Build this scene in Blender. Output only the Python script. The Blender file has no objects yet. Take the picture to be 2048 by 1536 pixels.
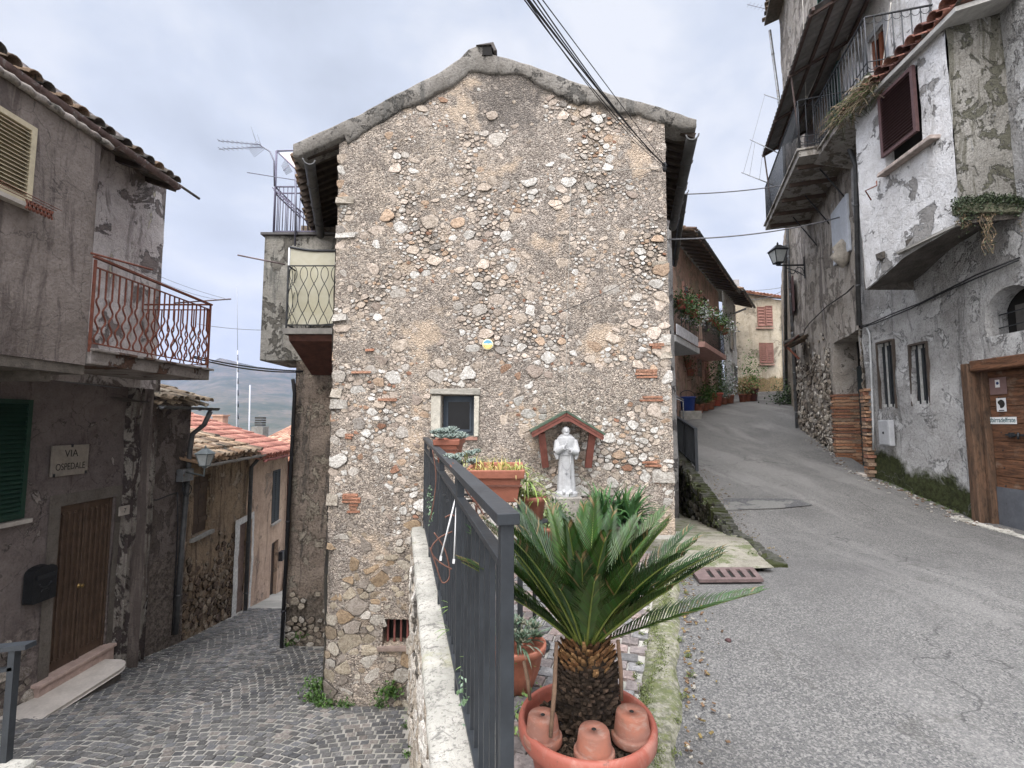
import bpy, bmesh, math, random
from mathutils import Vector, Matrix, noise, Euler
V = Vector
R = random.Random(7)
sc = bpy.context.scene
C = sc.collection
# ------------------------------------------------------------------ camera
FPX = 950.0; PITCH = math.radians(4.6)
cam = bpy.data.cameras.new('camera'); co = bpy.data.objects.new('camera', cam); C.objects.link(co)
co.location = (0, 0, 0); co.rotation_euler = (math.pi/2 + PITCH, 0, 0)
cam.sensor_width = 36; cam.lens = FPX/2048*36; cam.clip_start = .05; cam.clip_end = 20000
sc.camera = co
# ------------------------------------------------------------------ world
SUN_EL, SUN_AZ = 46, 200
w = bpy.data.worlds.new('World'); sc.world = w; w.use_nodes = True
wt = w.node_tree; wt.nodes.clear()
def wn(t, **k):
    n = wt.nodes.new(t)
    for a, b in k.items(): setattr(n, a, b)
    return n
wl = wt.links.new
sky = wn('ShaderNodeTexSky', sky_type='NISHITA', sun_disc=False, sun_elevation=math.radians(SUN_EL), sun_rotation=math.radians(SUN_AZ), dust_density=3)
tc = wn('ShaderNodeTexCoord'); mp = wn('ShaderNodeMapping'); mp.inputs['Scale'].default_value = (1, 1, 1.5)
mp.inputs['Location'].default_value = (.35, .1, .2)
wl(tc.outputs['Generated'], mp.inputs[0])
n1 = wn('ShaderNodeTexNoise'); n1.inputs['Scale'].default_value = 2.7; n1.inputs['Detail'].default_value = 6; n1.inputs['Roughness'].default_value = .5; n1.inputs['Distortion'].default_value = .2
wl(mp.outputs[0], n1.inputs['Vector'])
cr = wn('ShaderNodeValToRGB'); e = cr.color_ramp.elements
e[0].position = .36; e[0].color = (.60, .655, .76, 1); e[1].position = .62; e[1].color = (.90, .93, 1.0, 1)
m_ = cr.color_ramp.elements.new(.5); m_.color = (.72, .78, .90, 1)
wl(n1.outputs['Fac'], cr.inputs[0])
sx = wn('ShaderNodeVectorMath', operation='DOT_PRODUCT'); wl(tc.outputs['Generated'], sx.inputs[0])
sx.inputs[1].default_value = (math.sin(math.radians(SUN_AZ))*math.cos(math.radians(SUN_EL)), math.cos(math.radians(SUN_AZ))*math.cos(math.radians(SUN_EL)), math.sin(math.radians(SUN_EL)))
mr = wn('ShaderNodeMapRange'); mr.inputs[1].default_value = .2; mr.inputs[2].default_value = .9; mr.inputs[3].default_value = 1.0; mr.inputs[4].default_value = 3.6
wl(sx.outputs['Value'], mr.inputs[0])
sz = wn('ShaderNodeSeparateXYZ'); wl(tc.outputs['Generated'], sz.inputs[0])
mz = wn('ShaderNodeMapRange'); mz.inputs[1].default_value = .7; mz.inputs[2].default_value = .97; mz.inputs[3].default_value = 1.0; mz.inputs[4].default_value = 4.0
wl(sz.outputs['Z'], mz.inputs[0]); mm = wn('ShaderNodeMath', operation='MULTIPLY'); wl(mr.outputs[0], mm.inputs[0]); wl(mz.outputs[0], mm.inputs[1])
mx = wn('ShaderNodeMix', data_type='RGBA', blend_type='MIX'); mx.inputs[0].default_value = .12
skm = wn('ShaderNodeMix', data_type='RGBA', blend_type='MULTIPLY'); skm.inputs[0].default_value = 1; skm.inputs[7].default_value = (.1, .1, .1, 1)
wl(sky.outputs[0], skm.inputs[6]); wl(cr.outputs[0], mx.inputs[6]); wl(skm.outputs[2], mx.inputs[7])
vm = wn('ShaderNodeVectorMath', operation='SCALE'); wl(mx.outputs[2], vm.inputs[0]); wl(mm.outputs[0], vm.inputs['Scale'])
bg = wn('ShaderNodeBackground'); bg.inputs[1].default_value = 1.0
wt_ = wn('ShaderNodeMix', data_type='RGBA', blend_type='MULTIPLY'); wt_.inputs[7].default_value = (1, .94, .865, 1)
mw = wn('ShaderNodeMapRange'); mw.inputs[1].default_value = .15; mw.inputs[2].default_value = .6; wl(sx.outputs['Value'], mw.inputs[0]); wl(mw.outputs[0], wt_.inputs[0])
wl(vm.outputs[0], wt_.inputs[6]); wl(wt_.outputs[2], bg.inputs[0])
wo = wn('ShaderNodeOutputWorld'); wl(bg.outputs[0], wo.inputs[0])
# sun, softened by the overcast
sl = bpy.data.lights.new('sun', 'SUN'); sl.energy = 1.35; sl.angle = math.radians(24); sl.color = (1, .96, .9)
so = bpy.data.objects.new('sun', sl); C.objects.link(so)
az = math.radians(SUN_AZ); el = math.radians(SUN_EL)
sd = V((math.sin(az)*math.cos(el), math.cos(az)*math.cos(el), math.sin(el)))
so.rotation_euler = sd.to_track_quat('Z', 'Y').to_euler()
sc.view_settings.view_transform = 'Standard'; sc.view_settings.look = 'None'; sc.view_settings.exposure = 0.1; sc.view_settings.gamma = 1
sc.cycles.max_bounces = 6; sc.cycles.diffuse_bounces = 4; sc.cycles.volume_bounces = 1; sc.cycles.transparent_max_bounces = 8
# ------------------------------------------------------------------ pixel rays (positions measured from the photograph's geometry)
cp, sp = math.cos(PITCH), math.sin(PITCH)
def ray(u, v):
    a = (u-1024)/FPX; b = (768-v)/FPX
    return V((a, cp-b*sp, sp+b*cp))
def A(u, v, Y): d = ray(u, v); return d*(Y/d.y)
def AX(u, v, X): d = ray(u, v); return d*(X/d.x)
def AZ(u, v, z): d = ray(u, v); return d*(z/d.z)
class Fr:
    """vertical wall plane through two ground points; s along, z up, w out towards the street"""
    def __init__(s, p, q):
        s.p = V((p[0], p[1], 0)); s.q = V((q[0], q[1], 0)); s.d = (s.q-s.p).normalized(); s.L = (s.q-s.p).length
        n = V((s.d.y, -s.d.x, 0))
        if n.dot(-s.p) < 0: n = -n
        s.n = n
    def pt(s, a, z, w=0): r = s.p+s.d*a+s.n*w; return V((r.x, r.y, z))
    def px(s, u, v, w=0):
        d = ray(u, v); o = s.p+s.n*w; t = s.n.dot(o)/s.n.dot(V((d.x, d.y, 0)))
        P = d*t; return ((P-s.p).dot(s.d), P.z)
    def rect(s, u0, v0, u1, v1):
        """pixel rectangle -> s0,s1,z0,z1 (averaged)"""
        a = s.px(u0, v0); b = s.px(u1, v0); c = s.px(u0, v1); d = s.px(u1, v1)
        s0 = (a[0]+c[0])/2; s1 = (b[0]+d[0])/2; z1 = (a[1]+b[1])/2; z0 = (c[1]+d[1])/2
        return min(s0, s1), max(s0, s1), min(z0, z1), max(z0, z1)
    def off(s, w): r = Fr.__new__(Fr); r.p = s.p+s.n*w; r.q = s.q+s.n*w; r.d = s.d; r.n = s.n; r.L = s.L; return r
# ------------------------------------------------------------------ node materials
class NT:
    def __init__(s, name):
        s.m = bpy.data.materials.new(name); s.m.use_nodes = True; s.t = s.m.node_tree; s.t.nodes.clear()
        s.out = s.t.nodes.new('ShaderNodeOutputMaterial'); s.b = s.t.nodes.new('ShaderNodeBsdfPrincipled')
        s.l(s.b.outputs[0], s.out.inputs[0]); s.g = s.t.nodes.new('ShaderNodeNewGeometry').outputs['Position']
    def l(s, a, b): s.t.links.new(a, b)
    def put(s, i, v):
        if hasattr(v, 'is_output'): s.l(v, i)
        elif isinstance(v, (tuple, list)): i.default_value = (*v[:3], 1) if len(i.default_value) == 4 else v
        else: i.default_value = v
    def map(s, sc=(1, 1, 1), rot=(0, 0, 0), vec=None):
        n = s.t.nodes.new('ShaderNodeMapping'); s.put(n.inputs[0], vec or s.g); n.inputs['Scale'].default_value = sc; n.inputs['Rotation'].default_value = rot; return n.outputs[0]
    def noise(s, sc, det=4, rough=.55, dist=0, vec=None):
        n = s.t.nodes.new('ShaderNodeTexNoise'); s.l(vec or s.g, n.inputs['Vector']); n.inputs['Scale'].default_value = sc
        n.inputs['Detail'].default_value = det; n.inputs['Roughness'].default_value = rough; n.inputs['Distortion'].default_value = dist; return n.outputs['Fac']
    def vor(s, sc, feat='F1', vec=None, out='Distance', rnd=1):
        n = s.t.nodes.new('ShaderNodeTexVoronoi'); n.feature = feat; s.l(vec or s.g, n.inputs['Vector']); n.inputs['Scale'].default_value = sc; n.inputs['Randomness'].default_value = rnd; return n.outputs[out]
    def mr(s, v, a, b, c=0., d=1., smooth=False):
        n = s.t.nodes.new('ShaderNodeMapRange'); s.put(n.inputs[0], v)
        for i, x in enumerate((a, b, c, d)): n.inputs[i+1].default_value = x
        if smooth: n.interpolation_type = 'SMOOTHSTEP'
        return n.outputs[0]
    def mix(s, f, a, b, bt='MIX'):
        n = s.t.nodes.new('ShaderNodeMix'); n.data_type = 'RGBA'; n.blend_type = bt; s.put(n.inputs[0], f); s.put(n.inputs[6], a); s.put(n.inputs[7], b); return n.outputs[2]
    def math(s, op, a, b=0.):
        n = s.t.nodes.new('ShaderNodeMath'); n.operation = op; s.put(n.inputs[0], a); s.put(n.inputs[1], b); return n.outputs[0]
    def attr(s, nm='Col'):
        n = s.t.nodes.new('ShaderNodeAttribute'); n.attribute_name = nm; return n.outputs['Color']
    def sep(s): n = s.t.nodes.new('ShaderNodeSeparateXYZ'); s.l(s.g, n.inputs[0]); return n.outputs
    def bump(s, h, dist=.01, st=1.):
        n = s.t.nodes.new('ShaderNodeBump'); n.inputs['Distance'].default_value = dist; n.inputs['Strength'].default_value = st; s.l(h, n.inputs['Height'])
        s.l(n.outputs[0], s.b.inputs['Normal'])
    def done(s, col, rough=.85, metal=0, spec=.3):
        s.put(s.b.inputs['Base Color'], col); s.put(s.b.inputs['Roughness'], rough); s.b.inputs['Metallic'].default_value = metal
        s.b.inputs['Specular IOR Level'].default_value = spec; return s.m
_mc = {}
def simple(name, c, rough=.7, metal=0, var=.25, sc=9, bump=.003, spec=.35, rust=None):
    if name in _mc: return _mc[name]
    t = NT(name); n = t.noise(sc, 5, .65); f = t.noise(sc*6, 3, .6)
    col = t.mix(t.mr(n, .3, .7), tuple(x*(1-var) for x in c), tuple(min(1, x*(1+var)) for x in c))
    col = t.mix(t.mr(f, .35, .65, 0, .25), col, tuple(x*.55 for x in c))
    if rust: col = t.mix(t.mr(t.noise(sc*1.7, 6, .7, .4), .56, .62), col, rust)
    if bump: t.bump(t.math('ADD', n, f), bump)
    _mc[name] = t.done(col, rough, metal, spec); return _mc[name]
def vcol(name, rough=.85, mottling=.5, sc=14, bump=.01, spec=.25, lichen=None, bsc=30):
    """colour from each piece's own attribute, broken up by noise"""
    if name in _mc: return _mc[name]
    t = NT(name); a = t.attr(); n = t.noise(sc, 6, .7); f = t.noise(bsc, 4, .7)
    dk = t.mix(1, a, (1-mottling,)*3, 'MULTIPLY')
    col = t.mix(t.mr(n, .35, .62), dk, a)
    col = t.mix(t.mr(f, .54, .68, 0, .5), col, t.mix(1, a, (1.5, 1.48, 1.42), 'MULTIPLY'))
    col = t.mix(t.mr(t.noise(bsc*2.2, 2, .5), .34, .44, .55, 0), col, t.mix(1, a, (.4, .38, .35), 'MULTIPLY'))
    if lichen: col = t.mix(t.mr(t.noise(3.1, 7, .7, .5), lichen[0], lichen[0]+.07), col, lichen[1])
    t.bump(t.math('ADD', t.math('MULTIPLY', n, 1.2), f), bump)
    _mc[name] = t.done(col, rough, 0, spec); return _mc[name]
def plaster(name, c1, c2, patch=None, pth=.56, psc=1.6, streak=None, sth=.55, low=None, zlow=0, zamp=.6, crack=True, bump=.012, fine=.35, patch2=None, p2th=.6, seed=0, zsl=(0, 0), streaksc=(5, 5, .5)):
    t = NT(name); vec = t.map((1, 1, 1)) ; 
    n = t.t.nodes.new('ShaderNodeVectorMath'); n.operation = 'ADD'; t.l(t.g, n.inputs[0]); n.inputs[1].default_value = (seed*3.7, seed*1.3, seed*2.1); vec = n.outputs[0]
    big = t.noise(.9, 6, .62, .3, vec); mid = t.noise(5, 6, .7, .4, vec); fn = t.noise(38, 4, .7, 0, vec); vf = t.noise(120, 2, .6, 0, vec)
    col = t.mix(t.mr(big, .38, .62), c1, c2)
    col = t.mix(t.mr(mid, .4, .62, 0, .55), col, t.mix(1, col, (.62, .6, .58), 'MULTIPLY'))
    h = t.math('ADD', t.math('MULTIPLY', mid, .8), t.math('MULTIPLY', fn, .5))
    if streak:
        sn = t.noise(1, 6, .7, .6, t.map(streaksc, vec=vec))
        col = t.mix(t.mr(sn, sth, sth+.08, 0, .85), col, streak)
    if patch:
        pn = t.noise(psc, 9, .68, .5, vec); pf = t.mr(pn, pth, pth+.018)
        edge = t.mr(t.math('ABSOLUTE', t.math('SUBTRACT', pn, pth)), 0, .012, .45, 1)
        col = t.mix(pf, col, t.mix(t.mr(mid, .35, .6), patch, tuple(x*.7 for x in patch)))
        col = t.mix(1, col, edge, 'MULTIPLY'); h = t.math('SUBTRACT', h, t.math('MULTIPLY', pf, .8))
    if patch2:
        pn = t.noise(psc*2.3, 8, .7, .8, t.map((1, 1, .55), vec=vec)); pf = t.mr(pn, p2th, p2th+.02)
        col = t.mix(pf, col, patch2); h = t.math('ADD', h, t.math('MULTIPLY', pf, .6))
    if low:
        s = t.sep(); z = t.math('SUBTRACT', s[2], t.math('ADD', t.math('MULTIPLY', s[1], zsl[1]), t.math('MULTIPLY', s[0], zsl[0])))
        zz = t.math('ADD', z, t.math('MULTIPLY', t.math('SUBTRACT', t.noise(1.7, 8, .7, .3, vec), .5), zamp*3))
        col = t.mix(t.mr(zz, zlow, zlow+.16, 1, 0), col, t.mix(t.mr(t.noise(14, 5, .7), .4, .6), low, tuple(x*.5 for x in low)))
    if crack:
        ck = t.vor(1.3, 'DISTANCE_TO_EDGE', t.mix(.09, vec, t.noise(3, 5, .7, 0, vec)) if False else vec)
        wv = t.t.nodes.new('ShaderNodeVectorMath'); wv.operation = 'ADD'; t.l(vec, wv.inputs[0])
        sv = t.t.nodes.new('ShaderNodeVectorMath'); sv.operation = 'SCALE'; sv.inputs['Scale'].default_value = .5
        nn = t.t.nodes.new('ShaderNodeTexNoise'); nn.inputs['Scale'].default_value = 3; nn.inputs['Detail'].default_value = 6; t.l(vec, nn.inputs['Vector']); t.l(nn.outputs['Color'], sv.inputs[0]); t.l(sv.outputs[0], wv.inputs[1])
        ck = t.vor(.9, 'DISTANCE_TO_EDGE', wv.outputs[0])
        col = t.mix(t.mr(ck, 0, .006, .7, 0), col, tuple(x*.3 for x in c1))
    col = t.mix(t.mr(fn, .36, .5, fine, 0), col, t.mix(1, col, (.42, .4, .4), 'MULTIPLY'))
    col = t.mix(t.mr(vf, .55, .7, 0, fine), col, t.mix(1, col, (1.45, 1.45, 1.42), 'MULTIPLY'))
    t.bump(h, bump*1.9)
    return t.done(col, .9, 0, .2)
# ------------------------------------------------------------------ mesh building
class MB:
    def __init__(s): s.v = []; s.f = []; s.c = []; s.col = (.5, .5, .5); s.sm = []
    def add(s, vs, fs, col=None, smooth=False):
        o = len(s.v); s.v += [tuple(x) for x in vs]; c = col or s.col
        for f in fs: s.f.append([o+i for i in f]); s.c.append(c); s.sm.append(smooth)
        return s
    def box(s, a, b, M=None, col=None):
        x0, y0, z0 = a; x1, y1, z1 = b
        vs = [V(p) for p in ((x0, y0, z0), (x1, y0, z0), (x1, y1, z0), (x0, y1, z0), (x0, y0, z1), (x1, y0, z1), (x1, y1, z1), (x0, y1, z1))]
        if M: vs = [M @ p for p in vs]
        return s.add(vs, [(0, 3, 2, 1), (4, 5, 6, 7), (0, 1, 5, 4), (1, 2, 6, 5), (2, 3, 7, 6), (3, 0, 4, 7)], col)
    def fbox(s, fr, s0, s1, z0, z1, w0, w1, col=None, jit=0):
        P = [fr.pt(a, z, w) for z in (z0, z1) for (a, w) in ((s0, w0), (s1, w0), (s1, w1), (s0, w1))]
        if jit: P = [p+V((R.uniform(-jit, jit), R.uniform(-jit, jit), R.uniform(-jit, jit))) for p in P]
        return s.add(P, [(0, 3, 2, 1), (4, 5, 6, 7), (0, 1, 5, 4), (1, 2, 6, 5), (2, 3, 7, 6), (3, 0, 4, 7)], col)
    def beam(s, a, b, w, h, up=V((0, 0, 1)), col=None):
        a = V(a); b = V(b); d = (b-a).normalized(); x = d.cross(up)
        if x.length < 1e-4: x = d.cross(V((1, 0, 0)))
        x.normalize(); y = x.cross(d)
        P = [p+x*i*w/2+y*j*h/2 for p in (a, b) for (i, j) in ((-1, -1), (1, -1), (1, 1), (-1, 1))]
        return s.add(P, [(0, 3, 2, 1), (4, 5, 6, 7), (0, 1, 5, 4), (1, 2, 6, 5), (2, 3, 7, 6), (3, 0, 4, 7)], col)
    def tube(s, pts, r, n=6, col=None, cap=True):
        pts = [V(p) for p in pts]; N = len(pts); vs = []; fs = []
        up = V((0, 0, 1)); px_ = None
        for i, p in enumerate(pts):
            d = (pts[min(i+1, N-1)]-pts[max(i-1, 0)]); d = d.normalized() if d.length > 1e-9 else V((0, 0, 1))
            x = px_ - d*px_.dot(d) if px_ is not None else d.cross(up)
            if x.length < 1e-3: x = d.cross(V((1, .3, 0)))
            x.normalize(); px_ = x; y = d.cross(x); rr = r[i] if isinstance(r, (list, tuple)) else r
            vs += [p+(x*math.cos(2*math.pi*k/n)+y*math.sin(2*math.pi*k/n))*rr for k in range(n)]
        for i in range(N-1):
            for k in range(n): fs.append((i*n+k, i*n+(k+1) % n, (i+1)*n+(k+1) % n, (i+1)*n+k))
        if cap: fs.append(tuple(range(n))[::-1]); fs.append(tuple((N-1)*n+k for k in range(n)))
        return s.add(vs, fs, col, True)
    def lathe(s, prof, c=(0, 0, 0), n=24, col=None, M=None, wob=0):
        vs = []; fs = []
        for (r, z) in prof:
            for k in range(n):
                a = 2*math.pi*k/n; rr = r*(1+wob*math.sin(3*a+z*9)); p = V((rr*math.cos(a), rr*math.sin(a), z))
                if M: p = M @ p
                vs.append(p+V(c))
        for i in range(len(prof)-1):
            for k in range(n): fs.append((i*n+k, i*n+(k+1) % n, (i+1)*n+(k+1) % n, (i+1)*n+k))
        fs.append(tuple(range(n))[::-1]); fs.append(tuple((len(prof)-1)*n+k for k in range(n)))
        return s.add(vs, fs, col, True)
    def poly(s, pts, ext, col=None):
        """polygon (list of Vectors) extruded by ext vector"""
        n = len(pts); ext = V(ext); vs = [V(p) for p in pts]+[V(p)+ext for p in pts]
        fs = [tuple(range(n)), tuple(range(2*n-1, n-1, -1))]+[(i, i+n, (i+1) % n+n, (i+1) % n)[::-1] for i in range(n)]
        return s.add(vs, fs, col)
    def build(s, name, mat, parent=None, local=False, smooth=False):
        me = bpy.data.meshes.new(name); me.from_pydata(s.v, [], s.f); me.materials.append(mat)
        ca = me.color_attributes.new('Col', 'FLOAT_COLOR', 'CORNER')
        buf = []
        for f, c in zip(s.f, s.c): buf += [c[0], c[1], c[2], 1.0]*len(f)
        ca.data.foreach_set('color', buf)
        me.polygons.foreach_set('use_smooth', [True]*len(s.f) if smooth else s.sm)
        me.update(); o = bpy.data.objects.new(name, me); C.objects.link(o)
        if parent is not None:
            o.parent = parent
            if not local and parent.type == 'EMPTY': o.matrix_parent_inverse = Matrix.Translation(-parent.location)
        return o
def tag(o, label=None, cat=None, group=None, kind=None):
    for k, v in (('label', label), ('category', cat), ('group', group), ('kind', kind)):
        if v: o[k] = v
    return o
def thing(name, label, cat, loc=(0, 0, 0), group=None, rz=0):
    o = bpy.data.objects.new(name, None); o.empty_display_size = .1; C.objects.link(o); o.location = loc; o.rotation_euler = (0, 0, rz)
    return tag(o, label, cat, group)
def copy_tree(o, parent=None):
    c = o.copy(); C.objects.link(c); c.parent = parent
    for ch in [x for x in list(C.objects) if x.parent == o]: copy_tree(ch, c)
    return c
def mod(o, t, **k):
    m = o.modifiers.new(t, t)
    for a, b in k.items(): setattr(m, a, b)
    return m
def bevel(o, w=.006, seg=2): mod(o, 'BEVEL', width=w, segments=seg, limit_method='ANGLE'); return o
def nz(p, s=1.): return noise.noise(V(p)*s)
def wall_grid(mb, fr, s0, s1, z0, z1, holes=(), step=.14, amp=.012, top=None, wfn=None, side=None, smooth=True, bot=None):
    """front face of a wall, split into a fine uneven grid, with openings whose reveals go back by their depth"""
    def lines(a, b, cuts):
        c = sorted({a, b, *[x for x in cuts if a < x < b]}); out = []
        for i in range(len(c)-1):
            n = max(1, int(math.ceil((c[i+1]-c[i])/step)))
            out += [c[i]+(c[i+1]-c[i])*k/n for k in range(n)]
        return out+[c[-1]]
    S = lines(s0, s1, [x for h in holes for x in h[:2]]); Z = lines(z0, z1, [x for h in holes for x in h[2:4]])
    vs = []; ix = {}
    for i, a in enumerate(S):
        for j, z in enumerate(Z):
            zz = z
            if top: zz = min(z, top(a))
            if bot: zz = max(zz, bot(a))
            w = amp*(nz(fr.pt(a, zz), 1.3)*1.6+nz(fr.pt(a, zz), 5)*.7)
            if wfn: w += wfn(a, zz)
            ix[i, j] = len(vs); vs.append(fr.pt(a, zz, w))
    fs = []; hol = {}
    flip = fr.d.cross(V((0, 0, 1))).dot(fr.n) < 0
    for i in range(len(S)-1):
        for j in range(len(Z)-1):
            cs, cz = (S[i]+S[i+1])/2, (Z[j]+Z[j+1])/2
            h = next((k for k, q in enumerate(holes) if q[0] < cs < q[1] and q[2] < cz < q[3]), None)
            hol[i, j] = h
            if h is not None: continue
            if top and Z[j] >= max(top(S[i]), top(S[i+1])): continue
            if bot and Z[j+1] <= min(bot(S[i]), bot(S[i+1])): continue
            f = (ix[i, j], ix[i+1, j], ix[i+1, j+1], ix[i, j+1]); fs.append(f[::-1] if flip else f)
    mb.add(vs, fs, None, smooth)
    base = len(mb.v)-len(vs)
    for (i, j), h in hol.items():
        if h is None: continue
        d = holes[h][4] if len(holes[h]) > 4 else .2
        for (ni, nj, e) in ((i-1, j, ((i, j), (i, j+1))), (i+1, j, ((i+1, j), (i+1, j+1))), (i, j-1, ((i, j), (i+1, j))), (i, j+1, ((i, j+1), (i+1, j+1)))):
            if hol.get((ni, nj), -1) is None or (ni, nj) not in hol:
                p, q = V(mb.v[base+ix[e[0]]]), V(mb.v[base+ix[e[1]]])
                mb.add([p, q, q-fr.n*d, p-fr.n*d], [(0, 1, 2, 3)])
    return mb
def rubble(mb, fr, s0, s1, z0, z1, rfn, keep, cfn, ok, tries=9000, asp=1.3, gap=.008, hgt=.03, seed=1, wfn=None, npt=9, flat=.3, fill=1.12):
    """field stones bedded in a wall: power-diagram cells, each its own lump and colour"""
    r_ = random.Random(seed); pts = []; grid = {}; G = .25
    for _ in range(tries):
        a = r_.uniform(s0, s1); z = r_.uniform(z0, z1)
        if not ok(a, z): continue
        r = rfn(a, z, r_); gx, gz = int(a//G), int(z//G); good = True
        for ii in range(gx-2, gx+3):
            for jj in range(gz-2, gz+3):
                for (b, y, q) in grid.get((ii, jj), ()):
                    if math.hypot((a-b)/asp, z-y) < (r+q)*.86: good = False; break
                if not good: break
            if not good: break
        if good: pts.append((a, z, r)); grid.setdefault((gx, gz), []).append((a, z, r))
    for (a, z, r) in pts:
        if not keep(a, z, r, r_): continue
        rot = r_.uniform(-.3, .3); asq = asp*r_.uniform(.8, 1.25); n = npt; ph = r_.uniform(0, 6)
        poly = []
        for k in range(n):
            t = ph+2*math.pi*(k+r_.uniform(-.36, .36))/n; q = r*fill*r_.uniform(.66, 1.2); x, y = math.cos(t)*q*asq, math.sin(t)*q
            poly.append((x*math.cos(rot)-y*math.sin(rot), x*math.sin(rot)+y*math.cos(rot)))
        gx, gz = int(a//G), int(z//G)
        for ii in range(gx-2, gx+3):
            for jj in range(gz-2, gz+3):
                for (b, y, q) in grid.get((ii, jj), ()):
                    if b == a and y == z: continue
                    dx, dy = b-a, y-z; L = math.hypot(dx, dy)
                    if L > .9 or L < 1e-6: continue
                    c = L*r/(r+q)-gap/2; nx, ny = dx/L, dy/L; out = []
                    for k in range(len(poly)):
                        p, w_ = poly[k], poly[(k+1) % len(poly)]; dp = p[0]*nx+p[1]*ny-c; dq = w_[0]*nx+w_[1]*ny-c
                        if dp <= 0: out.append(p)
                        if dp*dq < 0: t = dp/(dp-dq); out.append((p[0]+(w_[0]-p[0])*t, p[1]+(w_[1]-p[1])*t))
                    poly = out
                    if len(poly) < 3: break
                if len(poly) < 3: break
            if len(poly) < 3: break
        if len(poly) < 3: continue
        q2 = []
        for k in range(len(poly)):
            p, w_ = poly[k], poly[(k+1) % len(poly)]; q2.append(p); L = math.hypot(p[0]-w_[0], p[1]-w_[1])
            if L > .03: j = r_.uniform(-.1, .04)*L; q2.append(((p[0]+w_[0])/2+(w_[1]-p[1])/L*j*-1, (p[1]+w_[1])/2+(w_[0]-p[0])/L*j))
        poly = q2
        h = hgt*(.6+r_.random()*.8)*(.5+r/.12); n = len(poly); vs = []; tx, ty = r_.uniform(-.25, .25), r_.uniform(-.25, .25)
        for (k, w_) in ((1., -.02), (.965, h*.6), (.86, h), (flat, h*1.1)):
            for (x, y) in poly:
                j = 1+r_.uniform(-.06, .06); aa, zz = min(s1+.012, max(s0-.012, a+x*k*j)), z+y*k*j
                ww = (wfn(aa, zz) if wfn else 0)+w_+(0 if w_ < 0 else (x*tx+y*ty)*k*.8+r_.uniform(-.15, .15)*h)
                vs.append(fr.pt(aa, zz, ww))
        flip = fr.d.cross(V((0, 0, 1))).dot(fr.n) < 0
        fs = []
        for q in range(3):
            for k in range(n): f = (q*n+k, q*n+(k+1) % n, (q+1)*n+(k+1) % n, (q+1)*n+k); fs.append(f[::-1] if flip else f)
        f = tuple(3*n+k for k in range(n)); fs.append(f[::-1] if flip else f)
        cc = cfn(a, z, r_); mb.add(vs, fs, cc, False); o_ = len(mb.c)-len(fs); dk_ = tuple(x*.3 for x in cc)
        for q in range(n): mb.c[o_+q] = dk_  # outer ring darkened: joint dirt plus painted crevice shade around each stone
    return len(pts)
def barrel_tiles(mb, p0, eave, up, cols, rows, cw=.19, rl=.36, cf=None, seed=3, under=True, jit=1.):
    """coppi: channel rows and cover rows of tapered half-round clay tiles. p0 corner at the eave, eave / up unit vectors"""
    r_ = random.Random(seed); eave = V(eave).normalized(); up = V(up).normalized(); nn = eave.cross(up).normalized()
    if nn.z < 0: nn = -nn
    for c in range(cols):
        for r in range(rows):
            for cover in (0, 1):
                o = V(p0)+eave*(c*cw+cover*cw/2+r_.uniform(-.012, .012)*jit)+up*(r*rl+r_.uniform(-.025, .025)*jit-cover*.03)+nn*(.035*cover+.012*r_.random()*jit)
                ln = rl+.08; r0, r1 = (.082, .066) if cover else (.066, .08); sg = 1 if cover else -1; vs = []; K = 6
                tl = r_.uniform(-.03, .03)*jit
                for (t, rr, lift) in ((0, r0, .018), (1, r1, 0)):
                    for th in (0, .016):
                        for k in range(K+1):
                            g = math.pi*k/K; vs.append(o+up*ln*t+eave*(math.cos(g)*(rr-th)+tl*t)+nn*(sg*math.sin(g)*(rr-th)*.85+(lift if cover else -.0)))
                fs = []
                n = K+1
                for k in range(K):
                    fs.append((k, k+1, 2*n+k+1, 2*n+k)); fs.append((n+k, 3*n+k, 3*n+k+1, n+k+1)); fs.append((k, n+k, n+k+1, k+1))
                mb.add(vs, fs, cf(r_), True)
def catenary(a, b, sag, n=14):
    a = V(a); b = V(b); return [a.lerp(b, i/n)-V((0, 0, sag*4*(i/n)*(1-i/n))) for i in range(n+1)]
def pick(r_, *cs, j=.12):
    c = cs[r_.randrange(len(cs))]; k = 1+r_.uniform(-j, j); return tuple(min(1, max(0, x*k)) for x in c)
def text_mesh(name, body, size, mat, M, parent, ext=.002, align='CENTER', xs=1., bold=0., fit=None):
    cu = bpy.data.curves.new(name, 'FONT'); cu.body = body; cu.size = size; cu.extrude = ext; cu.align_x = align; cu.align_y = 'CENTER'; cu.offset = bold
    t = bpy.data.objects.new('tmp', cu); C.objects.link(t); dg = bpy.context.evaluated_depsgraph_get()
    me = bpy.data.meshes.new_from_object(t.evaluated_get(dg)); bpy.data.objects.remove(t); bpy.data.curves.remove(cu)
    if fit: ws = [v.co.x for v in me.vertices]; xs = fit/(max(ws)-min(ws)); me.transform(Matrix.Translation((-(max(ws)+min(ws))/2, 0, 0)))
    me.transform(M @ Matrix.Diagonal((xs, 1, 1, 1))); me.materials.clear(); me.materials.append(mat); me.name = name
    o = bpy.data.objects.new(name, me); C.objects.link(o); o.parent = parent
    if parent.type == 'EMPTY': o.matrix_parent_inverse = Matrix.Translation(-parent.location)
    return o
def frame_mat(fr, s, z, w, flipx=False):
    """matrix that lays a text (xy plane) on a wall facing the viewer; reading left to right"""
    nrm = fr.n; x = V((0, 0, 1)).cross(nrm).normalized(); M = Matrix((x, V((0, 0, 1)), nrm)).transposed().to_4x4(); M.translation = fr.pt(s, z, w); return M
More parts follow.
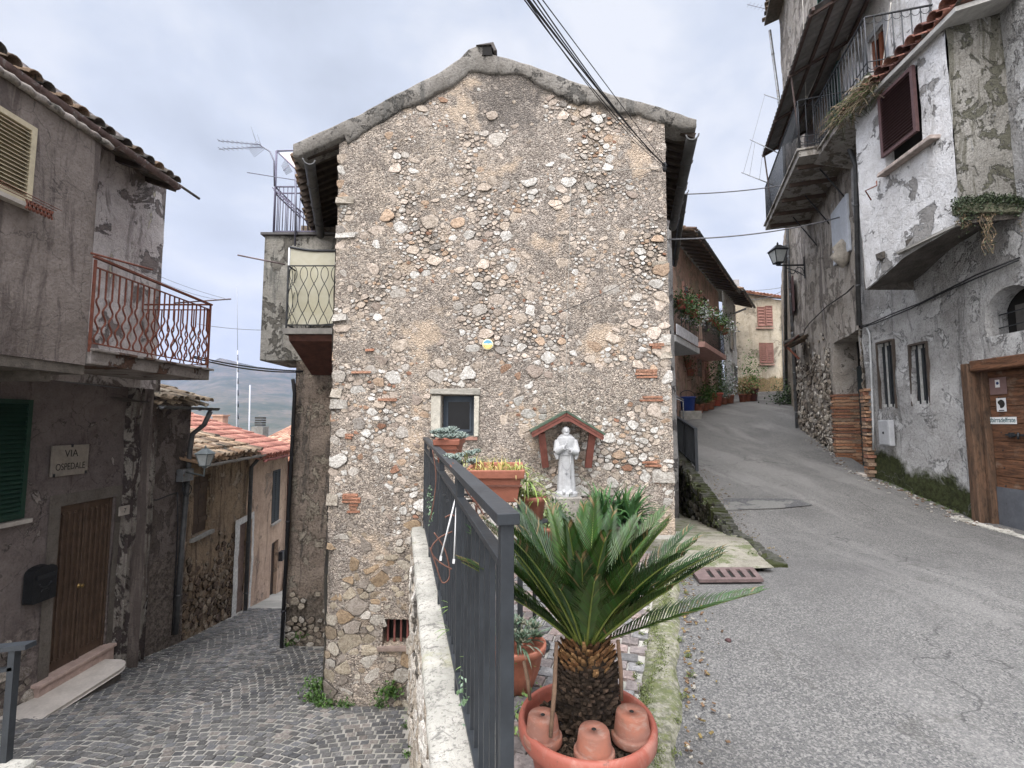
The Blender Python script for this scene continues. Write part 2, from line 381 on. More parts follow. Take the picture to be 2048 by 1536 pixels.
# shared materials
IRON = simple('dark_iron', (.035, .038, .042), .5, .3, .3, 20, .002)
ANTH = simple('anthracite_paint', (.028, .032, .037), .5, .0, .3, 7, .0012, .35, None)
RUSTY = simple('rusty_paint', (.16, .055, .035), .75, 0, .35, 18, .004, .3, (.09, .035, .02))
WOODG = simple('weathered_wood', (.1, .085, .07), .85, 0, .4, 11, .01)
GLASSD = simple('dark_glass', (.012, .013, .015), .25, 0, .2, 3, .0005, .2)
DARK = simple('dark_interior', (.012, .011, .010), .9, 0, .2, 4, 0)
METG = simple('grey_metal', (.22, .23, .24), .45, .5, .25, 9, .002, .5, (.13, .08, .05))
CABLE = simple('black_cable', (.02, .02, .022), .6, 0, .2, 5, 0)
CABG = simple('grey_cable', (.16, .16, .17), .6, 0, .2, 5, 0)
CONC = simple('concrete', (.27, .26, .24), .9, 0, .35, 6, .01)
TERRA = simple('terracotta', (.29, .115, .075), .72, 0, .22, 14, .003, .3)
BROWNW = simple('brown_shutter', (.085, .045, .045), .6, 0, .25, 20, .002)
TILE = vcol('clay_tile', .88, .45, 12, .008, .2, (.56, (.07, .065, .055)))
TILER = vcol('new_clay_tile', .85, .25, 9, .004, .2)
def proj(P):
    yc = P[1]*cp+P[2]*sp; zc = -P[1]*sp+P[2]*cp
    return 1024+FPX*P[0]/yc, 768-FPX*zc/yc
def lerp_tab(t, x):
    if x <= t[0][0]: return t[0][1]
    for (a, b), (c, d) in zip(t, t[1:]):
        if x <= c: return b+(d-b)*(x-a)/(c-a)
    return t[-1][1]
def tabf(t): return lambda x: lerp_tab(t, x)
def zL(Y, X=0): return (-3.8+.165*(8.4-Y) if Y < 8.4 else -3.8-.19*(Y-8.4))+.02*math.sin(X*1.3)
ZRT = [(4.5, -1.4), (6.6, -1.38), (8, -1.15), (10, -.92), (13, -.45), (16, .1), (20, .6), (26, 1.25), (30, 1.3)]
def zR(X, Y):
    k = max(0, min(1, (Y-4)/2.5)); return lerp_tab(ZRT, Y)+k*.05*(X-5.5)
RAIL = lambda Y: .297-.23*Y
KERB = lambda Y: .64+.345*(Y-2.05)
LT = [(-4, -1.4), (2.05, .64), (4.75, 1.6), (4.78, 2.5), (5.2, 2.62), (10, 3.85), (12.9, 4.3), (15.5, 5.3), (24.5, 10.9), (28, 13.2)]
RT = [(-4, 5.3), (3, 5.9), (6.6, 6.33), (8.9, 6.6), (13.9, 8.37), (26, 15), (28, 16)]
# ------------------------------------------------------------------ asphalt road
t = NT('chip_asphalt')
n0 = t.noise(1.1, 5, .6); sp1 = t.noise(130, 3, .75, 1.2); v1 = t.vor(115, 'F1', None, 'Color'); sf = t.sep()
base = t.mix(t.mr(n0, .35, .65), (.085, .083, .08), (.13, .127, .122))
ch = t.t.nodes.new('ShaderNodeSeparateColor'); t.l(v1, ch.inputs[0])
base = t.mix(t.mr(ch.outputs[0], .62, .8, 0, .6), base, (.29, .28, .26))
base = t.mix(t.mr(sp1, .52, .6, 0, .65), base, (.3, .29, .27))
base = t.mix(t.mr(ch.outputs[1], .0, .28, .85, 0), base, (.055, .056, .06))
base = t.mix(t.mr(t.noise(.55, 5, .6, .4), .5, .64, 0, .45), base, (.085, .082, .08)); base = t.mix(t.mr(t.noise(1, 5, .6, .5, t.map((1.3, .16, 1), (0, 0, -.35))), .5, .62, 0, .35), base, (.3, .29, .275)); base = t.mix(t.mr(t.noise(3.3, 6, .75, .4), .6, .66, 0, .4), base, (.06, .057, .05))
wz = t.t.nodes.new('ShaderNodeTexNoise'); wz.inputs['Scale'].default_value = 2.2; wz.inputs['Detail'].default_value = 6; t.l(t.g, wz.inputs['Vector']); wsc = t.t.nodes.new('ShaderNodeVectorMath'); wsc.operation = 'SCALE'; wsc.inputs['Scale'].default_value = .7; t.l(wz.outputs['Color'], wsc.inputs[0]); wad = t.t.nodes.new('ShaderNodeVectorMath'); wad.operation = 'ADD'; t.l(t.g, wad.inputs[0]); t.l(wsc.outputs[0], wad.inputs[1])
ck = t.vor(.42, 'DISTANCE_TO_EDGE', wad.outputs[0]); base = t.mix(t.math('MULTIPLY', t.mr(ck, 0, .0045, .75, 0), t.mr(t.noise(.8, 3), .48, .58)), base, (.03, .03, .03))
t.bump(t.math('ADD', sp1, ch.outputs[2]), .008)
ASPH = t.done(base, .8, 0, .35)
mb = MB(); Ys = [-4+i*.5 for i in range(12)]+[2+i*.2 for i in range(30)]+[8+i*.4 for i in range(52)]
N = 24; vs = []; fs = []
for Y in Ys:
    l, r = lerp_tab(LT, Y)-.02, lerp_tab(RT, Y)+.25
    for k in range(N+1):
        X = l+(r-l)*k/N; vs.append((X, Y, zR(X, Y)+.012*nz((X, Y, 0), .8)+(.0 if 0 < k < N else -.02)))
for i in range(len(Ys)-1):
    for k in range(N): fs.append((i*(N+1)+k, i*(N+1)+k+1, (i+1)*(N+1)+k+1, (i+1)*(N+1)+k))
mb.add(vs, fs, None, True); road = tag(mb.build('road', ASPH), kind='structure')
# repaired strip across the road
t = NT('road_patch'); n0 = t.noise(40, 5, .7)
c = t.mix(t.mr(t.noise(2.2, 5, .6, .3), .45, .5), (.06, .06, .062), (.13, .128, .12)); c = t.mix(t.mr(n0, .5, .62, 0, .5), c, (.19, .19, .18)); t.bump(n0, .006)
PATCHM = t.done(c, .85)
pp = [(1452, 998), (1580, 999), (1618, 1004), (1625, 1012), (1560, 1018), (1450, 1022), (1430, 1010)]
def on_road(u, v, lift=.006):
    d = ray(u, v); lo, hi = 1., 60.
    for _ in range(40):
        m = (lo+hi)/2; P = d*m
        if P.z > zR(P.x, P.y): lo = m
        else: hi = m
    P = d*lo; return V((P.x, P.y, zR(P.x, P.y)+lift))
mb = MB(); q = [on_road(*p, .014) for p in pp]; mb.add(q, [tuple(range(len(q)))]); tag(mb.build('road_patch', PATCHM), kind='structure')
# far ground sheet and hills
t = NT('hill_slope'); n0 = t.noise(.004, 8, .65); n1_ = t.noise(.03, 5, .7)
c = t.mix(t.mr(n0, .4, .6), (.035, .045, .025), (.1, .085, .06)); c = t.mix(t.mr(n1_, .45, .6, 0, .6), c, (.02, .035, .018)); c = t.mix(t.mr(t.noise(.012, 6, .7), .6, .68, 0, .5), c, (.2, .17, .13))
HILLM = t.done(c, .95)
mb = MB(); vs = []; fs = []; NX, NY = 60, 40
for j in range(NY+1):
    Y = -60+(j/NY)**2*3700
    for i in range(NX+1):
        X = (i/NX-.5)*2*(260+Y*1.1); z = -13-min(70, max(0, Y-30)*.12); z += max(0, (Y-150)/800)*6*nz((X*.004, Y*.004, 3)); vs.append((X, Y, z))
for j in range(NY):
    for i in range(NX): a = j*(NX+1)+i; fs.append((a, a+1, a+NX+2, a+NX+1))
mb.add(vs, fs, None, True); tag(mb.build('ground', HILLM), kind='structure')
mb = MB(); vs = []; fs = []; NX, NY = 110, 40
prof = [(-3200, 250), (-2500, 330), (-2150, 440), (-1900, 395), (-1750, 375), (-1550, 330), (-1350, 320), (-1100, 290), (-700, 260), (0, 230), (1800, 300), (3200, 250)]
for j in range(NY+1):
    tt = j/NY; Y = 900+2600*tt
    for i in range(NX+1):
        a = -1.1+2.2*i/NX; X = a*3500*(.35+.65*tt) if False else a*Y
        h = lerp_tab(prof, a*3500)*1.0; s_ = (tt**1.25 if tt < .92 else 1-(tt-.92)*2.5)
        vs.append((X, Y, -80+(h+80)*s_*(1+.0*i)+45*tt*nz((X*.0022, Y*.0022, 1))+14*tt*nz((X*.009, Y*.009, 5))))
for j in range(NY):
    for i in range(NX): a = j*(NX+1)+i; fs.append((a, a+1, a+NX+2, a+NX+1))
mb.add(vs, fs, None, True); tag(mb.build('hills', HILLM), kind='structure')
# ------------------------------------------------------------------ cobbled lane
COB = vcol('cobble_stone', .7, .35, 30, .006, .4)
t = NT('cobble_joint'); c = t.mix(t.mr(t.noise(1.2, 5), .35, .6), (.4, .38, .34), (.28, .27, .24)); c = t.mix(t.mr(t.noise(2.1, 6, .7), .6, .68, 0, .6), c, (.11, .14, .06)); t.bump(t.noise(60, 4, .7), .01)
JOINT = t.done(c, .95)
mb = MB(); vs = []; fs = []; N = 20; Ys = [.5*i-1 for i in range(22)]+[10+.6*i for i in range(50)]
for Y in Ys:
    xl = -6.3 if Y < 9 else -6.3-.16*(Y-9)*1.2; xr = -.9 if Y < 6.2 else (-2.2 if Y < 8.6 else -3.5+.0*(Y))
    for k in range(N+1): X = xl+(xr-xl)*k/N; vs.append((X, Y, zL(Y, X)-.003))
for i in range(len(Ys)-1):
    for k in range(N): fs.append((i*(N+1)+k, i*(N+1)+k+1, (i+1)*(N+1)+k+1, (i+1)*(N+1)+k))
mb.add(vs, fs, None, True)
lane = tag(mb.build('lane_bed', JOINT), kind='structure')
def cobble(mb, x, y, zf, sx, sy, rot, r_, h=.012, col=None):
    c_, s_ = math.cos(rot), math.sin(rot); vs = []; tz = r_.uniform(-.005, .005); bx, by = r_.uniform(-.04, .04), r_.uniform(-.04, .04)
    jx = [(r_.uniform(-.1, .1), r_.uniform(-.1, .1)) for _ in range(4)]
    for (k, w_) in ((1, -.015), (.97, h*.5), (.8, h)):
        for q, (a, b) in enumerate(((-1, -1), (1, -1), (1, 1), (-1, 1))):
            a2, b2 = (a+jx[q][0])*sx*k/2, (b+jx[q][1])*sy*k/2
            X, Y = x+a2*c_-b2*s_, y+a2*s_+b2*c_; vs.append((X, Y, zf(X, Y)+w_+tz+(a2*bx+b2*by if w_ > 0 else 0)))
    fs = [(q*4+k, q*4+(k+1) % 4, (q+1)*4+(k+1) % 4, (q+1)*4+k) for q in range(2) for k in range(4)]+[(8, 9, 10, 11)]
    mb.add(vs, fs, col)
r_ = random.Random(5); mb = MB(); W = 1.7; RR = 2.3
for i in range(-70, 10):
    for j in range(10, 118):
        x = i*.098+(j % 2)*.049; y = j*.098; xm = ((x+.3) % W)-W/2; x += r_.uniform(-.007, .007)
        yy = y+math.sqrt(RR*RR-xm*xm)*1.0-1.9+r_.uniform(-.007, .007); rot = -math.asin(xm/RR)
        L = RAIL(yy)-.2 if yy < 6.1 else (-2.42 if yy < 8.3 else -3.6)
        if x > L or x < -5.85-(.15*(yy-8.6) if yy > 8.6 else 0) or yy > 12.5: continue
        g = r_.random(); b = .075+.09*r_.random()+(.06 if g > .85 else 0)
        b *= 1+.35*nz((x*.8, yy*.8, 0)); col = (b*1.03, b*1.0, b*.97) if g < .6 else ((b*1.0, b*1.0, b*1.03) if g < .85 else (b*1.15, b*1.03, b*.93))
        cobble(mb, x, yy, lambda X, Y: zL(Y, X), (.080+.007*r_.random())/math.cos(rot), .079*math.cos(rot), rot, r_, .005, col)
tag(mb.build('lane', COB), kind='structure')
# ------------------------------------------------------------------ terrace floor
mb = MB(); mb.add([(.12, -1, -1.412), (.6, -1, -1.412), (KERB(2), 2, -1.412), (KERB(4.7)+.0, 4.7, -1.412), (2.2, 6.3, -1.412), (RAIL(6.2), 6.2, -1.412), (RAIL(.8), .8, -1.412)], [(0, 1, 2, 3, 4, 5, 6)])
tag(mb.build('terrace_bed', JOINT), kind='structure')
mb = MB(); r_ = random.Random(9)
for i in range(-10, 26):
    for j in range(6, 50):
        y = j*.105; x = i*.118+(j % 2)*.058
        ang = .3; X = x*math.cos(ang)+y*math.sin(ang)-.9; Y = y*math.cos(ang)-x*math.sin(ang)+.6
        if X < RAIL(Y)+.08 or X > KERB(Y)-.17 or Y > 5.9 or Y < .8: continue
        b = .13+.11*r_.random(); col = pick(r_, (b*1.15, b*.98, b*.92), (b, b*.97, b*.95), (b*1.3, b*1.0, b*.9))
        cobble(mb, X+r_.uniform(-.004, .004), Y, lambda X, Y: -1.4, .106, .092, -ang+r_.uniform(-.03, .03), r_, .008, col)
tag(mb.build('terrace_paving', COB), kind='structure')
# mossy kerb strip between paving and road
t = NT('mossy_kerb'); c = t.mix(t.mr(t.noise(28, 5, .7), .42, .6), (.14, .135, .1), (.32, .3, .24)); c = t.mix(t.mr(t.noise(4, 7, .8), .48, .56, 0, .8), c, (.1, .115, .045)); c = t.mix(t.mr(t.noise(22, 6, .8), .5, .6, 0, .8), c, (.15, .165, .06)); c = t.mix(t.mr(t.noise(34, 5, .8), .55, .62, 0, .8), c, (.3, .29, .22)); t.bump(t.noise(30, 5, .8), .02)
MOSSK = t.done(c, .95)
mb = MB(); vs = []; fs = []; n = 110
for i in range(n+1):
    Y = -.5+5.2*i/n; X = KERB(Y)
    for k, (dx, dz) in enumerate(((-.16, -1.41), (-.15, -1.385), (-.08, -1.37), (.0, -1.375), (.03+.05*nz((0, Y, 0), 3.), -1.392), (.05+.06*nz((0, Y, 0), 3.), -1.42))):
        vs.append((X+dx+.012*nz((X, Y, k), 7), Y, dz+.012*nz((X+dx, Y, 2), 9)))
for i in range(n):
    for k in range(5): fs.append((i*6+k, i*6+k+1, (i+1)*6+k+1, (i+1)*6+k))
mb.add(vs, fs, None, True); tag(mb.build('kerb', MOSSK), kind='structure')
# concrete strip beside the house, falling away behind it
t = NT('stained_concrete'); c = t.mix(t.mr(t.noise(2.5, 6, .7), .4, .6), (.15, .138, .11), (.25, .232, .19)); c = t.mix(t.mr(t.noise(3.4, 7, .75, .4), .5, .58), c, (.085, .1, .04)); c = t.mix(t.mr(t.noise(60, 4, .7), .5, .66, 0, .5), c, (.36, .34, .29)); t.bump(t.noise(22, 5, .8), .012)
CSTRIP = t.done(c, .95)
mb = MB(); vs = []; fs = []; Ys = [4.7+.25*i for i in range(40)]
for Y in Ys:
    l = 1.45 if Y < 6.2 else 1.9; r = lerp_tab(LT, max(Y, 4.8))+.02; z = -1.398 if Y < 5.8 else -1.398-.13*(Y-5.8)
    for k in range(9): X = l+(r-l)*k/8; vs.append((X, Y, z+.015*nz((X, Y, 0), 2)))
for i in range(len(Ys)-1):
    for k in range(8): fs.append((i*9+k, i*9+k+1, (i+1)*9+k+1, (i+1)*9+k))
mb.add(vs, fs, None, True); tag(mb.build('pavement', CSTRIP), kind='structure')
# mossy edge wall of the road beside the strip: rough stones
MOSSY = vcol('mossy_stone', .95, .6, 9, .03, .15, (.5, (.04, .046, .018)))
fw = Fr((2.6, 4.9), (4.1, 12.2)); th = thing('retaining_wall', 'low rough dark mossy stone wall holding up the road edge beside the stone house', 'wall', fw.pt(0, -1.5))
mb = MB(); wall_grid(mb, fw, 0, fw.L, -3, 1.0, (), .12, .05, top=lambda s: zR(*fw.pt(s, 0)[:2])+.02+.04*nz((s, 0, 0), 3), smooth=False); mb.c = [(.07, .07, .06)]*len(mb.c)
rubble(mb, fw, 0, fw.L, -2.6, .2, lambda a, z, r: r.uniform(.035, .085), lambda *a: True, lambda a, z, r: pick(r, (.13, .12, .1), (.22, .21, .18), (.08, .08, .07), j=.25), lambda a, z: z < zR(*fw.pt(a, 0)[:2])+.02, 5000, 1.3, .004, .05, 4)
for i in range(60):
    a = fw.L*i/60; P = fw.pt(a, 0); z = zR(P.x, P.y); d = .05*R.random()
    mb.fbox(fw, a, a+.13, z-.12, z+.03+.02*R.random(), -.16, .03+d, (.1, .1, .085), .012)
mb.build('stone_face', MOSSY, th)
# ------------------------------------------------------------------ iron drain grate
gA = thing('drain_grate', 'rusty slotted iron drain grate set in the road edge beside the concrete strip', 'drain grate', (2.05, 4.55, -1.4))
mb = MB(); g = [(1380, 1136), (1506, 1136), (1527, 1160), (1398, 1161)]
GR = [AZ(u, v, -1.392) for u, v in g]
def gq(a, b): return GR[0]*(1-a)*(1-b)+GR[1]*a*(1-b)+GR[2]*a*b+GR[3]*(1-a)*b
def gslab(mb, a0, a1, b0, b1, z0, z1):
    P = [gq(a0, b0), gq(a1, b0), gq(a1, b1), gq(a0, b1)]
    mb.poly([V((p.x, p.y, z0)) for p in P], (0, 0, z1-z0))
gslab(mb, 0, 1, 0, .16, -1.41, -1.384); gslab(mb, 0, 1, .84, 1, -1.41, -1.384); xs = [0, .21, .28, .37, .44, .53, .6, .69, .76, .85, .92, 1]
for k in range(0, 12, 2): gslab(mb, xs[k], xs[k+1], .16, .84, -1.41, -1.384)
mb.build('grid', simple('rust_iron', (.14, .1, .095), .8, .2, .3, 14, .004), gA)
mb = MB(); gslab(mb, .02, .98, .05, .95, -1.409, -1.4); mb.build('drain_pit', DARK, gA)
# ------------------------------------------------------------------ the stone gable house
FS = Fr((-2.33, 6.1), (2.05, 6.1))
house = thing('stone_house', 'tall rubble stone gable house between the two lanes, in the middle of the photo', 'house', (0, 6.1, -3.5))
low_px = [(585, 320), (690, 292), (740, 262), (800, 227), (870, 190), (915, 165), (938, 150), (1040, 150), (1110, 190), (1180, 210), (1250, 224), (1328, 250), (1375, 262)]
up_px = [(590, 292), (650, 265), (720, 234), (800, 190), (880, 150), (922, 121), (938, 104), (955, 97), (972, 101), (986, 114), (1060, 135), (1150, 169), (1230, 196), (1300, 214), (1390, 243)]
lowl = [FS.px(*p) for p in low_px]; upl = [FS.px(*p) for p in up_px]
topf = tabf(lowl); WL = 0.0; WR = FS.L
def batter(s, z):
    return .035*max(0, -1.9-z)+(.05*max(0, (.22-s))/.22*-1.3 if False else -.22*max(0, .16-s)/.16*(.5 if z < -1.6 else .16))+.02*nz((s*.8, 0, z*.8))
t = NT('lime_mortar'); vv = t.g
big = t.noise(.75, 5, .6, .3); mid = t.noise(7, 6, .75, .6); fn = t.noise(42, 5, .8, .8); 
c = t.mix(t.mr(big, .38, .6), (.80, .68, .56), (.68, .59, .51))
c = t.mix(t.mr(mid, .36, .5, .55, 0), c, (.36, .33, .295))
c = t.mix(t.mr(t.noise(2.1, 7, .7, .5), .53, .6, 0, .6), c, (.24, .22, .2))
vch = t.vor(24, 'F1', t.map((1, 1, 1.35)), 'Color'); ch = t.t.nodes.new('ShaderNodeSeparateColor'); t.l(vch, ch.inputs[0]); vd = t.vor(24, 'DISTANCE_TO_EDGE', t.map((1, 1, 1.35)))
c = t.mix(t.math('MULTIPLY', t.mr(ch.outputs[0], .55, .65), t.mr(vd, .06, .12)), c, t.mix(ch.outputs[1], (.55, .5, .44), (.34, .29, .25)))
c = t.mix(t.mr(vd, 0, .05, .4, 0), c, (.16, .135, .115))
rg = t.math('ABSOLUTE', t.math('SUBTRACT', t.noise(15, 3, .6, 1.8), .5)); c = t.mix(t.mr(rg, .012, .06, .65, 0), c, (.16, .13, .11)); rg2 = t.math('ABSOLUTE', t.math('SUBTRACT', t.noise(8, 5, .7, 2.2), .52)); c = t.mix(t.mr(rg2, .004, .035, .9, 0), c, (.075, .06, .05))
c = t.mix(t.mr(t.noise(1.3, 5, .65, .3), .56, .64, 0, .75), c, (.76, .6, .45)); c = t.mix(t.mr(fn, .36, .44, .8, 0), c, (.08, .065, .05)); c = t.mix(t.mr(fn, .56, .66, 0, .7), c, (.78, .7, .6))
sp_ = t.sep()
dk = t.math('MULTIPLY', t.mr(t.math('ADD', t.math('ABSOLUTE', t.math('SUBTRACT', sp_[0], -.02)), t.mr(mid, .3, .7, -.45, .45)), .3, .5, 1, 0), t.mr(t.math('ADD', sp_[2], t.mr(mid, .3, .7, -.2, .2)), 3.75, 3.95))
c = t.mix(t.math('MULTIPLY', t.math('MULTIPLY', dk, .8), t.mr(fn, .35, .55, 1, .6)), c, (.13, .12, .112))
t.bump(t.math('ADD', t.math('MULTIPLY', mid, 1.2), t.math('ADD', fn, t.math('MULTIPLY', t.mr(vd, 0, .2), .5))), .035)
MORTAR = t.done(c, .95, 0, .15)
t = NT('limestone_rubble'); a = t.attr(); nn = t.noise(16, 6, .75, .5); f2 = t.noise(60, 4, .75)
rg = t.math('ABSOLUTE', t.math('SUBTRACT', t.noise(12, 4, .65, 1.8), .5)); a = t.mix(t.mr(rg, .006, .045, .65, 0), a, t.mix(1, a, (.35, .3, .26), 'MULTIPLY')); c = t.mix(t.mr(nn, .34, .55, .6, 0), a, t.mix(1, a, (.45, .42, .38), 'MULTIPLY')); c = t.mix(t.mr(f2, .33, .45, .6, 0), c, (.13, .115, .1)); c = t.mix(t.mr(f2, .56, .68, 0, .5), c, t.mix(1, a, (1.4, 1.4, 1.38), 'MULTIPLY'))
t.bump(t.math('ADD', nn, f2), .018); RUB = t.done(c, .9, 0, .2)
win1 = FS.rect(882, 790, 948, 872); win2 = FS.rect(766, 1238, 819, 1290)
HO = [(*win1, .3), (*win2, .22)]
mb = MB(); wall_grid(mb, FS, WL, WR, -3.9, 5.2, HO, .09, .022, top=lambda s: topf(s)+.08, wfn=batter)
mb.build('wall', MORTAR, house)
def wok(s, z):
    if s < .03 or s > WR-.04 or z > topf(s)-.08: return False
    for h in HO:
        m = .10 if h is HO[0] else .05
        if h[0]-m < s < h[1]+m and h[2]-.05 < z < h[3]+.13: return False
    return True
def reg(s, z):
    u, v = proj(FS.pt(s, z)); return ('low' if v > 1055+25*math.sin(u*.05) and u < 850 else ('mid' if v > 690+30*math.sin(u*.02) else 'up')), u, v
def rfn(s, z, r):
    g, u, v = reg(s, z)
    if g == 'low': return r.uniform(.032, .115)
    x = r.random()
    e = .05 if (s < .16 or s > WR-.18) and r.random() < .6 else 0
    if g == 'mid': return .018+e+.07*x**1.9+(.03 if r.random() < .03 else 0)
    return .016+e+.08*x**2.8+(.05 if r.random() < .012 else 0)
def keep(s, z, rad, r):
    g, u, v = reg(s, z)
    if g == 'low': return True
    if g == 'mid': return r.random() < .96
    if v < 260 and 900 < u < 1090: return r.random() < .12
    if s < .14 or s > WR-.16: return r.random() < .8
    d = .92+.3*nz((s*1.1, z*1.1, 4)); return r.random() < (d if rad < .06 else .92)
def cfn(s, z, r):
    g, u, v = reg(s, z); x = r.random()
    if g == 'low': return pick(r, (.46, .40, .31), (.38, .31, .23), (.55, .5, .42), (.33, .29, .25), (.4, .3, .2), (.62, .58, .52), j=.18)
    if x < (.025 if g == 'up' else .045): return pick(r, (.34, .19, .13), (.4, .26, .18))
    if x < (.24 if g == 'up' else .36): return pick(r, (.68, .66, .62), (.6, .58, .54), (.76, .74, .7), j=.1)
    if x < .85: return pick(r, (.58, .5, .42), (.62, .53, .44), (.54, .46, .39), (.56, .52, .47), (.66, .57, .49), j=.14)
    return pick(r, (.36, .33, .3), (.42, .35, .3), (.55, .41, .3))
mb = MB()
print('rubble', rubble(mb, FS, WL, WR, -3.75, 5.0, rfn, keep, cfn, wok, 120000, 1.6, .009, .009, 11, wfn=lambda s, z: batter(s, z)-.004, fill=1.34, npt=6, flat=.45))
for (u, v, n, w_) in ((1270, 742, 3, .3), (1280, 795, 2, .3), (1300, 690, 2, .16), (700, 745, 1, .3), (690, 990, 3, .18), (700, 1010, 3, .12), (1285, 925, 2, .2), (735, 700, 1, .12), (690, 870, 2, .12), (760, 800, 1, .2)):
    s, z = FS.px(u, v)
    for k in range(n): mb.fbox(FS, s+R.uniform(-.03, .03), s+w_+R.uniform(-.03, .03), z-.04*k-.015, z-.04*k+.015, -.02, .028+batter(s, z), pick(R, (.4, .2, .13), (.45, .25, .17)), .006)
# big corner quoins on both edges
for side in (0, 1):
    z = -1.2
    while z < 3.2:
        h = R.uniform(.07, .16); w_ = R.uniform(.12, .28)
        if R.random() < .16:
            s0_, s1_ = (.0, w_) if side == 0 else (WR-w_, WR+.005)
            P = []
            mb.fbox(FS, s0_, s1_, z, z+h-.015, -.1, .02, pick(R, (.6, .57, .52), (.68, .66, .62), (.5, .45, .38)), .018)
        z += h
mb.build('stonework', RUB, house)
# side walls and back (seen only from a step aside)
STUC = plaster('house_side_stucco', (.3, .26, .21), (.22, .19, .16), (.36, .3, .23), .55, 2.2, (.12, .11, .1), seed=2)
FSl = Fr((-2.33, 6.1), (-3.3, 9.0)); FSr = Fr((2.05, 6.1), (2.75, 9.0)); FSr.n = V((FSr.d.y, -FSr.d.x, 0)); FSl.n = V((-FSl.d.y, FSl.d.x, 0))
mb = MB(); wall_grid(mb, FSl, .05, FSl.L, -4.2, 3.7, (), .2, .02); mb.build('side_wall', STUC, house); mb = MB(); wall_grid(mb, FSr, .05, FSr.L, -2.4, 3.9, (), .2, .02)
mb.build('side_wall', STUC, house)
# mortar verge along the gable
GREYM = plaster('grey_verge_mortar', (.2, .188, .17), (.28, .263, .24), (.15, .142, .13), .57, 3.5, (.12, .116, .108), .56, bump=.02, fine=.6, crack=True, seed=4)
mb = MB(); ns = 160; L0 = upl[0][0]; L1 = upl[-1][0]; upf = tabf(upl); lowf = tabf(lowl)
prev = None; vs = []; fs = []
xL = FS.px(655, 265)[0]
for i in range(ns+1):
    s = L0+(L1-L0)*i/ns; zt = upf(s)+.012*nz((s, 0, 0), 5); zb = lowf(s)+.06*nz((s, 3, 0), 3)+.035*nz((s, 9, 0), 11)
    if s < .1: zb = max(zb, upf(s)-.2)
    w_ = .045+.006*nz((s, 1, 1), 6); zb = min(zb, zt-.05)
    row = [FS.pt(s, zb, -.25), FS.pt(s, zb, w_-.02), FS.pt(s, zb+(zt-zb)*.1, w_), FS.pt(s, zb+(zt-zb)*.6, w_-.002+.004*nz((s, 2, 2), 7)), FS.pt(s, zt-.02, w_+.008), FS.pt(s, zt, w_-.0), FS.pt(s, zt+.01, -.2)]
    vs += row
for i in range(ns):
    for k in range(6): fs.append((i*7+k, (i+1)*7+k, (i+1)*7+k+1, i*7+k+1))
fs.append(tuple(range(7))); fs.append(tuple(range(ns*7, ns*7+7))[::-1])
mb.add(vs, fs, None, True); mb.build('verge', GREYM, house)
# roof: tiles over two slopes, boards below the eaves
roof_mb = MB(); tcol = lambda r: pick(r, (.2, .15, .11), (.14, .12, .1), (.27, .19, .13), (.1, .09, .08), j=.2)
apexL = FS.px(930, 118); apexR = FS.px(985, 122); eL = upl[0]; eR = upl[-1]
def slope(mb, e, ap, fr_off, back, sg):
    P0 = FS.pt(e[0], e[1], 0); P1 = FS.pt(ap[0], ap[1], 0); dY = back
    upv = (P1-P0); ln = upv.length
    ev = V(dY).normalized(); cols = int(V(dY).length/.2); rows = int(ln/.4)
    barrel_tiles(mb, P0+ev*.2+V((0, 0, -.05)), ev, upv, cols, rows, .2, .4, tcol, seed=sg)
slope(roof_mb, eL, apexL, 0, (-.98, 2.9, 0), 5); roof_mb.build('roof', TILE, house); roof_mb = MB(); slope(roof_mb, eR, apexR, 0, (.75, 2.9, 0), 6)
roof = roof_mb.build('roof', TILE, house)
mb = MB()
for e, ap, bk in ((eL, apexL, V((-.98, 2.9, 0))), (eR, apexR, V((.75, 2.9, 0)))):
    a = FS.pt(e[0], e[1]-.1, .0); b = FS.pt(ap[0], ap[1]-.1, .0)
    mb = MB(); mb.poly([a, b, b+V((0, bk.y, 0)), a+bk], (0, 0, .03)); mb.build('roof_boards', WOODG, house)
mb = MB()
for e, ins, bk in ((eL, .95, V((-.98, 2.9, 0))), (eR, -.8, V((.75, 2.9, 0)))):
    for k in range(15):
        f = .03+k/15; a = FS.pt(e[0], e[1]-.16, 0)+bk*f; z2 = e[1]-.16+.44*abs(ins)*.9; b = V((a.x+ins, a.y, z2))
        mb = MB(); mb.beam(a, b, .055, .075); mb.build('rafter', simple('dark_old_wood', (.06, .045, .035), .9, 0, .4, 11, .01), house)
# ridge cap with little flue
mb = MB(); s, z = FS.px(965, 118); mb.beam(FS.pt(s, z+.02, .0), FS.pt(s, z+.02, -2.9), .17, .12)
mb.build('ridge', TILE, house)
mb = MB(); a = FS.px(950, 99); b = FS.px(990, 96)
mb.poly([FS.pt(a[0]+.02, a[1]-.0, .08), FS.pt(b[0]-.02, b[1]+.02, .08), FS.pt(b[0]+.03, b[1]-.1, .08), FS.pt(b[0]-.01, b[1]-.1, .08), FS.pt(b[0]-.05, b[1]-.01, .08), FS.pt(a[0]+.1, b[1]-.02, .08)], (0, .5, 0))
mb.build('ridge_tile', simple('dark_old_tile', (.1, .09, .085), .9), house)
mb = MB(); mb.poly([FS.pt(a[0]+.1, a[1]-.13, .0), FS.pt(b[0]-.03, a[1]-.13, .0), FS.pt(b[0]-.05, b[1]-.03, .0), FS.pt(a[0]+.11, b[1]-.03, .0)], (0, -.062, 0)); mb.build('flue', DARK, house)
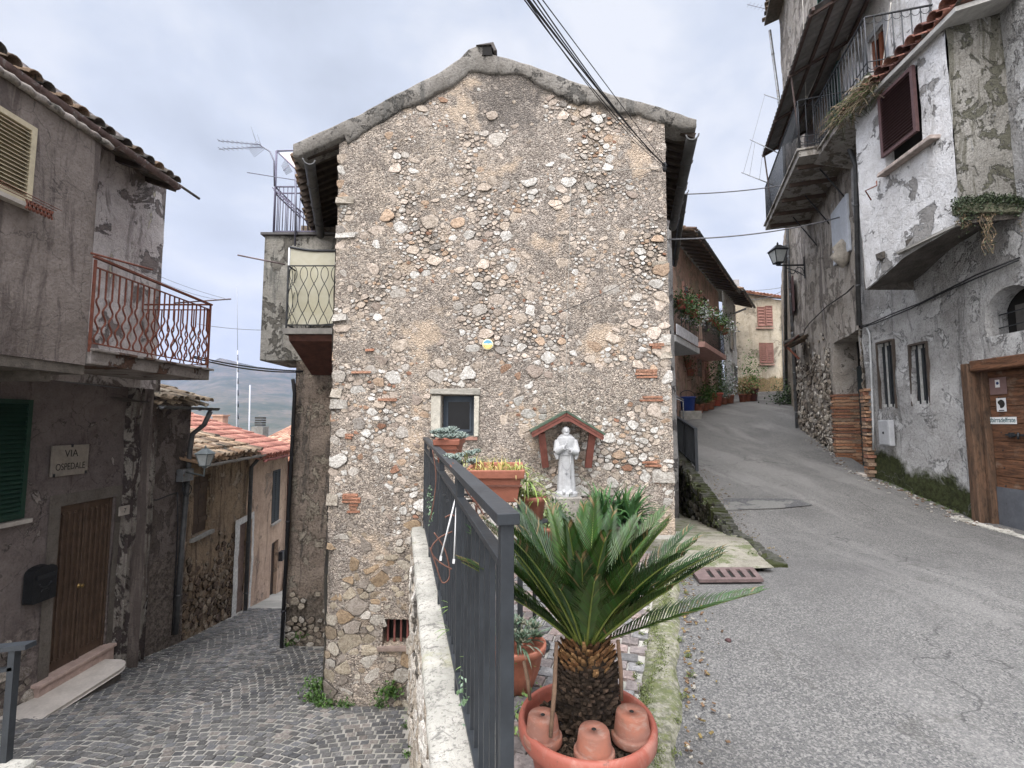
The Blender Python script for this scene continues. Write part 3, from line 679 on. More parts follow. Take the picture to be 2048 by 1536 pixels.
# row of upper tiles showing over the right verge
mb = MB(); s, z = FS.px(1215, 192)
for k in range(5):
    a = FS.px(1212+k*21, 186+k*3.4); mb.poly([FS.pt(a[0], a[1]-.15, -.35), FS.pt(a[0]+.16, a[1]-.2, -.35), FS.pt(a[0]+.16, a[1]-.02, -.35), FS.pt(a[0], a[1]+.0, -.35)], (0, .7, 0), tcol(R))
mb.build('upper_tiles', TILE, house)
# gutters
def gutter(name, a, b, r, mat, parent, n=14):
    a = V(a); b = V(b); d = (b-a).normalized(); x = V((0, 0, 1)).cross(d).normalized(); up = V((0, 0, 1)); mb = MB(); vs = []; fs = []; K = 8
    for i in range(n+1):
        o = a.lerp(b, i/n)
        for th in (0, .008):
            for k in range(K+1): g = math.pi*k/K; vs.append(o+x*math.cos(g)*(r-th)-up*math.sin(g)*(r-th)+V((0, 0, .004*nz((i, 0, 0), .7))))
    m = 2*(K+1)
    for i in range(n):
        for k in range(K):
            fs.append((i*m+k, i*m+k+1, (i+1)*m+k+1, (i+1)*m+k)); fs.append((i*m+K+1+k, (i+1)*m+K+1+k, (i+1)*m+K+2+k, i*m+K+2+k))
    for k in range(K): fs.append((k, K+1+k, K+2+k, k+1))
    mb.add(vs, fs, None, True)
    for i in range(0, n+1, 3):
        o = a.lerp(b, i/n); mb.tube([o+x*math.cos(g)*(r+.006)-up*math.sin(g)*(r+.006) for g in [math.pi*k/8 for k in range(9)]], .007, 4)
    return mb.build(name, mat, parent)
GUT = simple('dark_zinc', (.1, .1, .1), .6, .4, .35, 8, .003)
gl = A(618, 318, 5.95); gutter('gutter', gl, gl+V((-1.02, 3.0, -.02)), .07, GUT, house)
gr = A(1385, 268, 5.9); gutter('gutter', gr, gr+V((.72, 2.9, -.03)), .075, GUT, house)
# small upper window: lintel, jambs, blue-grey frame
LIN = simple('grey_lintel', (.33, .31, .27), .9, 0, .3, 15, .012)
wd = MB(); s0, s1, z0, z1 = win1
wd.fbox(FS, s0+.005, s1-.005, z0+.005, z1-.005, -.22, -.18); o = wd.build('window', simple('blue_grey_frame', (.055, .075, .1), .5), house)
wd = MB(); wd.fbox(FS, s0+.07, s1-.07, z0+.08, z1-.08, -.179, -.172); wd.build('pane', GLASSD, o)
wd = MB()
for a, b, c_, d in ((s0+.045, s0+.07, z0+.05, z1-.05), (s1-.07, s1-.045, z0+.05, z1-.05), (s0+.07, s1-.07, z1-.08, z1-.05), (s0+.07, s1-.07, z0+.05, z0+.08)): wd.fbox(FS, a, b, c_, d, -.18, -.16)
wd.build('frame', simple('blue_grey_frame', (.055, .075, .1), .5), o)
mb = MB(); a = FS.px(861, 778); b = FS.px(960, 790); mb.fbox(FS, a[0], b[0], b[1], a[1], -.1, .07, None, .008); bevel(mb.build('lintel', LIN, house), .01)
mb = MB(); PALE = simple('pale_jamb_stone', (.5, .47, .4), .9, 0, .25, 12, .01)
for u0, u1 in ((863, 882), (948, 958)):
    a = FS.px(u0, 791); b = FS.px(u1, 873); mb = MB(); mb.fbox(FS, a[0], b[0], b[1], a[1]-.003, -.1, .05, None, .006); bevel(mb.build('jamb', PALE, house), .008)
mb = MB(); a = FS.px(872, 873); b = FS.px(955, 880); mb.fbox(FS, a[0], b[0], b[1], a[1]-.003, -.2, .045, (.4, .2, .15)); mb.build('sill', simple('brick_sill', (.33, .18, .14), .9), house)
# barred cellar window
s0, s1, z0, z1 = win2
mb = MB(); mb.fbox(FS, s0+.003, s1-.003, z0+.003, z1-.003, -.21, -.19); o = mb.build('cellar_window', DARK, house)
RB = simple('rust_bar', (.17, .06, .05), .8, 0, .3, 20, .003)
for k in range(4):
    m2 = MB(); x = s0+(s1-s0)*(k+.5)/4; m2.fbox(FS, x-.012, x+.012, z0+.01, z1-.01, -.1, -.075); m2.build('bar', RB, o)
mb = MB(); mb.fbox(FS, s0-.05, s1+.03, z0-.05, z0-.003, -.1, .05+batter(s0, z0), None, .006); mb.build('cellar_sill', simple('brown_stucco', (.26, .2, .17), .9), house)
# round enamel plate, blue over yellow
pl = thing('wall_plaque', 'small round blue and yellow disc plate on the stone gable', 'plaque', FS.pt(*FS.px(976, 690), .05))
s, z = FS.px(976, 690); M = frame_mat(FS, s, z, .045)
mb = MB(); mb.lathe([(.001, 0), (.068, 0), (.072, .004), (.068, .009), (.001, .009)], (0, 0, 0), 28, None, M); mb.build('disc', simple('cream_enamel', (.7, .66, .42), .4), pl)
def band(y0, y1, r, M, zz):
    pts = [];
    for k in range(9): y = y0+(y1-y0)*k/8; pts.append(V((math.sqrt(max(0, r*r-y*y)), y, zz)))
    pts += [V((-p.x, p.y, zz)) for p in pts[::-1]]; return [M @ p for p in pts]
for (y0, y1, c_, nm) in ((.012, .055, (.12, .32, .45), 'blue'), (-.055, -.008, (.7, .4, .06), 'yellow')):
    mb = MB(); q = band(y0, y1, .058, M, .0105); mb.add(q, [tuple(range(len(q)))]); mb.build('emblem', simple('enamel_'+nm, c_, .4), pl)
mb = MB()
for k in range(3): q = band(-.048+.013*k, -.043+.013*k, .05, M, .0115); mb.add(q, [tuple(range(len(q)))])
mb.build('emblem', simple('enamel_cream2', (.8, .72, .4), .4), pl)
# ------------------------------------------------------------------ terrace retaining wall with coping
FT = Fr((RAIL(.2), .2), (RAIL(6.1), 6.1)); FT.n = V((-FT.d.y, FT.d.x, 0)); lw = thing('terrace_wall', 'pale rough stone terrace wall with flat white coping below the railing', 'wall', FT.pt(0, -3))
W0, W1 = .13, -.13
mb = MB(); FTo = FT.off(W0-.0); wall_grid(mb, FTo, 0, FT.L, -4, -1.36, (), .12, .03); mb.build('wall', MORTAR, lw)
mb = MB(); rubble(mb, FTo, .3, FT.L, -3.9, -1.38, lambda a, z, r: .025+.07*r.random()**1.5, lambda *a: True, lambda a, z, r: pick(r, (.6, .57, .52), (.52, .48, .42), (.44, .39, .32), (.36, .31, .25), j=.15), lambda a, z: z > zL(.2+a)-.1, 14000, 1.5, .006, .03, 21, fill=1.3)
mb.build('stonework', RUB, lw)
mb = MB(); n = 120; vs = []; fs = []
for i in range(n+1):
    a = (FT.L+.0)*i/n; jn = lambda k: .012*nz((a, k, 0), 6)
    for (w_, z) in ((W0+.02, -1.37), (W0+.03+jn(1), -1.35), (W0+.025+jn(2), -1.318), (W0, -1.308+jn(3)*.3), (.05, -1.305+jn(4)*.3), (-.04, -1.306+jn(5)*.3), (W1+.02, -1.308+jn(6)*.3), (W1-.01+jn(7), -1.33), (W1-.01, -1.42)):
        vs.append(FT.pt(a, z, w_))
for i in range(n):
    for k in range(8): fs.append((i*9+k, i*9+k+1, (i+1)*9+k+1, (i+1)*9+k))
mb.add(vs, fs, None, True)
t = NT('weathered_coping'); a = t.noise(14, 7, .8, .8); b = t.noise(3, 5, .6); 
c = t.mix(t.mr(b, .4, .6), (.5, .48, .43), (.36, .35, .31)); c = t.mix(t.mr(a, .4, .46, .85, 0), c, (.16, .155, .14)); c = t.mix(t.mr(t.noise(50, 4, .8), .36, .46, .7, 0), c, (.1, .1, .09)); c = t.mix(t.mr(t.noise(1.4, 6, .7), .6, .68, 0, .6), c, (.3, .3, .15))
t.bump(t.math('ADD', a, t.noise(50, 4, .8)), .012); COPE = t.done(c, .92, 0, .2)
mb.build('coping', COPE, lw)
# ------------------------------------------------------------------ the anthracite railing
RT0 = lambda Y: -.25+.06*(Y-1.36)/4.7
rl = thing('terrace_railing', 'anthracite grey metal railing along the white coping, running to the stone house', 'railing', (RAIL(3), 3, -1.3))
def rp(Y, z): return V((RAIL(Y), Y, z))
def bld(fn, name, mat=ANTH, par=None):
    mb = MB(); fn(mb); return bevel(mb.build(name, mat, par), .002, 2)
bld(lambda m: m.beam(rp(1.33, RT0(1.33)-.016), rp(6.08, RT0(6.08)-.016), .064, .032), 'handrail', par=rl)
bld(lambda m: m.beam(rp(1.38, RT0(1.38)-.145), rp(6.06, RT0(6.06)-.145), .04, .022), 'upper_rail', par=rl)
bld(lambda m: m.beam(rp(1.38, -1.215), rp(6.06, -1.215), .04, .022), 'bottom_rail', par=rl)
POSTS = [1.365, 2.42, 3.55, 4.75, 6.0]
dirv = V((-.23, 1, 0)).normalized()
for Y in POSTS:
    bld(lambda m: m.beam(rp(Y, RT0(Y)-.033), rp(Y, -1.31), .038, .04, up=dirv), 'post', par=rl)
Y = 1.36+.1
while Y < 6.0:
    if min(abs(Y-p) for p in POSTS) > .035:
        m2 = MB(); m2.beam(rp(Y, RT0(Y)-.157), rp(Y, -1.205), .017, .015, up=dirv); m2.build('baluster', ANTH, rl)
    Y += .103
def downpipe(name, pts, r, parent, mat=None, clips=True):
    mb = MB(); mb.tube(pts, r, 10)
    for a, b in zip(pts, pts[1:]):
        L = (V(b)-V(a)).length
        for k in range(int(L//1.1)): c = V(a).lerp(V(b), (k+.5)/max(1, int(L//1.1))); d = (V(b)-V(a)).normalized(); mb.tube([c-d*.015, c+d*.015], r+.008, 10)
    return mb.build(name, mat or GUT, parent)
def shutter(fr, rc, mat, parent, w0=.0, th=.035, leaves=2, name='shutter', tilt=.0, slats=None, rows=1):
    """louvred shutter leaves: frame, a mid rail and slats"""
    s0, s1, z0, z1 = rc; W = (s1-s0)/leaves; out = []
    for k in range(leaves):
        a, b = s0+W*k+.003, s0+W*(k+1)-.003; mb = MB(); f = min(.05, W*.18)
        mb.fbox(fr, a, a+f, z0, z1, w0, w0+th); mb.fbox(fr, b-f, b, z0, z1, w0, w0+th)
        zz = [z0+(z1-z0)*q/rows for q in range(rows+1)]
        for q, z in enumerate(zz):
            lo = max(z0, z-f/2 if 0 < q < rows else (z if q == 0 else z-f)); mb.fbox(fr, a+f, b-f, lo, min(z1, lo+f), w0+.001, w0+th-.001)
        n = slats or max(6, int((z1-z0)/.055))
        for q in range(n):
            z = z0+f+(z1-z0-2*f)*(q+.5)/n; h = (z1-z0)/n*.5
            P = [fr.pt(x, z-h*.9, w0+th*.95) for x in (a+f, b-f)]+[fr.pt(x, z+h*.7, w0+.004) for x in (b-f, a+f)]
            mb.poly(P, fr.n*.006)
        mb.fbox(fr, a+f, b-f, z0+f, z1-f, w0-.002, w0+.001)
        o = mb.build(name, mat, parent); out.append(o)
    return out
def cable(name, label, cat, curves, r, mat=CABLE, group=None):
    mb = MB()
    for c in curves: mb.tube(c, r, 5)
    o = mb.build(name, mat); tag(o, label, cat, group); return o
# ================================================================== left houses
H1 = thing('plaster_house', 'grey brown plaster house on the left with a jettied upper floor and rust red balcony', 'house', (-5.9, 5, -3.4))
FL = Fr((-5.9, 2.0), (-5.9, 8.75))
PL1 = plaster('plum_plaster', (.14, .115, .108), (.195, .163, .15), (.3, .26, .235), .62, 1.5, (.06, .045, .045), .58, low=(.2, .165, .15), zlow=-2.55, zamp=.35, seed=1, patch2=(.36, .31, .26), p2th=.7)
def zs(fr, u, v, w=0): return fr.px(u, v, w)
dr = (FL.px(107, 1180)[0], FL.px(219, 1150)[0], FL.px(160, 1322)[1], FL.px(165, 1005)[1])
e1 = FL.px(287, 900)[0]
mb = MB(); wall_grid(mb, FL, 0, e1, -3.9, .95, [(*dr, .1)], .14, .018); mb.build('wall', PL1, H1)
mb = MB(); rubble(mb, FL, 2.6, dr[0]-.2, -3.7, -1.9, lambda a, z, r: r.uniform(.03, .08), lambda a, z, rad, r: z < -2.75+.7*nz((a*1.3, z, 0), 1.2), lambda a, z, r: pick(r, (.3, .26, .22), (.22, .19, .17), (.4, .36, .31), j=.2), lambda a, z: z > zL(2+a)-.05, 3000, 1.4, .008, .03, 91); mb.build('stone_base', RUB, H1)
# door surround, leaves with raised strips
mb = MB(); GP = plaster('cement_surround', (.12, .105, .09), (.16, .14, .12), bump=.01, crack=False)
s0, s1, z0, z1 = dr
for rc in ((s0-.16, s0-.004, z0, z1+.16), (s1+.004, s1+.14, z0, z1+.16), (s0-.004, s1+.004, z1+.004, z1+.16)): wall_grid(mb, FL, *rc, (), .1, .008, wfn=lambda s, z: .018)
mb.build('door_surround', GP, H1)
BRN = simple('brown_metal_door', (.085, .055, .038), .55, .0, .3, 8, .002)
for k in range(2):
    a = s0+(s1-s0)*k/2+.006; b = a+(s1-s0)/2-.012; mb = MB(); mb.fbox(FL, a, b, z0+.01, z1-.01, -.07, -.04)
    mb.fbox(FL, a, a+.03, z0+.01, z1-.01, -.04, -.02); mb.fbox(FL, b-.03, b, z0+.01, z1-.01, -.04, -.02)
    for q in range(4):
        x = a+(b-a)*(q+1)/5; mb.fbox(FL, x-.012, x+.012, z0+.18, z1-.12, -.04, -.012); mb.fbox(FL, x-.024, x+.024, z0+.15, z0+.18, -.04, -.018); mb.fbox(FL, x-.022, x+.022, z1-.12, z1-.095, -.04, -.018)
    o = bevel(mb.build('door', BRN, H1), .003)
    if k == 0: mb = MB(); mb.lathe([(.001, 0), (.03, .0), (.032, .01), (.012, .015), (.012, .035), (.024, .045), (.024, .06), (.001, .068)], (0, 0, 0), 16, None, frame_mat(FL, b-.04, (z0+z1)/2-.05, -.02)); mb.build('knob', simple('brass_knob', (.3, .2, .08), .35, .8, .2, 9, 0), o)
# pilaster
p0 = FL.px(240, 1000)[0]; p1 = FL.px(287, 1000)[0]
PEEL = plaster('peeling_pilaster', (.27, .24, .21), (.36, .33, .29), (.1, .08, .075), .52, 2.6, (.13, .1, .09), .5, patch2=(.5, .47, .42), p2th=.6, bump=.03, seed=7, fine=.5)
mb = MB(); fp = FL.off(.13); wall_grid(mb, fp, p0, p1, -3.9, .75, (), .08, .03)
for s in (p0, p1): mb.add([FL.pt(s, -3.9, -.05), FL.pt(s, -3.9, .16), FL.pt(s, .75, .16), FL.pt(s, .75, -.05)], [(0, 1, 2, 3)])
mb.build('pilaster', PEEL, H1)
# sill, riser, marble step
STEPZ = z0-.2
mb = MB(); mb.fbox(FL, s0-.2, s1+.05, z0-.2, z0-.005, -.05, .1); mb.fbox(FL, s0-.22, s1+.06, z0-.004, z0+.04, -.09, .13)
bevel(mb.build('threshold', simple('pink_stone', (.42, .31, .265), .8, 0, .2, 12, .006), H1), .008)
zt = AX(258, 1325, -5.38).z
MARB = simple('white_marble', (.52, .47, .42), .55, 0, .16, 5, .003)
mb = MB(); ys = [5.35, 6.75]; P = [V((-5.88, ys[0], zt-.05)), V((-5.36, ys[0], zt-.05))]+[V((-5.62+.26*math.cos(g), ys[1]+.3*math.sin(g), zt-.05)) for g in [k*math.pi/2/6 for k in range(7)]]+[V((-5.88, ys[1]+.3, zt-.05))]
mb.poly(P, (0, 0, .05)); bevel(mb.build('step_slab', MARB, H1), .01)
mb = MB(); P2 = [V((p.x-(.05 if p.x > -5.8 else 0), min(p.y, ys[1]+.24), zt-.051)) for p in P]; mb.poly([V((p.x, p.y, -3.9)) for p in P2], (0, 0, zt-.051+3.9)); mb.build('step_base', plaster('step_stone', (.12, .11, .1), (.2, .18, .16), bump=.03, crack=False), H1)
# green shutter + sill
GRN = simple('dark_green_paint', (.012, .038, .024), .55, 0, .25, 12, .002)
a = FL.px(60, 800); b = FL.px(60, 1032)
fs_ = shutter(FL, (1.9, a[0], b[1], a[1]), GRN, H1, .01, .04, 1)
mb = MB(); mb.fbox(FL, 1.7, a[0]+.05, b[1]-.06, b[1]-.012, 0, .1); mb.build('window_sill', simple('pale_sill', (.4, .36, .32), .8), H1)
# upper floor: jettied box
PL2 = plaster('grey_brown_render', (.165, .138, .122), (.225, .19, .17), (.3, .265, .24), .66, 1.1, (.09, .072, .065), .5, bump=.014, seed=5, patch2=(.42, .39, .36), p2th=.72)
FG = Fr((-4.6, 1.2), (-4.6, 5.08)); zb = AX(150, 728, -4.6).z; zg = AX(200, 285, -4.6).z
mb = MB(); wall_grid(mb, FG, 0, FG.L, zb, zg, (), .14, .02)
mb.add([FG.pt(FG.L, zb, 0), FG.pt(FG.L, zg, 0), FG.pt(FG.L, zg, -1.3), FG.pt(FG.L, zb, -1.3)], [(0, 1, 2, 3)]); mb.add([FG.pt(0, zg, .02), FG.pt(FG.L, zg, .02), FG.pt(FG.L, zg+.35, -1.), FG.pt(0, zg+.35, -1.)], [(0, 1, 2, 3)])
mb.build('jetty_wall', PL2, H1)
mb = MB(); mb.box((-5.9, 1.2, zb-.1), (-4.62, 5.1, zb-.002)); 
for k in range(5): mb.box((-5.9, 1.5+k*.8, zb-.2), (-4.7, 1.62+k*.8, zb-.1))
mb.build('jetty_floor', WOODG, H1)
# scalloped row of little tiles capping the jetty
mb = MB()
for k in range(26):
    y = 1.4+k*.145; p = V((-4.57, y, zg+.01)); q = p+V((0, .17, .0)); mb.tube([p, p.lerp(q, .5)+V((0, 0, .012)), q], [.035, .04, .03], 8, pick(R, (.28, .25, .22), (.2, .17, .15), (.34, .3, .27)))
mb.build('tile_cornice', TILE, H1)
FU = Fr((-5.6, 1.2), (-5.6, 7.42))
PL3 = plaster('peeling_pink_render', (.48, .42, .40), (.6, .55, .53), (.24, .2, .185), .56, 1.5, (.2, .17, .16), .54, patch2=(.52, .47, .36), p2th=.6, bump=.02, seed=9, streaksc=(4, 4, .9))
mb = MB(); wall_grid(mb, FU, 0, FU.L, zb-.1, 4.1, (), .14, .02); mb.build('upper_wall', PL3, H1)
mb = MB(); mb.add([(-5.6, 7.42, -3.9), (-5.6, 7.42, 4.1), (-10, 7.42, 5.6), (-10, 7.42, -3.9)], [(0, 1, 2, 3)]); mb.build('end_wall', PL2, H1)
# roof
ge = AX(352, 372, -5.12); EV = ge.z
mb = MB(); barrel_tiles(mb, (-5.16, 1.3, EV+.05), (0, 1, 0), (-1, 0, .36), int((ge.y+.15-1.3)/.2), 6, .2, .38, tcol, 12, jit=1.6)
mb.build('roof', TILE, H1)
mb = MB(); mb.add([(-5.2, 1.2, EV+.02), (-5.2, ge.y, EV+.02), (-10, ge.y, EV+1.75), (-10, 1.2, EV+1.75)], [(0, 1, 2, 3)]); mb.build('roof_boards', WOODG, H1)
gutter('gutter', (-5.06, 1.2, EV-.02), (-5.06, ge.y-.05, EV-.02), .06, simple('rusty_gutter', (.17, .12, .11), .7, .2, .4, 7, .004, .3, (.28, .26, .25)), H1, 24)
for k in range(9): m2 = MB(); y = 2.6+k*.55; m2.beam((-5.15, y, EV-.03), (-5.7, y, EV+.16), .07, .08); m2.build('rafter', simple('dark_old_wood', (.06, .045, .035), .9), H1)
mb = MB(); mb.tube([(-5.06, ge.y-.3, EV-.0), (-4.98, ge.y+.33, EV-.04)], .02, 6); mb.build('gutter_end', WOODG, H1)
# cream shutters upper left
CRM = simple('cream_shutter', (.42, .36, .25), .6, 0, .12, 8, .002)
a = FG.px(62, 258); b = FG.px(55, 412)
shutter(FG, (a[0]-.95, a[0], b[1], a[1]), CRM, H1, .02, .05, 2, slats=17)
mb = MB(); mb.fbox(FG, a[0]-1.1, a[0]+.04, b[1]-.05, b[1]-.01, 0, .09); mb.build('window_sill', simple('pale_sill', (.4, .36, .32), .8), H1)
# balcony with rust red railing
bc = MB(); bc.box((-5.58, 5.1, zb+.02), (-4.56, 7.12, zb+.16)); bc.box((-4.6, 5.1, zb+.161), (-4.5, 7.14, zb+.19)); 
bal = bevel(bc.build('balcony', plaster('balcony_slab', (.2, .17, .15), (.3, .27, .25), (.12, .07, .05), .55, 3, bump=.02, crack=False), H1), .006)
mb = MB(); zr0 = zb+.25; zr1 = AX(300, 562, -4.58).z
def wavy(mb, P0, dx, L, n, z0, z1, amp, r=.008, straight=.38):
    for k in range(n):
        t_ = (k+.5)/n; sg = 1 if k % 2 else -1; zc = z0+(z1-z0)*(1-straight); pts = []
        for i in range(19): f = i/18; z = z0+(zc-z0)*f; pts.append(P0+dx*(t_*L+sg*amp*math.sin(f*math.pi*5))+V((0, 0, z)))
        pts.append(P0+dx*(t_*L+sg*amp*math.sin(math.pi*5))+V((0, 0, z1)))
        for a, b in zip(pts, pts[1:]): mb.beam(a, b, r*1.1, r*2.2, up=V((dx.y, -dx.x, 0)))
wavy(mb, V((-4.58, 5.12, 0)), V((0, 1, 0)), 1.98, 22, zr0, zr1-.08, .024)
wavy(mb, V((-5.56, 7.1, 0)), V((1, 0, 0)), .98, 10, zr0, zr1-.08, .024)
for z in (zr0, zr1-.08): mb.beam((-4.58, 5.1, z), (-4.58, 7.1, z), .02, .014); mb.beam((-5.58, 7.1, z), (-4.58, 7.1, z), .02, .014)
mb.beam((-4.58, 5.08, zr1+.03), (-4.58, 7.12, zr1+.0), .045, .022); mb.beam((-4.58, 7.1, zr1), (-5.58, 7.1, zr1), .03, .02)
for y in (5.1, 7.1): mb.beam((-4.58, y, zr0-.1), (-4.58, y, zr1), .022, .022)
mb.build('railing', RUSTY, bal)
th = tag(MB().tube([(-4.6, 5.05, zr1+.06), (-4.45, 5.75, zr1+.1)], .012).build('drying_rod', RUSTY), 'short rusty rod sticking out at the near end of the red balcony', 'rod')
th = tag(MB().tube([A(350, 606, 7.1), A(462, 598, 7.2)], .011).build('drying_rod', simple('dull_steel', (.16, .12, .12), .5, .3)), 'long thin rod reaching past the far corner of the red balcony', 'rod')
cable('clothes_line', 'sagging thin clothes lines behind the red balcony', 'clothes line', [catenary(A(250, 520, 7.1), A(450, 597, 7.15), .05), catenary(A(230, 512, 6.7), A(440, 600, 7.15), .1)], .003, CABG)
# scissor drying rack under the cream shutter
rk = thing('drying_rack', 'folded rusty scissor drying rack below the cream shutter', 'drying rack', FG.pt(*FG.px(50, 425)))
mb = MB(); a = FG.px(25, 418); b = FG.px(80, 440)
n = 7
for k in range(n):
    x0 = a[0]+(b[0]-a[0])*k/n; x1 = a[0]+(b[0]-a[0])*(k+1)/n
    for (za, zb_) in ((b[1]+.0, b[1]+.085), (b[1]+.085, b[1])): mb.beam(FG.pt(x0, za, .12), FG.pt(x1, zb_, .12), .008, .016)
mb.build('lattice', RUSTY, rk); mb = MB()
for q in range(4): mb.tube([FG.pt(a[0]-.9, b[1]+.09+.01*q, .06+.05*q), FG.pt(a[0]+.25, b[1]+.09, .06+.05*q)], .004, 4)
mb.build('wires', RUSTY, rk)
# street sign
sn = thing('street_sign', 'marble street name plate reading VIA OSPEDALE beside the brown door', 'street sign', FL.pt(*FL.px(135, 920), .02))
rc = FL.rect(98, 890, 170, 950); mb = MB(); mb.fbox(FL, *rc, .015, .045); bevel(mb.build('plate', simple('worn_marble_plate', (.23, .2, .165), .7, 0, .25, 7, .004), sn), .004)
INK = simple('engraved_black', (.02, .018, .016), .8, 0, .2, 5, 0)
cs = (rc[0]+rc[1])/2; cz = (rc[2]+rc[3])/2
def serif(name, body, size, fr, s, z, w, parent, xs=1): return text_mesh(name, body, size, INK, frame_mat(fr, s, z, w), parent, .001, xs=xs)
serif('lettering', 'VIA', .135, FL, cs, cz+.085, .0462, sn, .95); serif('lettering', 'OSPEDALE', .125, FL, cs, cz-.085, .0462, sn, .72)
for (x, z) in ((rc[0]+.03, rc[2]+.02), (rc[1]-.03, rc[2]+.02), (cs, rc[3]-.01)): m2 = MB(); m2.fbox(FL, x-.012, x+.012, z-.02, z+.02, .04, .055); m2.build('clip', IRON, sn)
nm = thing('house_number', 'small pale house number tile between the door and the peeling pilaster', 'number plate', FL.pt(*FL.px(246, 1020), .16))
rc = FL.off(.15).rect(237, 1012, 256, 1030); mb = MB(); mb.fbox(FL, *rc, .15, .175); mb.build('tile', simple('pale_ceramic', (.35, .31, .27), .5), nm)
text_mesh('lettering', '7', .09, INK, frame_mat(FL, (rc[0]+rc[1])/2, (rc[2]+rc[3])/2, .1765), nm, .001)
# mailbox
mbx = thing('mailbox', 'black metal mailbox with a curved top beside the brown door', 'mailbox', FL.pt(*FL.px(66, 1165), .05))
rc = FL.rect(44, 1140, 90, 1200); c_ = (rc[0]+rc[1])/2; hw = (rc[1]-rc[0])/2
mb = MB(); P = [FL.pt(rc[0], rc[2], .02), FL.pt(rc[1], rc[2], .02)]+[FL.pt(c_+hw*math.cos(g), rc[3]-.02+.07*math.sin(g), .02) for g in [k*math.pi/8 for k in range(9)]]
mb.poly(P, FL.n*.12); bevel(mb.build('body', simple('black_cast_metal', (.015, .016, .018), .5, .2, .3, 14, .004), mbx), .006)
mb = MB(); mb.fbox(FL, rc[0]+.03, rc[1]-.03, rc[3]-.1, rc[3]-.05, .142, .152); mb.fbox(FL, c_-.05, c_+.05, cz-9, cz-9.01, 0, .01) if False else None
mb.build('flap', simple('black_cast_metal2', (.03, .032, .036), .4, .3), mbx)
mb = MB(); mb.tube([FL.pt(c_+.07*math.cos(g), (rc[2]+rc[3])/2+.03+.05*math.sin(g), .145) for g in [math.pi+k*math.pi/8 for k in range(9)]], .006, 5); mb.tube([FL.pt(c_+.05*math.cos(g), (rc[2]+rc[3])/2-.07+.03*math.sin(g), .145) for g in [k*math.pi/8 for k in range(9)]], .005, 5); mb.build('relief', simple('black_cast_metal2', (.03, .032, .036), .4), mbx)
# cables on the wall
cable('wall_cable', 'thin cable clipped along the dark wall under the left balcony', 'cable', [[FL.pt(s, z, .03+.02*(k % 2)) for k, (s, z) in enumerate([FL.px(*p) for p in ((0, 742), (60, 752), (130, 764), (200, 772), (236, 776))])]], .008, CABG)
# ---------------- second house on the left
H2 = thing('low_plum_house', 'low dark plum house with a mossy tiled roof past the peeling pilaster', 'house', (-5.9, 8.1, -3.8))
PLR = plaster('rough_brown_base', (.18, .15, .135), (.24, .2, .18), (.14, .115, .1), .5, 2.5, None, low=(.2, .165, .14), zlow=-2.35, zamp=.05, bump=.03, seed=3, fine=.6)
a = FL.px(288, 900)[0]; mb = MB(); wall_grid(mb, FL, a, 6.75, -4.3, .35, (), .12, .02, wfn=lambda s, z: .03 if z < -2.35 else 0); mb.build('wall', PLR, H2)
mb = MB(); mb.add([(-5.9, 8.75, -4), (-5.9, 8.75, .4), (-9, 8.75, 1.4), (-9, 8.75, -4)], [(0, 1, 2, 3)]); mb.build('end_wall', PLR, H2)
e2 = AX(432, 812, -5.55)
mb = MB(); c2 = lambda r: pick(r, (.45, .36, .26), (.36, .28, .2), (.5, .42, .32), (.25, .2, .15), j=.2)
barrel_tiles(mb, (-5.6, 7.5, e2.z+.03), (0, 1, 0), (-1, 0, .3), int((e2.y+.1-7.5)/.19), 5, .19, .36, c2, 22, jit=1.7); mb.build('roof', TILE, H2)
mb = MB(); mb.add([(-5.65, 6.9, e2.z), (-5.65, e2.y, e2.z), (-8, e2.y, e2.z+.7), (-8, 6.9, e2.z+.7)], [(0, 1, 2, 3)]); mb.build('roof_boards', WOODG, H2)
gutter('gutter', (-5.52, 7.5, e2.z-.04), (-5.52, e2.y, e2.z-.04), .05, GUT, H2)
pipe = [V((-5.52, e2.y-.2, e2.z-.1)), AX(408, 850, -5.6), AX(385, 868, -5.82), AX(380, 900, -5.83), AX(362, 1115, -5.83), AX(351, 1268, -5.83)]
downpipe('downpipe', pipe, .042, H2)
cable('wall_cable', 'looped cable and black conduit on the low plum wall', 'cable', [[FL.pt(s, z, .03) for (s, z) in [FL.px(*p) for p in ((283, 1000), (310, 1000), (335, 990), (352, 985))]], [FL.pt(s, z, .05) for (s, z) in [FL.px(*p) for p in ((349, 985), (350, 1050), (347, 1120), (338, 1270))]]], .011, CABLE)
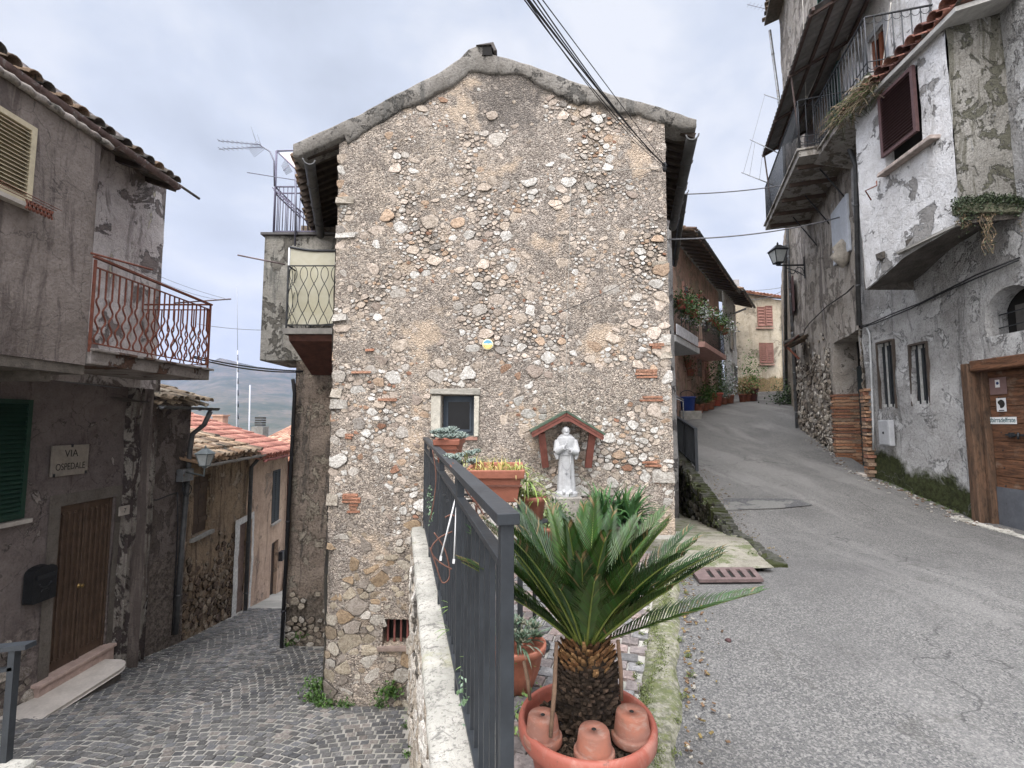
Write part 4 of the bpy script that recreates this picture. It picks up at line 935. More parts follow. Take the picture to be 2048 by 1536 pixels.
# electric box, lamp
eb = thing('junction_box', 'grey junction box with looped cables behind the left street lantern', 'junction box', FL.pt(*FL.px(358, 960)))
rc = FL.rect(350, 938, 372, 962); mb = MB(); mb.fbox(FL, *rc, .02, .14); bevel(mb.build('box', METG, eb), .005)
mb = MB()
for q in range(3): c0 = FL.px(361, 972+q*4); mb.tube([FL.pt(c0[0]+(.07+.02*q)*math.cos(g), c0[1]+(.1)*math.sin(g), .08+.02*q) for g in [k*math.pi/6 for k in range(13)]], .008, 5)
mb.build('cable_loops', CABLE, eb)
LGL = simple('frosted_lantern_glass', (.45, .47, .46), .25, 0, .15, 4, .0005, .6)
def lantern(name, label, P, h, arm_to, mat, group, scroll=False):
    """square tapering lantern standing at P (bottom centre)"""
    t_ = thing(name, label, 'street lamp', P, group); W = h*.27; mb = MB()
    def ring(r, z): return [P+V((r*a, r*b, z)) for a, b in ((-1, -1), (1, -1), (1, 1), (-1, 1))]
    A0, A1 = ring(W*.5, h*.12), ring(W*.92, h*.62)
    for a, b in zip(A0, A1): mb.beam(a, b, h*.03, h*.03)
    for r_, z in ((W*.52, h*.12), (W*.95, h*.62)):
        q = ring(r_, z)
        for i in range(4): mb.beam(q[i], q[(i+1) % 4], h*.035, h*.035)
    mb.lathe([(.012, 0), (W*.35, h*.03), (W*.3, h*.06), (W*.5, h*.11)], P, 8); mb.build('lamp_frame', mat, t_)
    mb = MB(); q0, q1 = ring(W*.47, h*.125), ring(W*.88, h*.61); mb.add(q0+q1, [(i, (i+1) % 4, (i+1) % 4+4, i+4) for i in range(4)]+[(0, 1, 2, 3)]); mb.build('lamp_glass', LGL, t_)
    mb = MB(); qa, qb, qc = ring(W*1.12, h*.635), ring(W*.5, h*.8), ring(W*.28, h*.86); mb.add(qa+qb+qc, [(i, (i+1) % 4, (i+1) % 4+4, i+4) for i in range(4)]+[(4+i, 4+(i+1) % 4, 8+(i+1) % 4, 8+i) for i in range(4)]+[(8, 9, 10, 11), (3, 2, 1, 0)])
    mb.lathe([(.001, h*.86), (W*.2, h*.86), (W*.12, h*.9), (W*.16, h*.93), (.004, h)], P, 8); mb.build('lamp_cap', mat, t_)
    mb = MB(); mb.tube([P+V((0, 0, h*.02)), V((P.x, P.y, arm_to.z)), arm_to], h*.035, 6)
    if scroll:
        for (cx, rr, g0, g1) in ((.78, .2, -.5, 4.4), (.55, .13, -3.4, 1.2)):
            c0 = P.lerp(arm_to, cx)+V((0, 0, 0)); c0.z = arm_to.z-h*.25; d = (arm_to-P); d.z = 0; d.normalize()
            mb.tube([c0+d*math.cos(g0+(g1-g0)*k/20)*h*rr*(1-.5*k/20)*1.0+V((0, 0, math.sin(g0+(g1-g0)*k/20)*h*rr*(1-.5*k/20))) for k in range(21)], h*.016, 5)
        a0 = arm_to+V((0, 0, -.45*h)); mb.tube([a0, a0.lerp(P, .3)+V((0, 0, .05)), P.lerp(arm_to, .25)+V((0, 0, -.08*h))], h*.018, 5); mb.beam(arm_to+V((0, 0, .35*h)), arm_to+V((0, 0, -.55*h)), .03, .02)
    mb.build('bracket', mat, t_); return t_
lantern('street_lamp', 'grey metal street lantern on a bracket past the VIA OSPEDALE sign', A(409, 937, 7.9), .38, FL.pt(*FL.px(358, 944), .12), simple('grey_lamp_metal', (.16, .18, .18), .5, .3), 'wall street lanterns')
# ---------------- third house
F3 = Fr((-5.9, 8.75), (-6.35, 11.6)); H3 = thing('brown_stucco_house', 'brown stucco house with a bare stone base and white edged door on the left lane', 'house', (-6, 10, -4.2))
F3.n = V((F3.d.y, -F3.d.x, 0))
BST = plaster('ochre_brown_stucco', (.38, .28, .18), (.29, .21, .14), (.45, .36, .26), .56, 3, (.1, .07, .05), .52, seed=11, fine=.7, bump=.03)
d3 = (F3.px(471, 1140)[0], F3.px(497, 1130)[0], F3.px(485, 1222)[1], F3.px(484, 1046)[1]); w3 = (F3.px(386, 1010)[0], F3.px(421, 1010)[0], F3.px(400, 1068)[1], F3.px(400, 952)[1])
mb = MB(); wall_grid(mb, F3, 0, F3.L, -4.9, -.5, [(*d3, .08), (*w3, .12)], .12, .025); mb.build('wall', BST, H3)
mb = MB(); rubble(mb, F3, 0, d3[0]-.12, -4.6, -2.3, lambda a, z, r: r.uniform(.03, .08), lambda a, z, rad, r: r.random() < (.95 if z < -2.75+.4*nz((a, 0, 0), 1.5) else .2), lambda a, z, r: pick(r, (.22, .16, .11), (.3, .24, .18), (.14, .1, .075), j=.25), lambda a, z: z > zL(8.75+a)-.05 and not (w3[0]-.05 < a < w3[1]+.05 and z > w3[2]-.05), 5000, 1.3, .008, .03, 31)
mb.build('stone_base', RUB, H3)
mb = MB(); mb.fbox(F3, d3[0], d3[1], d3[2], d3[3], -.08, -.04); 
for k in range(4): z = d3[2]+(d3[3]-d3[2])*(k+.5)/4; mb.fbox(F3, d3[0]+.05, d3[1]-.05, z-.2, z+.2, -.04, -.025)
mb.build('door', simple('worn_pinkish_door', (.22, .15, .12), .8, 0, .3, 12, .004), H3)
mb = MB(); WS = simple('white_stone_surround', (.68, .66, .62), .9, 0, .3, 16, .02)
for rc in ((d3[0]-.24, d3[0]-.003, d3[2]-.25, d3[3]+.15), (d3[1]+.003, d3[1]+.13, d3[2]-.25, d3[3]+.15), (d3[0]-.003, d3[1]+.003, d3[3]+.003, d3[3]+.15)): wall_grid(mb, F3, *rc, (), .07, .015, wfn=lambda s, z: .05)
mb.build('door_surround', WS, H3)
for k in range(2):
    mb = MB(); a = w3[0]+(w3[1]-w3[0])*k/2+.01; b = a+(w3[1]-w3[0])/2-.02; mb.fbox(F3, a, b, w3[2]+.02, w3[3]-.02, -.1, -.07)
    for z in (w3[2]+.2, w3[3]-.25): mb.fbox(F3, a, b, z, z+.1, -.07, -.045)
    mb.build('shutter', simple('old_brown_wood', (.09, .06, .04), .85, 0, .35, 10, .008), H3)
mb = MB(); mb.fbox(F3, w3[0]-.08, w3[1]+.08, w3[2]-.07, w3[2]-.005, -.05, .07); mb.build('window_sill', CONC, H3)
e3 = A(534, 903, 11.3)
def long_roof(par, fr, s0, s1, wo, z, rise, rows, cw, rl, cf, mat, seed, jit=1., name='roof'):
    p0 = fr.pt(s0, z, wo); up = -fr.n+V((0, 0, rise)); mb = MB(); barrel_tiles(mb, p0, fr.d, up, int((s1-s0)/cw), rows, cw, rl, cf, seed, jit=jit); mb.build(name, mat, par)
    u = up.normalized()*rows*rl; a = fr.pt(s0, z-.05, wo-.03); b = fr.pt(s1, z-.05, wo-.03); mb = MB(); mb.add([a, b, b+u, a+u], [(0, 1, 2, 3)]); mb.build(name+'_boards', WOODG, par)
e3z = F3.px(470, 913, .25)[1]
long_roof(H3, F3, -.15, F3.L+.05, .28, e3z, .3, 9, .19, .36, lambda r: pick(r, (.5, .36, .24), (.42, .28, .18), (.55, .43, .31), (.3, .22, .16), j=.2), TILE, 33, 1.5)
gutter('gutter', F3.pt(-.1, e3z-.05, .33), F3.pt(F3.L, e3z-.05, .33), .05, simple('pale_gutter', (.32, .3, .27), .7), H3)
P = F3.pt(F3.L-.08, 0, .0); downpipe('downpipe', [F3.pt(F3.L-.06, e3z-.06, .3), F3.pt(F3.L-.05, e3z-.35, .07), F3.pt(F3.L-.05, -4.6, .07)], .045, H3)
# ---------------- fourth house (pink)
F4 = Fr((-6.35, 11.6), (-6.82, 14.6)); F4.n = V((F4.d.y, -F4.d.x, 0)); H4 = thing('pink_plaster_house', 'salmon pink house with a bright red tiled roof at the end of the left lane', 'house', (-6.6, 13, -4.7))
PINK = plaster('salmon_plaster', (.58, .42, .31), (.5, .36, .27), (.42, .33, .26), .6, 1.6, (.25, .17, .13), .56, low=(.2, .17, .13), zlow=-4.1, zamp=.35, seed=13, zsl=(0, -.19))
w4 = (F4.px(544, 990)[0], F4.px(559, 990)[0], F4.px(552, 1042)[1], F4.px(552, 940)[1]); d4 = (F4.px(541, 1150)[0], F4.px(554, 1150)[0], F4.px(547, 1196)[1], F4.px(547, 1085)[1])
mb = MB(); wall_grid(mb, F4, 0, F4.L, -5.4, -.7, [(*w4, .1), (*d4, .15)], .16, .012); mb.add([F4.pt(F4.L, -5.4), F4.pt(F4.L, -.7), F4.pt(F4.L, .5, -4), F4.pt(F4.L, -5.4, -4)], [(0, 1, 2, 3)]); mb.build('wall', PINK, H4)
shutter(F4, w4, simple('black_green_shutter', (.03, .035, .035), .6), H4, -.03, .04, 2)
mb = MB(); mb.fbox(F4, d4[0], d4[1], d4[2], d4[3], -.14, -.1); mb.build('door', simple('dark_brown_door', (.04, .025, .018), .7), H4)
mb = MB(); mb.fbox(F4, w4[0]-.05, w4[1]+.05, w4[2]-.06, w4[2]-.005, 0, .06); mb.build('window_sill', simple('pale_sill', (.4, .36, .32), .8), H4)
mb = MB(); mb.fbox(F4, d4[0]-.05, d4[1]+.05, d4[2]-.12, d4[2]-.01, 0, .3); mb.build('doorstep', MARB, H4)
e4z = F4.px(560, 908, .25)[1]
long_roof(H4, F4, -.1, F4.L+.2, .3, e4z, .34, 14, .2, .36, lambda r: pick(r, (.42, .19, .145), (.5, .25, .19), (.36, .16, .125), j=.15), TILER, 35, .4)
gutter('gutter', F4.pt(0, e4z-.05, .36), F4.pt(F4.L+.1, e4z-.05, .36), .05, simple('red_brown_gutter', (.3, .1, .08), .6), H4)
downpipe('downpipe', [F4.pt(F4.L-.1, e4z-.06, .33), F4.pt(F4.L-.1, e4z-.35, .07), F4.pt(F4.L-.1, -5.2, .07)], .04, H4, simple('red_brown_pipe', (.12, .05, .04), .6))
bn = thing('stone_bench', 'small stone seat by the pink house at the lane end', 'bench', AZ(574, 1198, -5.1)); b0 = F4.px(572, 1180, .3)
mb = MB(); mb.fbox(F4, F4.L+.0, F4.L+.9, zL(14.9)+.36, zL(14.9)+.42, .05, .42); mb.build('seat', MARB, bn); mb = MB(); mb.fbox(F4, F4.L+.05, F4.L+.85, zL(14.9)-.1, zL(14.9)+.358, .08, .38); mb.build('base', simple('brown_stone_base', (.13, .09, .07), .9), bn)
mb = MB(); m4 = F4.rect(556, 1102, 562, 1120); mb.fbox(F4, m4[0], m4[0]+.25, m4[2], m4[3], .01, .12); tag(bevel(mb.build('mailbox', simple('dark_box', (.03, .03, .035), .5)), .01), 'small dark mailbox on the salmon pink wall', 'mailbox')
# ---------------- houses farther down
def simple_house(name, label, x0, x1, Y0, Y1, z0, z1, mat, tmat, tcf, rise=.35, wins=(), slope='front', par=None, rows=8, cw=.24):
    t_ = thing(name, label, 'house', ((x0+x1)/2, Y0, z0)); f = Fr((x0, Y0), (x1, Y0)); mb = MB(); HW = [(*f.rect(*w_), .12) for w_ in wins]
    wall_grid(mb, f, 0, f.L, z0, z1, HW, .5, .01); mb.add([(x0, Y0, z0), (x0, Y0, z1), (x0, Y1, z1+(Y1-Y0)*rise*.0), (x0, Y1, z0)], [(0, 1, 2, 3)]); mb.add([(x1, Y0, z0), (x1, Y0, z1), (x1, Y1, z1), (x1, Y1, z0)], [(0, 1, 2, 3)]); mb.build('wall', mat, t_)
    for h in HW: m2 = MB(); m2.fbox(f, h[0], h[1], h[2], h[3], -.1, -.06); m2.build('window', GLASSD, t_)
    mb = MB(); barrel_tiles(mb, (x0-.2, Y0-.3, z1+.02), (1, 0, 0), (0, 1, rise), int((x1-x0+.4)/cw), rows, cw, (Y1-Y0+.3)*math.hypot(1, rise)/rows, tcf, 41, jit=.6); mb.build('roof', tmat, t_)
    return t_
WHP = plaster('white_far_plaster', (.62, .64, .66), (.55, .56, .58), crack=False, seed=15, fine=.1)
redc = lambda r: pick(r, (.42, .2, .13), (.5, .27, .18), (.34, .17, .12), j=.2)
a = A(570, 925, 19); b = A(612, 925, 19)
wh = simple_house('white_house', 'pale white house with a small red canopy closing the left lane', a.x, b.x+1.5, 19, 24, -9, a.z, WHP, TILER, redc, .3, rows=10)
mb = MB(); c_ = A(585, 1040, 18.9); barrel_tiles(mb, V((c_.x-.3, 18.3, c_.z-.25)), (1, 0, 0), (0, 1, .45), 7, 2, .2, .38, redc, 4); mb.build('canopy', TILER, wh)
mb = MB(); c_ = A(590, 1110, 18.95); mb.box((c_.x-.45, 18.9, c_.z-1), (c_.x+.3, 18.97, c_.z+1)); mb.build('door', simple('dark_red_door', (.12, .05, .045), .7), wh)
a = A(505, 900, 30); b = A(640, 868, 30)
simple_house('red_roof_house', 'distant house with a long weathered red roof beyond the lane', a.x, b.x+2, 27, 37, -12, A(560, 925, 27).z, WHP, TILER, lambda r: pick(r, (.5, .3, .22), (.4, .22, .16), (.58, .38, .28), j=.2), .22, rows=22)
ck = thing('chimney', 'pale square chimney with a stack of dark vent slabs over the red roof', 'chimney', A(519, 870, 17))
mb = MB(); c_ = A(519, 890, 17); z1_ = A(519, 853, 17).z; mb.box((c_.x-.2, 16.8, c_.z-.8), (c_.x+.2, 17.2, z1_)); mb.build('shaft', CONC, ck); mb = MB()
for k in range(4): z = z1_+.02+k*.085; mb.box((c_.x-.13-.01*(k % 2), 16.87, z), (c_.x+.13, 17.13, z+.06))
mb.build('vent', simple('dark_vent', (.06, .06, .06), .8), ck)
c_ = A(441, 834, 21); mb = MB(); mb.box((c_.x-.22, 20.8, c_.z-.9), (c_.x+.22, 21.2, c_.z+.03)); mb.box((c_.x-.27, 20.75, c_.z+.031), (c_.x+.27, 21.25, c_.z+.1)); tag(mb.build('chimney', simple('pink_brick', (.5, .3, .22), .9)), 'low pinkish chimney above the bright red roof', 'chimney')
m_1 = thing('radio_mast', 'tall thin striped radio mast rising before the hills', 'mast', A(475, 860, 60)); base = A(477, 862, 60); top_ = A(474, 572, 60)
mb = MB(); mb.tube([base-V((0, 0, 8)), base.lerp(top_, .55)], .06, 6); mb.build('pole', simple('white_mast', (.45, .46, .5), .5), m_1)
mb = MB(); mb.tube([base.lerp(top_, .55), top_], .03, 5); mb.build('whip', simple('grey_whip', (.3, .32, .36), .5), m_1)
for k in range(7): m2 = MB(); m2.tube([base.lerp(top_, .08*k), base.lerp(top_, .08*k+.04)], .07, 6); m2.build('band', simple('dark_band', (.05, .06, .08), .5), m_1)
base = A(501, 862, 50); mb = MB(); mb.tube([base-V((0, 0, 6)), A(500, 770, 50)], .07, 6); tag(mb.build('antenna_pole', simple('white_mast', (.45, .46, .5), .5)), 'short pale pole standing right of the striped mast', 'pole')
# hand railing at the lower left corner
hr = thing('stair_railing', 'dark iron railing on a white stone at the lower left corner', 'railing', (-3.2, 3, -2.9)); HYr = 3.0
mb = MB(); mb.beam(A(-40, 1300, HYr), A(62, 1290, HYr), .07, .028); mb.build('handrail', ANTH, hr)
mb = MB(); p = A(30, 1296, HYr); mb.beam(p, V((p.x, p.y, A(20, 1522, HYr).z)), .04, .04, up=V((0, 1, 0))); mb.build('post', ANTH, hr)
mb = MB(); mb.beam(A(-40, 1348, HYr), A(30, 1335, HYr), .04, .02); mb.build('middle_rail', ANTH, hr)
p = A(-8, 1348, HYr); mb = MB(); mb.beam(p, V((p.x, p.y, p.z-.7)), .02, .02, up=V((0, 1, 0))); mb.build('baluster', ANTH, hr)
cz_ = A(20, 1522, HYr).z; mb = MB(); mb.box((-3.6, 2.5, cz_-.6), (A(66, 1522, HYr).x, 3.04, cz_)); bevel(mb.build('base_stone', COPE, hr), .03)
# ================================================================== buildings behind the stone house, left side
HG = thing('rear_stucco_house', 'rough stuccoed house with a small balcony tucked behind the left edge of the stone house', 'house', (-3.4, 8.5, -3.9))
GW = Fr((A(588, 900, 8.5).x, 8.5), (-2.95, 8.5)); GST = plaster('rough_tan_stucco', (.37, .3, .24), (.28, .23, .19), (.4, .35, .28), .54, 4, (.1, .09, .08), .52, bump=.05, seed=17, fine=.8, low=(.25, .21, .17), zlow=-3.2)
ls = GW.px(668, 1280)[0]
mb = MB(); wall_grid(mb, GW, 0, GW.L, -4.3, 3.6, (), .1, .05, wfn=lambda s, z: .04*max(0, -z-1)); mb.add([GW.pt(0, -4.3, .1), GW.pt(0, 3.6, 0), GW.pt(0, 3.6, -4), GW.pt(0, -4.3, -4)], [(0, 1, 2, 3)]); mb.build('wall', GST, HG)
mb = MB(); rubble(mb, GW.off(.1), .02, GW.L, -4.0, -2.9, lambda a, z, r: r.uniform(.03, .075), lambda a, z, rad, r: r.random() < (1 if z < -3.3 else .3), lambda a, z, r: pick(r, (.4, .35, .28), (.3, .25, .2), (.5, .46, .4)), lambda a, z: True, 1500, 1.3, .008, .03, 37); mb.build('stone_base', RUB, HG)
p1_ = GW.px(604, 760, .12); downpipe('downpipe', [GW.pt(.05, p1_[1], .25), GW.pt(.03, p1_[1]-.25, .12), GW.pt(.02, -3.9, .24)], .032, HG, CABLE)
mb = MB(); a = A(533, 474, 8.5); b = A(530, 722, 8.5)
mb.box((a.x, 8.44, b.z), (-3.0, 9.6, a.z)); q = bevel(mb.build('terrace_block', plaster('block_render', (.27, .26, .23), (.36, .345, .31), (.16, .15, .13), .52, 2.2, (.12, .12, .11), .54, seed=19, fine=.5, bump=.02), HG), .01)
mb = MB(); mb.box((a.x-.05, 8.38, a.z+.002), (-3.0, 9.6, a.z+.045)); mb.build('coping', simple('dark_slab', (.09, .085, .085), .8), HG)
# terrace railing and awning
zt_ = a.z+.045; x0 = A(545, 470, 8.42).x; x1 = A(630, 470, 8.42).x; hR = A(545, 372, 8.42).z-zt_; VIO = simple('violet_grey_iron', (.12, .11, .16), .5, .2)
mb = MB()
for (p, q) in ((V((x0, 8.45, 0)), V((x1, 8.45, 0))), (V((x0, 8.45, 0)), V((x0, 9.5, 0)))):
    for z in (zt_+.04, zt_+hR, zt_+hR*.86): mb.beam(p+V((0, 0, z)), q+V((0, 0, z)), .02, .02)
    n = 10
    for k in range(n+1): c = p.lerp(q, k/n); mb.tube([c+V((0, 0, zt_)), c+V((0, 0, zt_+hR))], .008 if k else .018, 5)
mb.build('terrace_railing', VIO, HG)
mb = MB(); at_ = A(553, 302, 8.42); mb.tube([V((at_.x, 8.45, zt_)), at_], .02, 6); mb.tube([at_, A(618, 300, 8.42)], .014, 6); mb.tube([at_, A(640, 385, 8.42)], .014, 6); mb.tube([A(545, 375, 8.42), A(625, 455, 8.42)], .012, 6); mb.tube([A(548, 380, 8.46), A(625, 440, 8.42)], .012, 6); mb.build('awning_frame', VIO, HG)
mb = MB(); mb.poly([A(556, 306, 8.6), A(612, 304, 8.6), A(640, 350, 8.3), A(640, 380, 8.2)], (0, .01, .0)); mb.build('awning', simple('pinkish_awning', (.62, .52, .5), .8, 0, .1), HG)
# little balcony in front with lyre-pattern railing
YB = 7.45; bx0 = A(566, 655, YB).x; zsl_ = A(600, 660, YB).z
mb = MB(); mb.box((bx0, YB, zsl_-.06), (-2.62, 8.46, zsl_+.03)); bb = mb.build('balcony', simple('grey_slab_edge', (.2, .19, .175), .8), HG)
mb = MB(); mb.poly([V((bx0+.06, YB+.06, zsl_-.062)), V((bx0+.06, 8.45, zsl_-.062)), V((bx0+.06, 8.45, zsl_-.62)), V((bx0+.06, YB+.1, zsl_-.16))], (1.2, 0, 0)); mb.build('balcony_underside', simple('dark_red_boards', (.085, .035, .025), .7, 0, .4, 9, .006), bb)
mb = MB(); xa, xb = bx0+.03, -2.6; z0_, z1_ = zsl_+.09, A(600, 530, YB).z
for z in (z0_, z1_): mb.beam((xa, YB+.04, z), (xb, YB+.04, z), .025, .014); mb.beam((xa, YB+.04, z), (xa, 8.4, z), .025, .014)
def lyre(mb, p, d, L, n):
    for k in range(n):
        for sg in (-1, 1):
            pts = []
            for i in range(21): f = i/20; x = (k+.5)*L/n+sg*(L/n)*.5*math.cos(f*math.pi*2.0+.35)*(1 if f < .8 else max(0, (1-f)/.2)**.5); pts.append(p+d*x+V((0, 0, z0_+(z1_-z0_)*f)))
            mb.tube(pts, .006, 4)
lyre(mb, V((xa, YB+.04, 0)), V((1, 0, 0)), xb-xa, 6); lyre(mb, V((xa, YB+.04, 0)), V((0, 1, 0)), .95, 5)
for p in ((xa, YB+.04), (xa, 8.4)): mb.beam((p[0], p[1], zsl_), (p[0], p[1], z1_), .022, .022)
mb.build('railing', simple('dark_iron', (.035, .038, .042)), bb)
YEL = NT('yellowed_plastic'); YEL.b.inputs['Transmission Weight'].default_value = .15; n_ = YEL.noise(3, 4, .6, .4); YEL.done(YEL.mix(YEL.mr(n_, .35, .65), (.5, .47, .34), (.6, .58, .47)), .45)
mb = MB(); pts = []; ya = YB+.25; xs_ = [A(578, 560, ya).x+.11*k for k in range(12)]; zlo, zhi = A(600, 648, ya).z, A(600, 496, ya).z
for k, x in enumerate(xs_): pts.append((x, ya+.06*math.sin(k*.6), zlo)); pts.append((x, ya+.06*math.sin(k*.6), zhi-.012*k))
mb.add(pts+[(x, y+.01, z) for x, y, z in pts], [(2*k, 2*k+2, 2*k+3, 2*k+1) for k in range(11)]+[(24+2*k, 24+2*k+1, 24+2*k+3, 24+2*k+2) for k in range(11)], None, True)
wsn = thing('wind_screen', 'yellowed plastic windscreen panel standing on the lyre railed balcony', 'screen', V((xs_[0], ya, zlo))); mb.build('sheet', YEL.m, wsn)
mb = MB(); mb.tube([V(pts[2*k+1])+V((0, -.01, .01)) for k in range(12)], .02, 6); mb.build('top_edge', simple('dark_iron', (.035, .038, .042)), wsn); mb = MB(); mb.tube([V(pts[0])+V((-.01, 0, 0)), V(pts[1])+V((-.01, 0, 0))], .018, 6); mb.build('side_edge', simple('pale_edge', (.55, .56, .58), .5), wsn)
tag(MB().tube([A(475, 510, 7.2), A(570, 529, YB)], .012).build('drying_rod', simple('dull_steel', (.16, .12, .12), .5)), 'thin rod jutting left from the lyre railed balcony', 'rod')
# antennas
def yagi(name, label, P, d, L, n, el, mast, kind='comb', taper=0, up=V((0, 0, 1))):
    t_ = thing(name, label, 'antenna', mast[0], 'roof antennas'); mb = MB(); d = V(d).normalized(); s_ = V(up).cross(d).normalized(); ST = simple('antenna_steel', (.14, .14, .18), .45, .4, .2, 9, 0)
    if kind == 'comb':
        mb.tube([P, P+d*L], .008, 5)
    else:
        for o in (-1, 1): mb.tube([P+V(up)*.02*o, P+d*L+V(up)*taper*o], .007, 4)
    mb.build('boom', ST, t_)
    for k in range(n):
        f = (k+.5)/n; e = el*(1-.35*f) if kind == 'comb' else el; c = P+d*L*f; m2 = MB()
        if kind == 'comb': m2.tube([c-s_*e, c+s_*e], .005, 4)
        else: m2.tube([c+V(up)*(.02+(taper-.02)*f)-s_*e, c+V(up)*(.02+(taper-.02)*f)+s_*e], .004, 4); m2.tube([c-V(up)*(.02+(taper-.02)*f)-s_*e, c-V(up)*(.02+(taper-.02)*f)+s_*e], .004, 4)
        m2.build('element', ST, t_)
    mb = MB(); mb.tube(mast, .014, 6); mb.build('mast', ST, t_); return t_, ST
YA = 8.35
P = A(522, 292, YA); t_, ST = yagi('tv_antenna', 'wedge shaped antenna pointing left, highest beside the pink awning', P, A(437, 290, YA)-P, (A(437, 290, YA)-P).length, 9, .1, [A(549, 372, YA), A(548, 322, YA), A(540, 303, YA), P], 'wedge', .07, up=V((0, -.25, 1)))
mb = MB()
for k in range(7): f = (k-3)/3; c = P+V((-.02, 0, 0))+V((.09, -.05, -.11))*f; mb.tube([c-V((.16, 0, .13)), c+V((.02, 0, .02))], .004, 4); mb.tube([c-V((.02, 0, -.02)), c+V((-.12, 0, .3))], .004, 4) if k in (0, 6) else None
mb.build('reflector', ST, t_)
P = A(603, 362, YA); yagi('tv_antenna', 'long comb antenna with many cross bars before the terrace railing', P, A(495, 345, YA)-P, (A(495, 345, YA)-P).length, 12, .13, [A(590, 492, YA), A(591, 340, YA)], up=V((.3, -.5, 1)))
P = A(620, 330, YA); yagi('tv_antenna', 'small antenna turned towards the viewer by the gutter of the stone house', A(578, 330, YA), V((.15, -.6, -.5)), .5, 7, .12, [A(592, 470, YA), A(592, 330, YA)], up=V((1, 0, .4)))
cable('power_cable', 'thick twisted cable bundle from the lower left house to the downpipe of the rear house', 'cable', [catenary(A(385, 712, 7.2), A(606, 742, 8.3), .05), catenary(A(385, 715, 7.2), A(606, 744, 8.3), .07)], .012)
cable('overhead_wire', 'thin wire crossing the open sky left of the rear house', 'wire', [catenary(A(395, 648, 9), A(560, 660, 9), .04)], .005, CABG)
# ================================================================== right hand buildings
HA = thing('white_jetty_house', 'white and grey house with a jutting upper room and old plank door, on the right', 'house', (6.3, 6.5, -1.4))
FA = Fr((5.9, 3.0), (6.6, 8.9))
GRYP = plaster('grey_patchy_render', (.5, .5, .5), (.34, .335, .33), (.6, .6, .6), .56, 2.2, (.16, .16, .16), .56, low=(.055, .065, .025), zlow=-2.25, zamp=.34, seed=21, zsl=(0, .19), bump=.03, fine=.5)
s_in = FA.px(1950, 900)[0]; s_out = s_in-1.25; zd1 = FA.px(1945, 742)[1]; zd0 = -1.40
wA = [(FA.px(1790, 750)[0], FA.px(1760, 750)[0], FA.px(1775, 814)[1], FA.px(1775, 684)[1], .08), (FA.px(1858, 750)[0], FA.px(1825, 750)[0], FA.px(1841, 808)[1], FA.px(1841, 689)[1], .08)]
wA = [(min(a, b), max(a, b), z0, z1, d) for a, b, z0, z1, d in wA]
ar0, ar1 = FA.px(1972, 640)[0]-.75, FA.px(1972, 640)[0]; az0, az1 = FA.px(1990, 672)[1], FA.px(2000, 578)[1]
door_h = (s_out, s_in, zd0-.1, zd1, .22)
mb = MB(); wall_grid(mb, FA, 0, FA.L, -2, 5.25, [door_h, *wA, (ar0, ar1, az0, az1, .3)], .12, .028)
# arch spandrels
ac = (ar0+ar1)/2; hw = (ar1-ar0)/2; spr = az0+(az1-az0)*.35
for sg in (-1, 1):
    pts = [FA.pt(ac+sg*hw, az1+.01, .015), FA.pt(ac, az1+.01, .015)]+[FA.pt(ac+sg*hw*math.sin(g), spr+(az1-spr)*math.cos(g), .015) for g in [k*math.pi/2/8 for k in range(9)]]
    mb.poly(pts, FA.n*-.25)
mb.build('wall', GRYP, HA)
mb = MB(); mb.fbox(FA, ar0, ar1, az0, az1, -.3, -.26); q = mb.build('arched_window', DARK, HA)
mb = MB(); mb.fbox(FA, ar0, ar1-.16, az0, az1-.2, -.258, -.22); mb.build('inner_panel', simple('dull_panel', (.09, .085, .08), .6), q)
mb = MB()
for k in range(2): mb.beam(FA.pt(ar0, az0+.14+.17*k, -.15), FA.pt(ar1, az0+.12+.17*k, -.15), .012, .012)
mb.build('bar', IRON, q)
OLDW = NT('old_plank_wood'); t = OLDW; g1 = t.noise(2.2, 7, .7, .6, t.map((1, 1, 9))); g2 = t.noise(14, 5, .7, .3, t.map((.6, .6, 4))); c = t.mix(t.mr(g1, .36, .64), (.06, .03, .018), (.19, .09, .048)); c = t.mix(t.mr(g2, .36, .5, .75, 0), c, (.03, .016, .01)); c = t.mix(t.mr(t.noise(3, 6, .7), .58, .68, 0, .7), c, (.2, .15, .11)); t.bump(t.math('ADD', g1, g2), .01); OLDW = t.done(c, .75)
DFW = NT('door_frame_wood'); t = DFW; g1 = t.noise(2.4, 7, .7, .6, t.map((6, 6, .7))); g2 = t.noise(14, 5, .7, .3, t.map((2, 2, .6))); c = t.mix(t.mr(g1, .36, .64), (.06, .04, .028), (.15, .085, .052)); c = t.mix(t.mr(g2, .36, .5, .75, 0), c, (.03, .02, .013)); t.bump(t.math('ADD', g1, g2), .012); DFW = t.done(c, .8)
fw_ = .14
mb = MB(); mb.fbox(FA, s_in-.05, s_in+fw_-.05, zd0-.08, zd1+.1, -.15, .05, None, .012); bevel(mb.build('door_jamb', DFW, HA), .015)
mb = MB(); mb.fbox(FA, s_in-.115, s_in-.055, zd0-.05, zd1-.02, -.2, -.06); bevel(mb.build('door_jamb', DFW, HA), .01)
mb = MB(); mb.fbox(FA, s_out-.1, s_in-.052, zd1-.015, zd1+.13, -.15, .045, None, .012); bevel(mb.build('door_lintel', OLDW, HA), .015)
dmb = MB(); z = zd0+.0; hh = (zd1-.03-z)/9
for k in range(9): dmb.fbox(FA, s_out, s_in-.12, z+hh*k+.004, z+hh*(k+1)-.002, -.19, -.14+.006*R.random())
dmb.fbox(FA, s_out-.1, s_in+.05, zd0-.05, zd1+.15, -.26, -.2)  # unseen backing panel, added to stop light leaking between the planks
dobj = bevel(dmb.build('door', OLDW, HA), .005)
